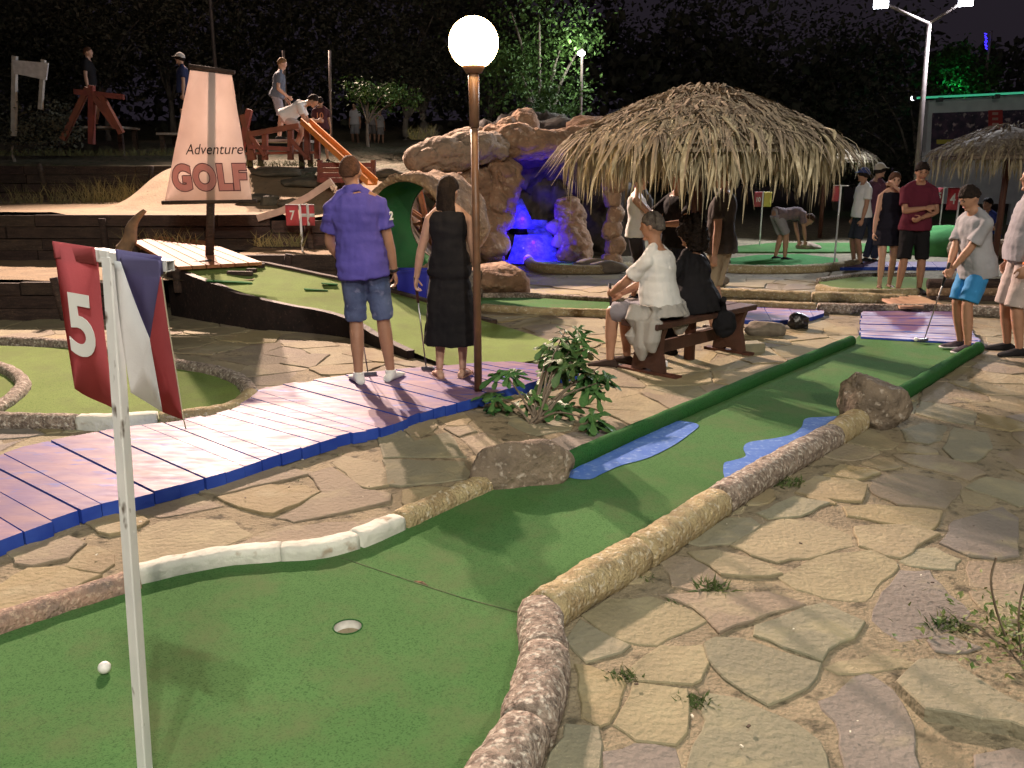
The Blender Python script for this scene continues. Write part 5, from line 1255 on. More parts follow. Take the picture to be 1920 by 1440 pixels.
# stream bed with rope-like edges
kerb('stone_kerb', [([(1335, 548), (1420, 552), (1520, 556)], .075, K_tan, .9), ([(1524, 556), (1610, 558), (1700, 562)], .075, K_tan, .9)], 'far rope-like stone edge of the little stream')
kerb('stone_kerb', [([(1345, 572), (1430, 574), (1530, 578)], .075, K_tan, .9), ([(1534, 578), (1620, 580), (1730, 580), (1860, 584), (1960, 590)], .075, K_grey, .9)], 'near rope-like stone edge of the little stream')
mb = MB(); mb.add([G(1335, 551, .004), G(1720, 562, .004), G(1720, 578, .004), G(1340, 570, .004)], [(3, 2, 1, 0)]); tag(mb.build('stream_water', pm('dark_stream', (.02, .016, .012), rough=.12, bump=.3, bscale=12, spec=.6)), 'dark shallow stream between the stone edges', kind='structure')
ft = empty('plank_footbridge', G(1715, 570), 'small pale wooden footbridge by the man in maroon', 'footbridge')
for k in range(4):
    a, b = G(1665 + k * 16, 562 - k * 2, .09), G(1700 + k * 20, 577 - k, .09); mb = MB(); mb.beam(a, b, .15, .03); mb.build('plank', pm('pale_plank', (.50, .33, .22), (.40, .26, .17), 6, .7, .3, 20, rand=.15), parent=ft)
deck('tee_platform', [((1790, 580), (1617, 582)), ((1813, 610), (1614, 606)), ((1838, 644), (1612, 631))], 0.05, 0.16, 'lavender blue plank tee beside the boy shoes', th=0.06, seed=9)
deck('tee_platform', [((1385, 572), (1395, 600)), ((1470, 572), (1490, 600)), ((1545, 577), (1545, 586))], 0.05, 0.3, 'blue plank tee behind the black bag', th=0.06, seed=12)
deck('tee_platform', [((1580, 491), (1575, 501)), ((1680, 491), (1690, 501)), ((1790, 491), (1800, 501))], 0.05, 0.4, 'distant blue plank tee behind the couple in dark clothes', th=0.06, seed=13)
flag_at(1563, 505, 348, 0, '', 'thin white flag pole right of the bending man', second='none', wdt=.12, hgt=.26)
flag_at(1424, 462, 360, 0, '10', 'far red flag above the bending man', second='yellow', wdt=.17, hgt=.32, tsz=.14)
flag_at(1783, 500, 352, 0, '4', 'red number four flag behind the boy head', second='none', wdt=.20, hgt=.38, lean=.0, tsz=.26)
flag_at(1758, 455, 352, 0, '15', 'far red flag number fifteen between the man and the boy', second='none', wdt=.22, hgt=.36, tsz=.2)
gm = D(1790, 470, 17.5); bmb = MB()
boulder(Vector((gm.x, 17.9, .05)), (.9, .7, .55), 120, name='grass_mound', label='bright green turf mound behind the boy', mat=MATS['bright_carpet'], sub=3, cuts=2, rough=.06, cat='turf mound')
for i, (x, y, r, z, lb) in enumerate([(1745, 470, .28, .2, 'dark leaning rock left of the turf mound'), (1768, 470, .30, .16, 'pale round rock before the turf mound'), (1650, 478, .2, .1, 'small grey rock behind the woman legs'), (1520, 470, .3, .1, 'flat rock right of the bending man'), (1340, 540, .25, .12, 'dark stone by the stream end')]):
    q = G(x, y); boulder(q + Vector((0, .2, z * .7)), (r, r * .7, z), 130 + i, label=lb, mat=MATS['grey_rock'] if i % 2 == 0 else M_art_g, sub=3)
lw = empty('dark_log_wall', G(1880, 600), 'dark low log wall behind the boy knees', 'log wall')
for k in range(3):
    mb = MB(); a, b = D(1740, 560 - k * 14, 11.6), D(1990, 560 - k * 14, 11.4); mb.tube([a, a.lerp(b, .5), b], .075, 10, jit=.12); mb.build('log', [M_log, M_bark, M_bark][k - 1] if k else M_bark, parent=lw, smooth=True)
# ================================================================ trees
M_trunk = pm('grey_trunk', (.23, .20, .17), (.13, .11, .095), 6, .9, .8, 14, stretch=(1, 1, .3))
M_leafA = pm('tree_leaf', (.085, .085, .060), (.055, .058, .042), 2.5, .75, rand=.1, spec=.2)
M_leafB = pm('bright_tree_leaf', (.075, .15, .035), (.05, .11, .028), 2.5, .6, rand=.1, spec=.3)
def tree(base, h, crown_c, crown_r, label, nleaf=5000, seed=0, leaf=None, ls=.14, trunk_r=.10, fork=3, clumps=26, lean=(0, 0)):
    base = Vector(base); rg = random.Random(seed); o = empty('tree', base, label, 'tree', )
    cc = base + Vector(crown_c); cr = Vector(crown_r)
    fk = base + Vector((lean[0] * .5, lean[1] * .5, max(.5, (crown_c[2] - crown_r[2]) * .75)))
    mb = MB(); mb.tube(spline([base + Vector((0, 0, -.1)), base.lerp(fk, .5) + Vector((rg.gauss(0, .06), rg.gauss(0, .05), 0)), fk], 5), [trunk_r * (1.25 - .045 * k) for k in range(11)], 10, jit=.12, jscale=4)
    cl = []
    for i in range(clumps):
        while True:
            v = Vector((rg.uniform(-1, 1), rg.uniform(-1, 1), rg.uniform(-1, 1)))
            if .25 < v.length < 1: break
        cl.append(cc + Vector((v.x * cr.x, v.y * cr.y, v.z * cr.z)))
    for i in range(min(clumps, 11)):
        t = cl[i]; mid = fk.lerp(t, .5) + Vector((0, 0, .12 * (t - fk).length))
        mb.tube(spline([fk + Vector((0, 0, -.05)), mid, t], 4), [trunk_r * (.55 - .05 * k) for k in range(9)], 6, jit=.1)
    mb.build('trunk', M_trunk, parent=o, smooth=True)
    mb = MB(); per = nleaf // clumps
    for c in cl:
        s = rg.uniform(.16, .34) * (cr.x + cr.y + cr.z) / 3
        for i in range(int(per * rg.uniform(.5, 1.5))):
            p = c + Vector((rg.gauss(0, s), rg.gauss(0, s), rg.gauss(0, s * .75)))
            d = Vector((rg.gauss(0, 1), rg.gauss(0, 1), rg.gauss(-.3, .7))); L = ls * rg.uniform(.6, 1.4)
            leaflet(mb, p, d, Vector((rg.gauss(0, .7), rg.gauss(0, .7), 1)), L, L * .62)
    tag(mb.build('crown', leaf or M_leafA, parent=o, fix=False), kind='stuff')
    return o
def hz3(x, y): return hill_z(x, y) if y > 12.4 else 0
def tree_at(px, dist, h, crown_px, cr, label, **k):
    x = (px - 960) / F_PX * dist * 1.0; b = Vector((x, dist, hz3(x, dist) - .05)); c = D(*crown_px, dist) - b
    return tree(b, h, c, cr, label, **k)
tree_at(228, 29.5, 5, (170, 45), (3.6, 1.8, 1.6), 'pale slim trunk tree with a dark crown above the trestle', seed=1, nleaf=9000, trunk_r=.09)
tree_at(160, 31, 5, (60, 60), (3.0, 1.8, 2.1), 'tree with a leaning trunk behind the notice board', seed=2, nleaf=8000, trunk_r=.11)
tree_at(-40, 29, 5, (-10, 110), (2.5, 1.6, 2.5), 'dense dark tree cut by the left edge', seed=3, nleaf=7000)
tree_at(350, 32, 5, (330, 20), (3.4, 1.8, 2.5), 'dark tree rising behind the top of the sail', seed=4, nleaf=8000)
tree_at(470, 33, 6, (500, 60), (3.2, 1.8, 2.7), 'dark tree between the sail and the chute', seed=5, nleaf=7000)
tree_at(800, 30, 6, (740, 40), (3.6, 1.8, 2.5), 'forked tree standing behind the grotto left of the globe lamp', seed=6, nleaf=9000, trunk_r=.13)
tree_at(770, 29.5, 6, (830, 90), (2.2, 1.5, 1.9), 'second forked trunk tree close to the globe lamp', seed=16, nleaf=6000, trunk_r=.10)
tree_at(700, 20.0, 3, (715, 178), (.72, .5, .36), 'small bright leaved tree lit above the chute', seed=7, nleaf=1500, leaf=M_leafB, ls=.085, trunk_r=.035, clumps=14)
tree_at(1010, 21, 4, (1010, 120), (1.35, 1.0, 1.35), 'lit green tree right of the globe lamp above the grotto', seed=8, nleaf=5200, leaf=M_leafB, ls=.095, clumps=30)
tree_at(920, 31, 6, (930, 60), (2.5, 1.6, 2.5), 'dim tree right behind the globe lamp', seed=9, nleaf=7000)
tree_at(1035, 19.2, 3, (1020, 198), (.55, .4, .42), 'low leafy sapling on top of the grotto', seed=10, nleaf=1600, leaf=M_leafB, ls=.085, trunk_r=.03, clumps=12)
tree_at(60, 18.0, 2, (72, 238), (.75, .6, .42), 'round dark shrub at the foot of the notice board', seed=11, nleaf=3000, ls=.08, trunk_r=.03, clumps=16)
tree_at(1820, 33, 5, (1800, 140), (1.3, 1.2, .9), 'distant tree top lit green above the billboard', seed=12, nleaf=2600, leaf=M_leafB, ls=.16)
tree_at(1560, 36, 7, (1520, 110), (5.2, 2.5, 3.2), 'tall dim tree between the parasol and the right floodlight', seed=13, nleaf=9000, ls=.2, trunk_r=.2)
tree_at(1270, 40, 7, (1260, 120), (5.0, 2.5, 3.3), 'tall dim tree behind the tip of the large parasol', seed=14, nleaf=8000, ls=.22, trunk_r=.2)
tree_at(1700, 30, 6, (1690, 240), (1.8, 1.4, 1.5), 'dark bushy tree left of the billboard', seed=15, nleaf=5000, ls=.14)
# the wood beyond: one dark mass
mb = MB(); rg = random.Random(77)
for i in range(34000):
    y = rg.uniform(33, 46); px_ = rg.uniform(-500, 2500); top = 9.5 if px_ < 1150 else 6.5
    x = (px_ - 960) / F_PX * y; z = rg.uniform(1.0, top + 2.0 * noise.noise(Vector((x * .2, 0, 4)))) ; p = Vector((x, y, z))
    if noise.noise(p * .45) < -.34: continue
    leaflet(mb, p, (rg.gauss(0, 1), rg.gauss(0, 1), rg.gauss(0, 1)), Vector((rg.gauss(0, 1), rg.gauss(0, 1), 1)), rg.uniform(.25, .6), rg.uniform(.18, .4))
tag(mb.build('distant_wood', M_leafA, fix=False), 'dark wood closing off the view behind the course', kind='stuff')
# bushes at the terraces: dry twiggy brush along the walls
def brush(px, py, d_, w_, h_, label, seed, nb=160, mat=None):
    rg = random.Random(seed); mb = MB(); c = D(px, py, d_)
    for i in range(nb):
        q = c + Vector((rg.uniform(-w_, w_), rg.uniform(-.1, .1), 0)); d = Vector((rg.gauss(0, .45), rg.gauss(-.15, .3), 1)).normalized(); L = h_ * rg.uniform(.4, 1.2)
        blade(mb, [q, q + d * L * .5 + Vector((rg.gauss(0, .03), 0, 0)), q + d * L + Vector((rg.gauss(0, .06), 0, -L * .1))], rg.uniform(.006, .014), Vector((1, rg.gauss(0, .5), 0)).normalized())
    return tag(mb.build('dry_brush', mat or pm('dry_grass', (.25, .21, .10), (.15, .14, .06), 6, .9), fix=False), label, 'dry brush')
brush(150, 385, 15.6, 1.3, .45, 'dry brush along the upper terrace wall left of the sail', 1, 240)
brush(240, 380, 16.2, .8, .55, 'tall dry weeds by the upper terrace behind the sail edge', 2, 200)
brush(300, 470, 11.9, .5, .35, 'dry weeds at the prow of the ship deck', 3, 90)
brush(520, 462, 11.6, .35, .22, 'dry weeds on the small sand ledge', 4, 90)
brush(150, 292, 18.0, 2.2, .18, 'grass fringe along the hill top at the left', 5, 600, pm('hill_grass', (.13, .14, .06), (.09, .10, .045), 5, .9))
brush(560, 312, 15.5, 1.0, .14, 'thin grass on the crest of the mound', 6, 260, MATS['hill_grass'])
brush(795, 262, 17.6, .25, .30, 'grass tuft growing on the grotto rocks', 7, 160, MATS['hill_grass'])

# ================================================================ thin poles and the far right
for i, (x, yt, yb, d_, r, lb) in enumerate([(622, 95, 285, 20, .03, 'thin pale pole among the trees above the chute'), (535, 95, 190, 21, .035, 'short pale pole behind the leaning boy')]):
    mb = MB(); a, b = D(x, yb, d_), D(x - 4, yt, d_); a.z = hz3(a.x, a.y) - .05; mb.tube([a, b], r, 8); tag(mb.build('thin_pole', M_steel, smooth=True), lb, 'pole')
tl = empty('tree_lamp', D(1090, 100, 20.5), 'small bright lamp glowing among the lit leaves', 'lamp')
p = D(1090, 100, 20.5); mb = MB(); mb.ell(p, (.09, .05, .06), 12, 8); mb.build('bulb', pm('lamp_white', (1, 1, 1), emit=14, emitc=(1, 1, .95)), parent=tl)
mb = MB(); g_ = hz3(p.x, p.y); mb.tube([Vector((p.x + .02, p.y + .08, g_)), p + Vector((.02, .08, .1))], .03, 8); mb.build('pole', M_steel, parent=tl)
l = bpy.data.lights.new('tree_light', 'POINT'); l.energy = 60; l.color = (.95, 1, .85); l.shadow_soft_size = .1; lo = bpy.data.objects.new('tree_light', l); col.objects.link(lo); lo.parent = tl; lo.location = Vector((-.12, -.35, .05))
# billboard building
bd_ = 27.0
bb = empty('billboard', (D(1850, 360, bd_).x, bd_, 0), 'white billboard wall with a dark crowd photograph at the right edge', 'billboard')
M_bbw = pm('white_board', (.62, .63, .66), (.52, .53, .57), 3, .7)
a, b, c, d_ = D(1742, 188, bd_), D(2080, 168, bd_), D(2080, 382, bd_), D(1730, 382, bd_)
mb = MB(); mb.add([a, b, c, d_] + [p + Vector((0, .25, 0)) for p in (a, b, c, d_)], [(0, 1, 2, 3), (7, 6, 5, 4), (0, 4, 5, 1), (1, 5, 6, 2), (2, 6, 7, 3), (3, 7, 4, 0)]); mb.build('board', M_bbw, parent=bb)
for x in (1745, 1900, 2060):
    q = D(x, 370, bd_ + .1); mb = MB(); mb.box((q.x, q.y, q.z / 2 + .1), (.15, .12, q.z + .2)); mb.build('post', M_bbw, parent=bb)
M_crowd = pm('crowd_print', (.10, .06, .10), (.04, .035, .06), 5, .6, c3=(.55, .42, .42), c3amt=.12, c3scale=6)
a, b, c, d_ = D(1748, 212, bd_ - .03), D(2070, 200, bd_ - .03), D(2070, 300, bd_ - .03), D(1744, 300, bd_ - .03)
mb = MB(); mb.add([a, b, c, d_], [(3, 2, 1, 0)]); mb.build('photo_print', M_crowd, parent=bb)
a, b, c, d_ = D(1853, 207, bd_ - .06), D(1880, 206, bd_ - .06), D(1880, 242, bd_ - .06), D(1853, 242, bd_ - .06)
mb = MB(); mb.add([a, b, c, d_], [(3, 2, 1, 0)]); mb.build('red_banner', pm('banner_red', (.45, .05, .05), (.38, .05, .05), 6), parent=bb)
for k in range(3):
    p = D(1866, 213 + 10 * k, bd_ - .08); mb = MB(); mb.box(p, (.17, .01, .07)); mb.build('banner_mark', pm('banner_pale', (.5, .3, .25)), parent=bb)
a, b, c, d_ = D(1756, 262, bd_ - .05), D(1850, 260, bd_ - .05), D(1850, 268, bd_ - .05), D(1756, 270, bd_ - .05)
mb = MB(); mb.add([a, b, c, d_], [(3, 2, 1, 0)]); mb.build('yellow_strip', pm('strip_yellow', (.5, .42, .08)), parent=bb)
for i, (x, y) in enumerate(((1712, 184), (1762, 187), (1868, 181))):
    p = D(x, y, bd_ - .5); mb = MB(); mb.box(p, (.12, .2, .12)); h_ = mb.build('sign_lamp', pm('lamp_housing', (.1, .1, .11)), parent=bb)
a, b = D(1712, 184, bd_ - .5), D(2080, 166, bd_ - .5); mb = MB(); mb.tube([a, b], .03, 8); mb.build('light_rail', pm('green_led_tube', (.05, .5, .2), emit=.35, emitc=(.1, .8, .45)), parent=bb)
p = D(1712, 184, bd_ - .55); mb = MB(); mb.ell(p, (.07, .05, .07), 10, 6); mb.build('lamp_bulb', pm('cool_bulb', (.9, .95, 1), emit=8, emitc=(.8, .9, 1)), parent=bb)
l = bpy.data.lights.new('green_lamp', 'POINT'); l.energy = 10; l.color = (.05, 1, .4); lo = bpy.data.objects.new('green_lamp', l); col.objects.link(lo); lo.parent = bb; lo.location = D(1790, 168, 32.0) - wloc(bb)
ns = empty('neon_sign', D(1848, 75, 33), 'tiny blue neon letters high above the billboard', 'neon sign')
for k, y in enumerate((66, 74, 82, 89)):
    p = D(1848 + (k % 2), y, 33); mb = MB(); mb.tube([p + Vector((-.05, 0, .06)), p + Vector((.04, 0, .04)), p + Vector((-.03, 0, -.02)), p + Vector((.05, 0, -.06))], .018, 6); mb.build('neon_tube', pm('blue_neon', (.05, .03, 1), emit=2.5, emitc=(.05, .03, 1)), parent=ns)
q = D(1851, 75, 33.1); mb = MB(); mb.tube([Vector((q.x + .1, q.y, 0)), q + Vector((.1, 0, .3))], .06, 8); mb.build('mast', M_steel, parent=ns)
# ================================================================ people
def skin(n, c): return pm('skin_' + n, c, tuple(x * .86 for x in c), 14, .55, .15, 60, spec=.35)
SK_tan, SK_pale, SK_mid = skin('tan', (.36, .195, .125)), skin('pale', (.47, .285, .205)), skin('mid', (.40, .225, .15))
H_dark = pm('hair_dark', (.012, .009, .008), (.022, .015, .012), 30, .8, 1.0, 90, spec=.12, bdist=.008)
H_brown = pm('hair_brown', (.055, .028, .018), (.09, .045, .028), 30, .8, 1.0, 90, spec=.12, bdist=.008)
H_grey = pm('hair_grey', (.13, .115, .10), (.07, .06, .055), 30, .8, 1.0, 90, spec=.12, bdist=.008)
H_fair = pm('hair_fair', (.20, .12, .06), (.14, .08, .04), 30, .8, 1.0, 90, spec=.12, bdist=.008)
def fab(n, c, c2=None, sc=3, bs=18, b=.35): return pm('fabric_' + n, c, c2 or tuple(x * .8 for x in c), sc, .9, b, bs, spec=.15, bdist=.02)
M_eye = pm('eye_dark', (.015, .012, .01), rough=.3); M_lip = pm('lip', (.28, .09, .08), rough=.5)
def ik(a, b, l1, l2, pole):
    d = b - a; L = max(.05, min(d.length, (l1 + l2) * .998)); dr = d.normalized()
    x = (l1 * l1 - l2 * l2 + L * L) / (2 * L); h = sqrt(max(0, l1 * l1 - x * x)); pp = pole - dr * pole.dot(dr)
    if pp.length < 1e-4: pp = Vector((0, 0, 1))
    return a + dr * x + pp.normalized() * h, a + dr * L
TM = [(-.17, .080, .080), (-.08, .148, .108), (0, .166, .120), (.25, .152, .108), (.5, .143, .104), (.75, .166, .118), (.90, .180, .112), (1.0, .165, .090), (1.06, .10, .072), (1.11, .060, .058)]
TF = [(-.17, .085, .085), (-.08, .155, .115), (0, .172, .125), (.25, .145, .105), (.5, .120, .092), (.75, .145, .118), (.90, .150, .100), (1.0, .135, .080), (1.06, .085, .066), (1.11, .050, .050)]
def person(label, base, face, h=1.75, sex='m', vox=.012, pose=None, wear=(), hair=('short', None), skinm=None, fat=0.0, showface=False, name='person'):
    base = Vector(base); k = h / 1.75; a = radians(face); fw = Vector((cos(a), sin(a), 0)); rt = Vector((sin(a), -cos(a), 0)); UP = Vector((0, 0, 1))
    o = empty(name, base, label, 'person'); skinm = skinm or SK_mid
    ps = dict(pel=(0, 0, .93), che=(0, 0, 1.425), head=(0, .03, 1.632), hyaw=0, hpitch=0, aL=(-.25, .03, .80), aR=(.25, .03, .80), fL=(-.125, 0, .075), fR=(.125, 0, .075), kp=(0, 1, 0), eL=(-.4, -1, 0), eR=(.4, -1, 0), tL=12, tR=12, twist=0, curl=.9)
    ps.update(pose or {})
    W = lambda v: base + (rt * v[0] + fw * v[1] + UP * v[2]) * k
    V = lambda v: (rt * v[0] + fw * v[1] + UP * v[2])
    pel, che, hc = W(ps['pel']), W(ps['che']), W(ps['head'])
    up = (che - pel).normalized(); lat = rt - up * rt.dot(up); lat.normalize()
    tw = radians(ps['twist']); latc = (Matrix.Rotation(tw, 3, up) @ lat); T = TF if sex == 'f' else TM; sw = (.158 if sex == 'f' else .183)
    TL = (che - pel).length
    def trings(prof, t0, t1, add=lambda t: 0.0, n=26, steps=14, hang=False):
        out = []
        for i in range(steps + 1):
            t = t0 + (t1 - t0) * i / steps; tt = t
            if hang and t < 0: t = 0.0
            for j in range(len(prof) - 1):
                if prof[j][0] <= t <= prof[j + 1][0] or j == len(prof) - 2 or (j == 0 and t < prof[0][0]):
                    f = max(0, min(1, (t - prof[j][0]) / (prof[j + 1][0] - prof[j][0])));
                    if t <= prof[j + 1][0] or j == len(prof) - 2: break
            aa = (prof[j][1] + (prof[j + 1][1] - prof[j][1]) * f) * k + add(t); bb = (prof[j][2] + (prof[j + 1][2] - prof[j][2]) * f) * k + add(t) + fat * max(0, 1 - abs(t - .3) * 1.6) * k
            aa += fat * .5 * max(0, 1 - abs(t - .25) * 1.5) * k
            lt = lat.lerp(latc, max(0, min(1, t))).normalized(); ff = up.cross(lt); c = pel + up * TL * tt
            # spine: chest forward a little, small of the back hollow
            c = c + ff * (.012 * sin(pi * max(0, min(1, t)) * 1.3) * k)
            out.append([c + lt * aa * (abs(cos(q)) ** .88) * (1 if cos(q) >= 0 else -1) + ff * bb * (abs(sin(q)) ** .88) * (1 if sin(q) >= 0 else -1) for q in [2 * pi * m_ / n for m_ in range(n)]])
        return out
    sh = {s: che + latc * s * sw * k - up * .045 * k for s in (-1, 1)}
    hp = {s: pel + lat * s * .088 * k - up * .02 * k for s in (-1, 1)}
    arm, leg = {}, {}
    for s, A, E in ((-1, 'aL', 'eL'), (1, 'aR', 'eR')):
        w_ = W(ps[A]); e, w_ = ik(sh[s], w_, .285 * k, .255 * k, V(ps[E])); arm[s] = (sh[s], e, w_)
    for s, A in ((-1, 'fL'), (1, 'fR')):
        an = W(ps[A]); kn, an = ik(hp[s], an, .425 * k, .425 * k, V(ps.get('k' + A[1], ps['kp']))); leg[s] = (hp[s], kn, an)
    def limb(a_, b_, rr, ext=0.0, t1=1.0):
        m_ = len(rr); pts = [a_.lerp(b_, (i / (m_ - 1)) * t1) for i in range(m_)]
        return spline(pts, 3), [x for i in range(m_ - 1) for x in (rr[i], rr[i] * .667 + rr[i + 1] * .333, rr[i] * .333 + rr[i + 1] * .667)] + [rr[-1]]
    fm = .90 if sex == 'f' else 1.0
    def grow(rr, g): return [r * k * fm + g for r in rr]
    UA, FA, TH, CA = [.054, .052, .047, .042, .040], [.040, .043, .039, .032, .027], [.088, .086, .077, .066, .056], [.053, .057, .053, .041, .034]
    b = MB()
    b.rings(trings(T, -.17, 1.11))
    b.tube([che - up * .02, che.lerp(hc, .45), hc], [.062 * k * fm, .055 * k * fm, .052 * k * fm], 14)
    for s in (-1, 1):
        S, E, W3 = arm[s]
        b.tube([che + up * .105 * k - latc * s * .01, che + latc * s * .085 * k + up * .030 * k, S + up * .004 * k], [.040 * k * fm, .046 * k * fm, .050 * k * fm], 10)
        b.ell(S, (.054 * k * fm,) * 3, 12, 8); b.tube(*limb(S, E, grow(UA, 0)), 12); b.ell(E, (.039 * k * fm,) * 3, 10, 6); b.tube(*limb(E, W3, grow(FA, 0)), 12)
        # hand: palm, four curled fingers, thumb from the side
        d = (W3 - E).normalized(); d = (d + V(ps.get('hd' + ('L' if s < 0 else 'R'), (0, 0, 0)))).normalized()
        pn = latc * (-s); pn = pn - d * pn.dot(d); pn = pn.normalized() if pn.length > .05 else fw
        sd = d.cross(pn).normalized()
        if sd.dot(fw) < 0: sd = -sd
        R = Matrix((sd, pn, d)).transposed(); b.ell(W3 + d * .048 * k, (.041 * k, .018 * k, .056 * k), 12, 8, rot=R)
        cu = ps['curl']
        for q, (off, L) in enumerate(((.030, .068), (.010, .078), (-.011, .072), (-.030, .056))):
            p0 = W3 + d * .078 * k + sd * off * k; d1 = (d * cos(cu * .6) + pn * sin(cu * .6)).normalized(); d2 = (d * cos(cu * 1.7) + pn * sin(cu * 1.7)).normalized()
            p1 = p0 + d1 * L * .55 * k; p2 = p1 + d2 * L * .5 * k; b.tube([p0, p1, p2], [.0100 * k, .0090 * k, .0078 * k], 8)
        p0 = W3 + d * .025 * k + sd * .030 * k; b.tube([p0, p0 + (d * .6 + sd * .6 + pn * .3) * .04 * k, p0 + (d * .9 + sd * .35 + pn * .7) * .075 * k], [.0125 * k, .0108 * k, .009 * k], 8)
        H, K_, An = leg[s]
        b.tube(*limb(H, K_, grow(TH, fat * .15)), 14); b.ell(K_, (.056 * k * fm,) * 3, 10, 6)
        cv = limb(K_, An, grow(CA, 0)); b.tube(*cv, 12)
        # calf belly sits at the back
        sh_d = (An - K_).normalized(); bk = -(fw - sh_d * fw.dot(sh_d)).normalized(); b.ell(K_.lerp(An, .33) + bk * .014 * k, (.046 * k * fm, .046 * k * fm, .10 * k), 10, 8, rot=Matrix((rt, sh_d.cross(rt), sh_d)).transposed())
    # feet
    FR = [(-.068, .024, .030), (-.05, .034, .050), (-.01, .037, .072), (.05, .038, .058), (.10, .044, .042), (.15, .042, .030), (.185, .030, .022), (.20, .012, .014)]
    ft = {}
    for s, A in ((-1, 'tL'), (1, 'tR')):
        An = leg[s][2]; ang = a + radians(-s * ps[A]) * 1.0
        f2 = Vector((cos(ang), sin(ang), 0)); r2 = Vector((sin(ang), -cos(ang), 0)); g = An - UP * .075 * k
        lift = radians(ps.get('lift' + ('L' if s < 0 else 'R'), 0)); f3 = f2 * cos(lift) + UP * -sin(lift) * 1.0; u3 = UP * cos(lift) + f2 * sin(lift)
        ft[s] = (g, f3, r2, u3)
        b.rings([[g + f3 * y * k + r2 * w_ * k * cos(q) + u3 * (hh * .5 + hh * .5 * sin(q)) * k for q in [2 * pi * m_ / 12 for m_ in range(12)]] for y, w_, hh in FR])
    # head
    ha = a + radians(ps['hyaw']); hp_ = radians(ps['hpitch']); hf = Vector((cos(ha) * cos(hp_), sin(ha) * cos(hp_), sin(hp_))); hr = Vector((sin(ha), -cos(ha), 0)); hu = hr.cross(hf)
    Hp = lambda x, y, z: hc + (hr * x + hf * y + hu * z) * k
    rings_ = []
    for i in range(1, 16):
        t = pi * i / 16; z = -cos(t); r = sin(t); row = []
        for q in [2 * pi * m_ / 20 for m_ in range(20)]:
            x, y = r * cos(q), r * sin(q)
            X, Yv, Z = x * .078, y * .098, z * .117
            if z < 0: X *= 1 - .30 * (-z) ** 1.3; Yv = Yv * (1 - .10 * -z) + .018 * (-z) * (1 if y > 0 else .2); 
            if y > 0 and -.1 < z < .25: Yv -= .006
            row.append(Hp(X, Yv, Z))
        rings_.append(row)
    b.rings(rings_)
    b.tube([Hp(0, .088, .022), Hp(0, .104, -.008), Hp(0, .108, -.024)], [.007 * k, .011 * k, .014 * k], 8); b.ell(Hp(0, .070, -.10), (.026 * k, .026 * k, .018 * k), 10, 6)
    for s in (-1, 1): b.ell(Hp(s * .080, -.006, -.008), (.010 * k, .018 * k, .029 * k), 8, 6, rot=Matrix((hr, hf, hu)).transposed())
    b.ell(Hp(0, .086, .030), (.045 * k, .012 * k, .008 * k), 10, 6, rot=Matrix((hr, hf, hu)).transposed())
    remesh(b, 'body', skinm, o, vox, 2)
    if showface:
        for s in (-1, 1):
            m_ = MB(); m_.ell(Hp(s * .030, .088, .008), (.013 * k, .007 * k, .006 * k), 8, 6, rot=Matrix((hr, hf, hu)).transposed()); m_.build('eye', M_eye, parent=o, smooth=True)
            m_ = MB(); m_.ell(Hp(s * .032, .092, .030), (.018 * k, .006 * k, .004 * k), 8, 6, rot=Matrix((hr, hf, hu)).transposed()); m_.build('eyebrow', H_dark, parent=o, smooth=True)
        m_ = MB(); m_.ell(Hp(0, .090, -.058), (.024 * k, .010 * k, .006 * k), 10, 6, rot=Matrix((hr, hf, hu)).transposed()); m_.build('mouth', M_lip, parent=o, smooth=True)
    # ---- hair
    kind, hm = hair[0], hair[1] or H_dark
    Rh = Matrix((hr, hf, hu)).transposed()
    def cap_shape(m_, grow_, front, back, top=.117):
        rs = []
        for i in range(1, 15):
            t = pi * i / 15; z = -cos(t); r = sin(t); row = []
            for q in [2 * pi * j_ / 22 for j_ in range(22)]:
                x, y = r * cos(q), r * sin(q); X, Yv, Z = x * (.078 + grow_), y * (.098 + grow_) - .006, z * (top + grow_)
                lim = back + (front - back) * (.5 + .5 * y) ** 1.2
                if Z < lim: X *= .80; Yv *= .80; Z = lim + (Z - lim) * .12
                row.append(Hp(X, Yv, Z))
            rs.append(row)
        m_.rings(rs)
    hd_ = lambda co, n_: (.0035 * noise.noise(co * 60))
    if kind == 'short': m_ = MB(); cap_shape(m_, .011, .050, -.055); remesh(m_, 'hair', hm, o, max(.008, vox * .8), 1, hd_)
    elif kind == 'buzz': m_ = MB(); cap_shape(m_, .005, .058, -.05); remesh(m_, 'hair', hm, o, max(.007, vox * .7), 1)
    elif kind == 'thick': m_ = MB(); cap_shape(m_, .017, .050, -.045, .122); remesh(m_, 'hair', hm, o, max(.008, vox * .8), 1, lambda co, n_: .007 * noise.noise(co * 40))
    elif kind == 'long':
        m_ = MB(); cap_shape(m_, .014, .052, -.06); L = hair[2] if len(hair) > 2 else .28
        pr = [(.02, .085, .085, -.02), (-.04, .092, .080, -.032), (-.12, .096, .066, -.045), (-.20, .108, .052, -.055), (-L * .9, .100, .040, -.065), (-L * 1.0, .07, .026, -.07), (-L * 1.08, .03, .012, -.07)]
        m_.rings([[Hp(w_ * cos(q), y_ + d2 * sin(q) * (1 if sin(q) < 0 else .35), z_) for q in [2 * pi * j_ / 18 for j_ in range(18)]] for z_, w_, d2, y_ in pr])
        remesh(m_, 'hair', hm, o, max(.009, vox * .9), 2, lambda co, n_: .006 * noise.noise(Vector((co.x * 55, co.y * 55, co.z * 7))))
    elif kind == 'curly':
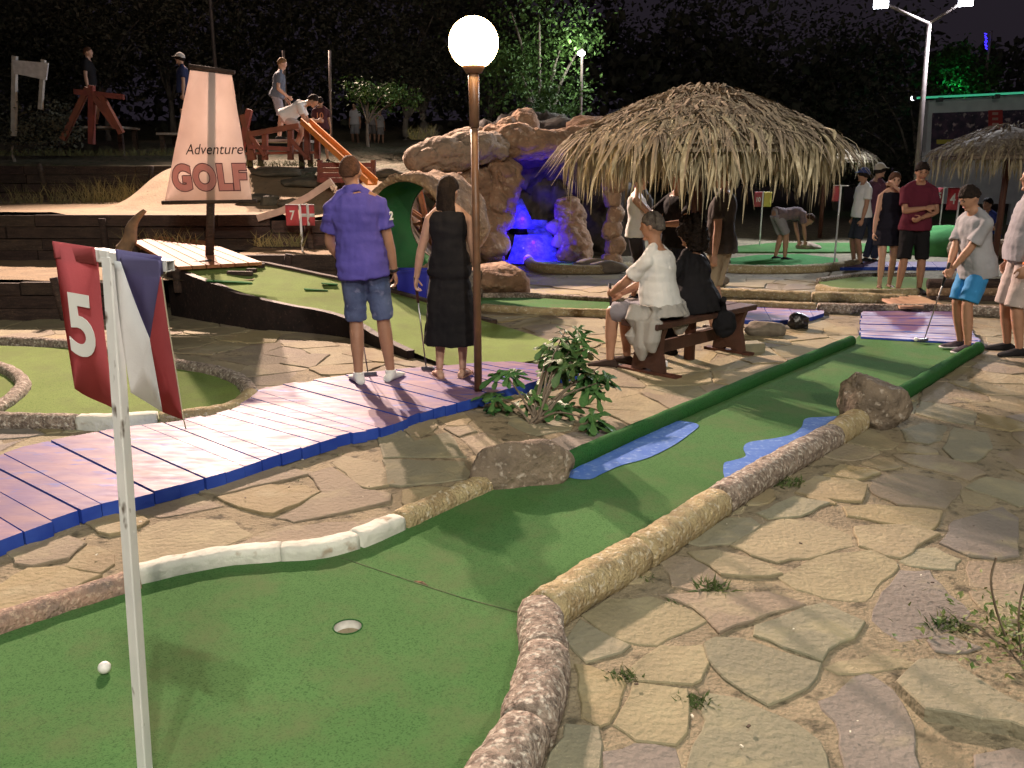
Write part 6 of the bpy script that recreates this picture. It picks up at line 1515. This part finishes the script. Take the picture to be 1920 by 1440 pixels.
        m_ = MB(); m_.ell(Hp(0, -.035, .03), (.135 * k, .135 * k, .145 * k), 20, 14, rot=Rh); m_.ell(Hp(0, -.06, -.08), (.135 * k, .10 * k, .12 * k), 18, 12, rot=Rh)
        remesh(m_, 'hair', hm, o, .009, 0, lambda co, n_: .030 * noise.noise(co * 26) + .014 * noise.noise(co * 60))
    elif kind == 'cap':
        m_ = MB(); cap_shape(m_, .012, -.02, -.06); remesh(m_, 'hair', H_dark, o, .009, 1)
        m_ = MB(); cap_shape(m_, .018, .038, .0, .120); bs_ = hair[2] if len(hair) > 2 else 1
        m_.rings([[Hp(w_ * cos(q), (y_) * bs_, .046 + .007 * sin(q) + z_) for q in [2 * pi * j_ / 14 for j_ in range(14)]] for y_, w_, z_ in ((.07, .075, .006), (.12, .068, .0), (.155, .045, -.006), (.168, .015, -.01))])
        remesh(m_, 'cap', hm, o, .008, 1)
    # ---- clothes
    def folds(amp, fx=11, fz=5):
        return lambda co, n_: amp * noise.noise(Vector((co.x * fx, co.y * fx, co.z * fz))) + amp * .6 * noise.noise(Vector((co.x * 23, co.y * 23, co.z * 12 + 3))) + amp * .8 * noise.noise(Vector((co.x * 5 + co.z * 4, co.y * 5, co.z * 19)))
    cv_ = max(.010, vox)
    for it in wear:
        typ, mt = it[0], it[1]; op = it[2] if len(it) > 2 else {}
        m_ = MB()
        if typ in ('tee', 'tank', 'polo'):
            lo = op.get('loose', .020); hem = op.get('hem', -.10); top = (1.085 if typ == 'polo' else 1.06) if typ != 'tank' else 1.0
            m_.rings(trings(T, hem, top, lambda t: (.010 + lo * max(0, min(1, (.9 - t) * 1.2))) * (1 if t < 1 else .6), steps=18, hang=True))
            for s in (-1, 1):
                S, E, W3 = arm[s]
                if typ == 'tank': m_.tube([S - latc * s * .06 * k + up * .01 * k, S - latc * s * .05 * k + up * .045 * k], [.06 * k, .045 * k], 10); continue
                f = op.get('sleeve', .62); m_.ell(S, (.062 * k * fm,) * 3, 12, 8)
                m_.tube([che + up * .075 * k + latc * s * .03 * k, che + latc * s * .09 * k + up * .034 * k, S + up * .004 * k], [.040 * k * fm, .050 * k * fm, .056 * k * fm], 10)
                m_.tube([S, S.lerp(E, f * .5), S.lerp(E, f)], [.062 * k, .064 * k, (.066 + op.get('flare', .006)) * k], 14)
            if typ == 'polo':
                c0 = che + up * .055 * k; m_.tube([c0, c0 + (hc - che).normalized() * .055 * k], [.080 * k, .068 * k], 14)
            remesh(m_, 'shirt', mt, o, cv_, 3, folds(op.get('fold', .008)))
        elif typ in ('shorts', 'trousers'):
            f = op.get('len', .92 if typ == 'shorts' else 1.0); lo = op.get('loose', .022)
            m_.rings(trings(T, -.15, .17, lambda t: .012 + .004, steps=8))
            for s in (-1, 1):
                H, K_, An = leg[s]
                e = H.lerp(K_, f); m_.tube([H, H.lerp(K_, f * .35), H.lerp(K_, f * .7), e], [(.090 + fat * .2) * k + .012, .084 * k + lo * .5, .074 * k + lo * .7, .066 * k + lo * .8], 16)
                if typ == 'trousers': m_.ell(K_, (.076 * k,) * 3, 10, 6); m_.tube([K_, K_.lerp(An, .5), K_.lerp(An, .97)], [.074 * k, .07 * k, .062 * k], 14)
            remesh(m_, typ, mt, o, cv_, 2, folds(op.get('fold', .007)))
        elif typ == 'dress':
            m_.rings(trings(T, -.12, 1.045, lambda t: .012, steps=16))
            zl = op.get('to', .38); rr = op.get('flare', .20); c0 = pel - up * .02
            b_ = Vector((pel.x, pel.y, base.z + zl * k)) + V(op.get('shift', (0, 0, 0)))
            rg_ = []
            for i in range(9):
                t = i / 8; c = c0.lerp(b_, t); aa = (.170 + (rr - .170) * t ** .7) * k; bb = (.128 + (rr * .82 - .128) * t ** .7) * k
                rg_.append([c + lat * aa * cos(q) + fw * bb * sin(q) for q in [2 * pi * j_ / 26 for j_ in range(26)]])
            m_.rings(rg_)
            for s in (-1, 1):
                S = arm[s][0]; m_.tube([S - latc * s * .060 * k - up * .02, S - latc * s * .055 * k + up * .065 * k], [.055 * k, .042 * k], 10)
            remesh(m_, 'dress', mt, o, cv_, 3, folds(op.get('fold', .010), 13, 3))
        elif typ in ('shoes', 'socks', 'sandals'):
            for s in (-1, 1):
                m_ = MB(); g, f3, r2, u3 = ft[s]; gr_ = .009 if typ == 'shoes' else .005; top = .072 if typ != 'socks' else .085
                if typ == 'sandals':
                    m_.rings([[g + f3 * y * k + r2 * (w_ + .006) * k * cos(q) + u3 * (.002 + .006 * sin(q)) * k for q in [2 * pi * j_ / 12 for j_ in range(12)]] for y, w_, hh in FR])
                    m_.tube([g + r2 * .045 * k * cos(q) + f3 * .10 * k + u3 * (.006 + .045 * sin(q)) * k for q in [pi * j_ / 8 for j_ in range(9)]], .007 * k, 6)
                    m_.tube([g + r2 * .040 * k * cos(q) - f3 * .02 * k + u3 * (.01 + .075 * sin(q)) * k for q in [pi * j_ / 8 for j_ in range(9)]], .006 * k, 6)
                else:
                    m_.rings([[g + f3 * (y + (.006 if y > 0 else -.006)) * k + r2 * (w_ + gr_) * k * cos(q) + u3 * ((min(hh, top) * .5 + .003) + (min(hh, top) * .5 + gr_) * sin(q)) * k for q in [2 * pi * j_ / 14 for j_ in range(14)]] for y, w_, hh in FR])
                    if typ == 'socks': m_.tube([leg[s][2] - UP * .03 * k, leg[s][2] + UP * .015 * k], [.046 * k, .044 * k], 12)
                so = remesh(m_, {'shoes': 'shoe', 'socks': 'sock', 'sandals': 'sandal'}[typ], mt, o, .007, 1)
                if typ == 'shoes' and op.get('sole'):
                    m_ = MB(); m_.rings([[g + f3 * y * 1.06 * k + r2 * (w_ + .012) * k * cos(q) + u3 * (.007 + .010 * sin(q)) * k for q in [2 * pi * j_ / 14 for j_ in range(14)]] for y, w_, hh in FR]); m_.build('sole', op['sole'], parent=so, smooth=True)
                    so.children[0].location = (0, 0, 0)
        elif typ == 'watch':
            S, E, W3 = arm[op.get('side', 1)]; p = E.lerp(W3, .93); d = (W3 - E).normalized(); m_.tube([p - d * .010, p + d * .010], .034 * k, 14); m_.build('wristband', mt, parent=o, smooth=True)
        elif typ == 'belt':
            m_.rings(trings(T, .10, .16, lambda t: .024, steps=2)); m_.build('belt', mt, parent=o, smooth=True)
    o['_h'] = h
    del o['_h']
    return dict(o=o, arm=arm, leg=leg, che=che, pel=pel, lat=lat, latc=latc, up=up, fw=fw, hc=hc, k=k, hand={s: arm[s][2] + (arm[s][2] - arm[s][1]).normalized() * .07 * k for s in (-1, 1)})
DZ = .076
# ---- the couple on the plank walkway
m1 = person('man in a purple polo shirt and denim shorts seen from behind', G(702, 716, DZ), 96, 1.73, vox=.008, skinm=SK_tan, hair=('buzz', H_brown),
    pose=dict(fL=(-.12, -.02, .075), fR=(.13, .04, .075), aL=(-.20, .24, .90), aR=(.20, .08, .78), eL=(-1, -.5, 0), pel=(-.05, 0, .93), che=(-.095, .02, 1.42), head=(-.12, .05, 1.63), hyaw=-15, tL=20, tR=26, hdL=(.3, 0, -.2)),
    wear=(('polo', fab('purple', (.10, .085, .37), (.083, .072, .31)), dict(loose=.026, hem=-.20, sleeve=.66, fold=.013)), ('shorts', pm('denim', (.10, .135, .25), (.055, .08, .165), 7, .85, .5, 60, c3=(.17, .20, .32), c3amt=.12, c3scale=16), dict(len=.98, loose=.020, fold=.009)),
          ('socks', pm('white_sock', (.68, .70, .70), (.6, .62, .62), 20, .9, .4, 60)), ('watch', M_grip)))
S, E, W3 = m1['arm'][1]; sp2 = S.lerp(E, .35); outd = (m1['latc'] * .8 - m1['fw'] * .6).normalized()
put_text('2', .085, sp2 + outd * .082, m1['latc'] * .6 + m1['fw'] * .8, (0, 0, 1), pm('number_white', (.66, .69, .68)), m1['o'], 'sleeve_number', depth=.002, offset=.003)
h_ = m1['hand'][-1]; putter(h_ + Vector((0, .01, .06)), G(690, 704, DZ), (1, .2, 0), 'putter held in front of the man in purple')
w1 = person('woman in a long black sleeveless dress seen from behind', G(846, 707, DZ), 84, 1.585, sex='f', vox=.008, skinm=SK_pale, hair=('long', H_dark, .30), fat=.035,
    pose=dict(fL=(-.10, -.02, .075), fR=(.10, .03, .075), aL=(-.33, .10, .80), aR=(.22, .20, .86), eL=(-1, -.3, 0), head=(.0, .03, 1.62), hyaw=-25, tL=24, tR=14, hdL=(0, .1, -.3)),
    wear=(('dress', fab('black', (.010, .010, .012), (.016, .015, .017)), dict(to=.30, flare=.235, fold=.012)), ('sandals', pm('sandal_rose', (.42, .22, .17), rough=.6))))
h_ = w1['hand'][-1]; putter(h_ + Vector((0, 0, .07)), G(799, 694, DZ), (1, -.3, 0), 'putter with a red banded grip held by the woman in black', gripc=pm('red_grip', (.10, .025, .02), (.02, .02, .02), 12, .6))
# ---- the bench
faceb = math.degrees(atan2(-bside.y, -bside.x))
SEAT = dict(pel=(0, -.02, .555), che=(0, .06, 1.015), head=(0, .12, 1.25), fL=(-.13, .40, .075), fR=(.10, .36, .075), kp=(0, .6, 1), aL=(-.16, .36, .62), aR=(.16, .36, .62), eL=(-1, -.4, -.2), eR=(1, -.4, -.2))
def seat_pose(**k): d = dict(SEAT); d.update(k); return d
sm = person('man in a white T-shirt sitting on the near end of the bench', n0 + bd * .12, faceb + 8, 1.74, vox=.008, skinm=SK_tan, hair=('short', H_grey), fat=.03,
    pose=seat_pose(che=(0, .05, 1.01), head=(0, .10, 1.245), hyaw=10, hpitch=-8, aL=(-.05, .44, .66), aR=(.08, .42, .64)),
    wear=(('tee', fab('white', (.66, .67, .66), (.60, .61, .61)), dict(loose=.020, hem=-.06, sleeve=.66, fold=.006)), ('shorts', fab('grey_shorts', (.26, .255, .29), (.21, .205, .24)), dict(len=.97, loose=.026)), ('shoes', fab('brown_shoe', (.045, .03, .025)))))
# grey cardigan tied round his waist, hanging over the bench
cg = MB(); pl0 = sm['pel']; fwb = sm['fw']; rtb = sm['lat']
cg.rings([[pl0 + sm['up'] * (.055 - .02 * j) + rtb * (.205 + .006 * j) * cos(q) + fwb * (.165 + .01 * j) * sin(q) for q in [2 * pi * i / 24 for i in range(24)]] for j in range(6)])
for s, L, o_ in ((-1, .42, .04), (-1, .30, .13), (-1, .34, -.05), (1, .25, -.06)):
    p = pl0 + rtb * s * .20 + fwb * o_
    cg.tube([p + Vector((0, 0, .04)), p + rtb * s * .035 + Vector((0, 0, -.08)), p + rtb * s * .04 + Vector((0, 0, -L * .7)), p + rtb * s * .035 + Vector((0, 0, -L))], [.06, .085, .075, .03], 12)
remesh(cg, 'cardigan', fab('grey_knit', (.36, .355, .34), (.30, .295, .28)), sm['o'], .009, 2, lambda co, n_: .014 * noise.noise(Vector((co.x * 16, co.y * 16, co.z * 5))))
putter(sm['hand'][-1] + Vector((0, 0, .10)), G(1152, 690), (1, .2, 0), 'putter standing between the knees of the seated man')
sw_ = person('woman with curly black hair in black sitting at the middle of the bench', n0 + bd * .66, faceb - 6, 1.66, sex='f', vox=.009, skinm=SK_mid, hair=('curly', H_dark), fat=.04,
    pose=seat_pose(che=(0, .07, .985), head=(0, .11, 1.215), hyaw=20, hpitch=-12), wear=(('tee', fab('black', (.010, .010, .012)), dict(loose=.045, hem=-.2, sleeve=.9, fold=.012)), ('trousers', fab('black_leggings', (.012, .012, .014))), ('shoes', fab('dark_shoe', (.02, .02, .022)))))
bgp = n0 + bd * .80 + bside * .22
hb_ = MB(); hb_.ell(bgp + Vector((0, 0, .36)), (.11, .07, .13), 16, 10); hb_.tube([bgp + Vector((-.02, 0, .46)), bgp + Vector((-.03, -.03, .55)), bgp + Vector((-.05, -.12, .60))], .03, 8)
tag(remesh(hb_, 'black_jacket', fab('black_jacket', (.012, .012, .014)), None, .012, 1, wrinkle), 'black jacket hanging over the back edge of the bench', 'jacket')
# ---- three people behind the bench
tm = person('man in a white tank top holding up a cup behind the bench', G(1188, 562), -12, 1.66, vox=.011, skinm=SK_tan, hair=('buzz', H_dark), showface=True,
    pose=dict(aL=(-.02, .34, 1.20), aR=(.10, .42, 1.12), eL=(-1, -.2, -.6), eR=(1, -.1, -.8), hpitch=-5), wear=(('tank', fab('white_tank', (.58, .57, .53)), dict(loose=.018, hem=-.12)), ('shorts', fab('dark_shorts', (.035, .03, .032)), dict(len=1.0)), ('shoes', fab('dark_shoe', (.02, .02, .022)))))
cp = tm['hand'][-1] + Vector((0, 0, .05)); cu = empty('drink_cup', cp - Vector((0, 0, .05)), 'clear cup of red drink held by the man in the tank top', 'cup')
mb = MB(); mb.tube([cp + Vector((0, 0, -.05)), cp + Vector((0, 0, .08))], [.028, .037], 14); mb.build('cup_wall', pm('cup_plastic', (.6, .6, .62), rough=.2), parent=cu, smooth=True)
mb = MB(); mb.tube([cp + Vector((0, 0, -.048)), cp + Vector((0, 0, .0))], [.0295, .0335], 14); mb.build('drink', pm('red_drink', (.5, .03, .02), rough=.2), parent=cu, smooth=True)
person('person in a black shirt standing behind the seated pair', G(1262, 604), 215, 1.70, vox=.011, skinm=SK_mid, hair=('thick', H_dark), pose=dict(aL=(-.1, .34, 1.15), aR=(.14, .34, 1.20), eL=(-1, -.2, -.6), eR=(1, -.2, -.6)),
    wear=(('tee', fab('black', (.010, .010, .012)), dict(loose=.035)), ('trousers', fab('dark_jeans', (.025, .03, .055))), ('shoes', fab('dark_shoe', (.02, .02, .022)))))
person('man in a dark grey shirt and khaki shorts behind the far bench end', G(1343, 622), 150, 1.74, vox=.011, skinm=SK_pale, hair=('short', H_brown), pose=dict(aL=(-.28, -.02, .78), aR=(.26, .1, .82)),
    wear=(('tee', fab('dark_grey', (.075, .065, .062)), dict(loose=.035, hem=-.16)), ('shorts', fab('khaki', (.34, .29, .21)), dict(len=.98)), ('shoes', fab('pale_shoe', (.35, .33, .31)))))
# ---- right group
person('man bending over to the green in a brown plaid shirt', G(1462, 488), 8, 1.70, vox=.013, skinm=SK_tan, hair=('short', H_brown),
    pose=dict(pel=(0, -.12, .88), che=(0, .34, .90), head=(0, .54, .78), hpitch=-55, aL=(-.10, .46, .20), aR=(.12, .44, .34), eL=(-1, 0, 0), eR=(1, 0, 0), fL=(-.10, -.05, .075), fR=(.10, .05, .075), kp=(0, 1, 0), hdL=(0, 0, -1), hdR=(0, 0, -1)),
    wear=(('tee', fab('plaid_brown', (.17, .12, .12), (.11, .085, .10), 16), dict(loose=.02)), ('shorts', fab('lilac_grey', (.26, .24, .26)), dict(len=.95)), ('shoes', fab('dark_shoe', (.02, .02, .022)))))
person('man in a white T-shirt and blue cap seen from the side', G(1606, 498), 185, 1.70, vox=.013, skinm=SK_tan, hair=('cap', fab('blue_cap', (.05, .07, .20))), pose=dict(aL=(-.24, .10, .80), aR=(.24, .05, .80)),
    wear=(('tee', fab('white', (.66, .67, .66)), dict(loose=.035)), ('shorts', fab('navy_shorts', (.03, .035, .05)), dict(len=1.0)), ('shoes', fab('dark_shoe', (.02, .02, .022)))))
person('person in a pale cap standing half hidden behind the white T-shirt man', G(1630, 492), 10, 1.78, vox=.013, skinm=SK_mid, hair=('cap', fab('beige_cap', (.42, .38, .30))), pose=dict(),
    wear=(('tee', fab('wine', (.09, .035, .055)), dict(loose=.035)), ('trousers', fab('dark_jeans', (.025, .03, .055))), ('shoes', fab('dark_shoe', (.02, .02, .022)))))
person('long haired woman in a short dark dress covering her mouth', G(1655, 541), 262, 1.66, sex='f', vox=.011, skinm=SK_pale, hair=('long', H_brown, .36), showface=True, fat=.02,
    pose=dict(aL=(.02, .13, 1.53), aR=(.24, .10, .80), eL=(-1, .2, -.8), fL=(-.10, -.04, .075), fR=(.08, .10, .075), hpitch=-8, head=(0, .05, 1.62)),
    wear=(('dress', fab('dark_navy', (.014, .014, .024)), dict(to=.66, flare=.21)), ('sandals', fab('dark_sandal', (.05, .03, .025)))))
person('smiling man in a maroon T-shirt and black shorts', G(1702, 549), 258, 1.78, vox=.011, skinm=SK_tan, hair=('thick', H_dark), showface=True,
    pose=dict(fL=(-.14, 0, .075), fR=(.14, .05, .075), aL=(-.02, .22, 1.03), aR=(-.06, .20, 1.16), eL=(-1, -.3, -.4), eR=(1, -.3, -.5), hpitch=-12, head=(0, .05, 1.63)),
    wear=(('tee', fab('maroon', (.105, .018, .034), (.085, .015, .028)), dict(loose=.034, hem=-.15, sleeve=.7)), ('shorts', fab('black_shorts', (.012, .012, .014)), dict(len=1.06, loose=.03)), ('shoes', fab('dark_shoe', (.02, .02, .022)))))
bo = G(1806, 655, .045)
boy = person('boy in a grey T-shirt and blue shorts leaning over his putter', bo, 190, 1.55, vox=.009, skinm=SK_tan, hair=('thick', H_dark), showface=True,
    pose=dict(pel=(0, -.03, .92), che=(0, .06, 1.39), head=(0, .15, 1.585), hpitch=-30, aL=(.02, .27, .80), aR=(.05, .25, .86), eL=(-1, -.4, 0), eR=(1, -.5, 0), fL=(-.10, .03, .075), fR=(.10, -.03, .075), hdL=(0, 0, -.6), hdR=(0, 0, -.6), curl=1.2),
    wear=(('tee', fab('grey_boy', (.30, .305, .33), (.25, .255, .28)), dict(loose=.030, hem=-.30, sleeve=.80, flare=.014)), ('shorts', pm('blue_swim_shorts', (.03, .21, .46), (.025, .17, .40), 3, .8, .3, 20), dict(len=.92, loose=.035)),
          ('shoes', fab('purple_shoe', (.085, .065, .085), (.05, .04, .05), 20), dict(sole=pm('white_sole', (.65, .65, .66))))))
putter(boy['hand'][-1].lerp(boy['hand'][1], .5) + Vector((.0, 0, .10)), G(1733, 640, .05), (-.9, -.25, 0), 'putter of the boy with its head at the small ball', wd=.10)
person('man in a grey polo and pale shorts cut by the right edge', G(1898, 662), 175, 1.74, vox=.009, skinm=SK_tan, hair=('short', H_dark), fat=.04, pose=dict(aL=(-.26, .12, .80), aR=(.26, .05, .80)),
    wear=(('tee', fab('grey_polo', (.27, .265, .29)), dict(loose=.03, sleeve=.75)), ('shorts', fab('pale_shorts', (.42, .36, .34)), dict(len=1.08, loose=.035)), ('shoes', fab('dark_shoe', (.02, .02, .022))), ('watch', pm('orange_band', (.6, .16, .04)), dict(side=-1)), ('watch', pm('orange_band', (.6, .16, .04)), dict(side=1))))
q = D(1858, 440, 16.6); q.z = 0
lg = MB(); lg.tube([q + Vector((-.7, 0, .2)), q + Vector((.7, 0, .2))], .2, 12, jit=.1); tag(lg.build('seat_log', M_log, smooth=True), 'log seat under the person in the blue shirt', 'log')
person('person in a blue shirt seated at the right under the thatch', q + Vector((0, -.0, .0)), 200, 1.6, vox=.013, skinm=SK_tan, hair=('thick', H_dark), showface=True, pose=seat_pose(pel=(0, 0, .50), che=(0, .12, .93), head=(0, .2, 1.15), aL=(-.12, .38, .66), aR=(.12, .38, .66)),
    wear=(('tee', fab('royal_blue', (.035, .055, .25)), dict(loose=.03)), ('shorts', fab('dark_shorts', (.035, .03, .032))), ('shoes', fab('dark_shoe', (.02, .02, .022)))))
# ---- the hill at the left
def stand(px, py_feet, d_, label, face, h, plat=False, **k):
    p = D(px, py_feet, d_); 
    return person(label, p, face, h, vox=.014, **k), p
def small_platform(p, wd, label):
    z = hz3(p.x, p.y); o = empty('wooden_stand', (p.x, p.y, z), label, 'platform'); 
    for k in range(4):
        mb = MB(); mb.beam((p.x - wd / 2, p.y - .36 + .24 * k, p.z - .025), (p.x + wd / 2, p.y - .36 + .24 * k, p.z - .025), .22, .045); mb.build('board', pm('grey_board', (.32, .30, .28), (.24, .22, .2), 5, .8, .3, 20, rand=.1), parent=o)
    for sx in (-1, 1):
        for sy in (-1, 1): mb = MB(); mb.box((p.x + sx * (wd / 2 - .08), p.y + sy * .35, (z + p.z) / 2 - .05), (.09, .09, max(.1, p.z - z + .05))); mb.build('leg', M_bark, parent=o)
pp, p = stand(178, 238, 19.0, 'person in a black T-shirt standing on the hill stand at the far left', 5, 1.58, skinm=SK_pale, hair=('short', H_brown), wear=(('tee', fab('black', (.010, .010, .012)), dict(loose=.03)), ('shorts', fab('black_shorts', (.012, .012, .014))), ('shoes', fab('dark_shoe', (.02, .02, .022)))))
small_platform(p, 1.5, 'grey wooden stand under the person in the black T-shirt')
pp, p = stand(352, 250, 19.4, 'person in a navy shirt half hidden behind the sail', 200, 1.62, skinm=SK_pale, hair=('cap', fab('white_cap', (.6, .58, .55))), wear=(('tee', fab('navy_tee', (.03, .04, .10)), dict(loose=.03)), ('shorts', fab('black_shorts', (.012, .012, .014))), ('shoes', fab('dark_shoe', (.02, .02, .022)))))
small_platform(p, 1.0, 'grey wooden stand behind the sail')
dkz = D(530, 286, 15.6)
person('boy in a grey shirt leaning forward on the timber platform', D(524, 262, 16.6), 10, 1.45, vox=.014, skinm=SK_pale, hair=('short', H_fair), pose=dict(che=(0, .10, 1.38), head=(0, .16, 1.60), aL=(-.2, .2, .85), aR=(.2, .25, .9), hpitch=-15), wear=(('tee', fab('blue_grey', (.12, .14, .18)), dict(loose=.03)), ('shorts', fab('grey_shorts', (.26, .255, .29))), ('shoes', fab('dark_shoe', (.02, .02, .022)))))
small_platform(D(524, 262, 16.6), 1.1, 'wooden stand under the leaning boy')
person('person in a white shirt stooping over the head of the chute', D(552, 288, 15.75), 5, 1.55, vox=.013, skinm=SK_mid, hair=('short', H_dark), pose=dict(pel=(0, -.15, .70), che=(0, .22, .92), head=(0, .42, 1.0), hpitch=-40, aL=(-.12, .5, .62), aR=(.12, .5, .62), fL=(-.12, -.02, .075), fR=(.12, .05, .075)), wear=(('tee', fab('white', (.66, .67, .66)), dict(loose=.03)), ('shorts', fab('pale_shorts', (.42, .36, .34))), ('shoes', fab('pale_shoe', (.35, .33, .31)))))
p = D(606, 300, 18.2)
np_ = person('person in a dark red numbered jersey behind the chute', Vector((p.x, p.y, hz3(p.x, p.y))), 100, 1.25, vox=.014, skinm=SK_tan, hair=('short', H_dark), wear=(('tee', fab('dark_red', (.07, .025, .03)), dict(loose=.03)), ('shorts', fab('black_shorts', (.012, .012, .014))), ('shoes', fab('dark_shoe', (.02, .02, .022)))))
put_text('10', .16, np_['pel'].lerp(np_['che'], .62) + Vector((0, -.14, 0)), (1, 0.1, 0), (0, 0, 1), pm('number_orange', (.5, .2, .1)), np_['o'], 'jersey_number', depth=.002)
for i, (x, d_, h, lb, c_) in enumerate(((668, 25.5, 1.22, 'far figure in white walking beyond the chute', (.5, .5, .52)), (698, 26, 1.12, 'far figure in grey clothes right of the white one', (.22, .2, .2)), (714, 26.4, 1.0, 'smallest far figure in pale clothes near the forked tree', (.36, .34, .34)))):
    p = D(x, 280, d_); person(lb, Vector((p.x, p.y, hz3(p.x, p.y))), (250, 80, 300)[i], h, vox=.016, skinm=SK_mid, hair=('short', H_dark), wear=(('tee', fab('far%d' % i, c_), dict(loose=.03)), ('shorts', fab('far_s%d' % i, tuple(q * .6 for q in c_))), ('shoes', fab('dark_shoe', (.02, .02, .022)))))
bpy.data.scenes.remove(WORK)
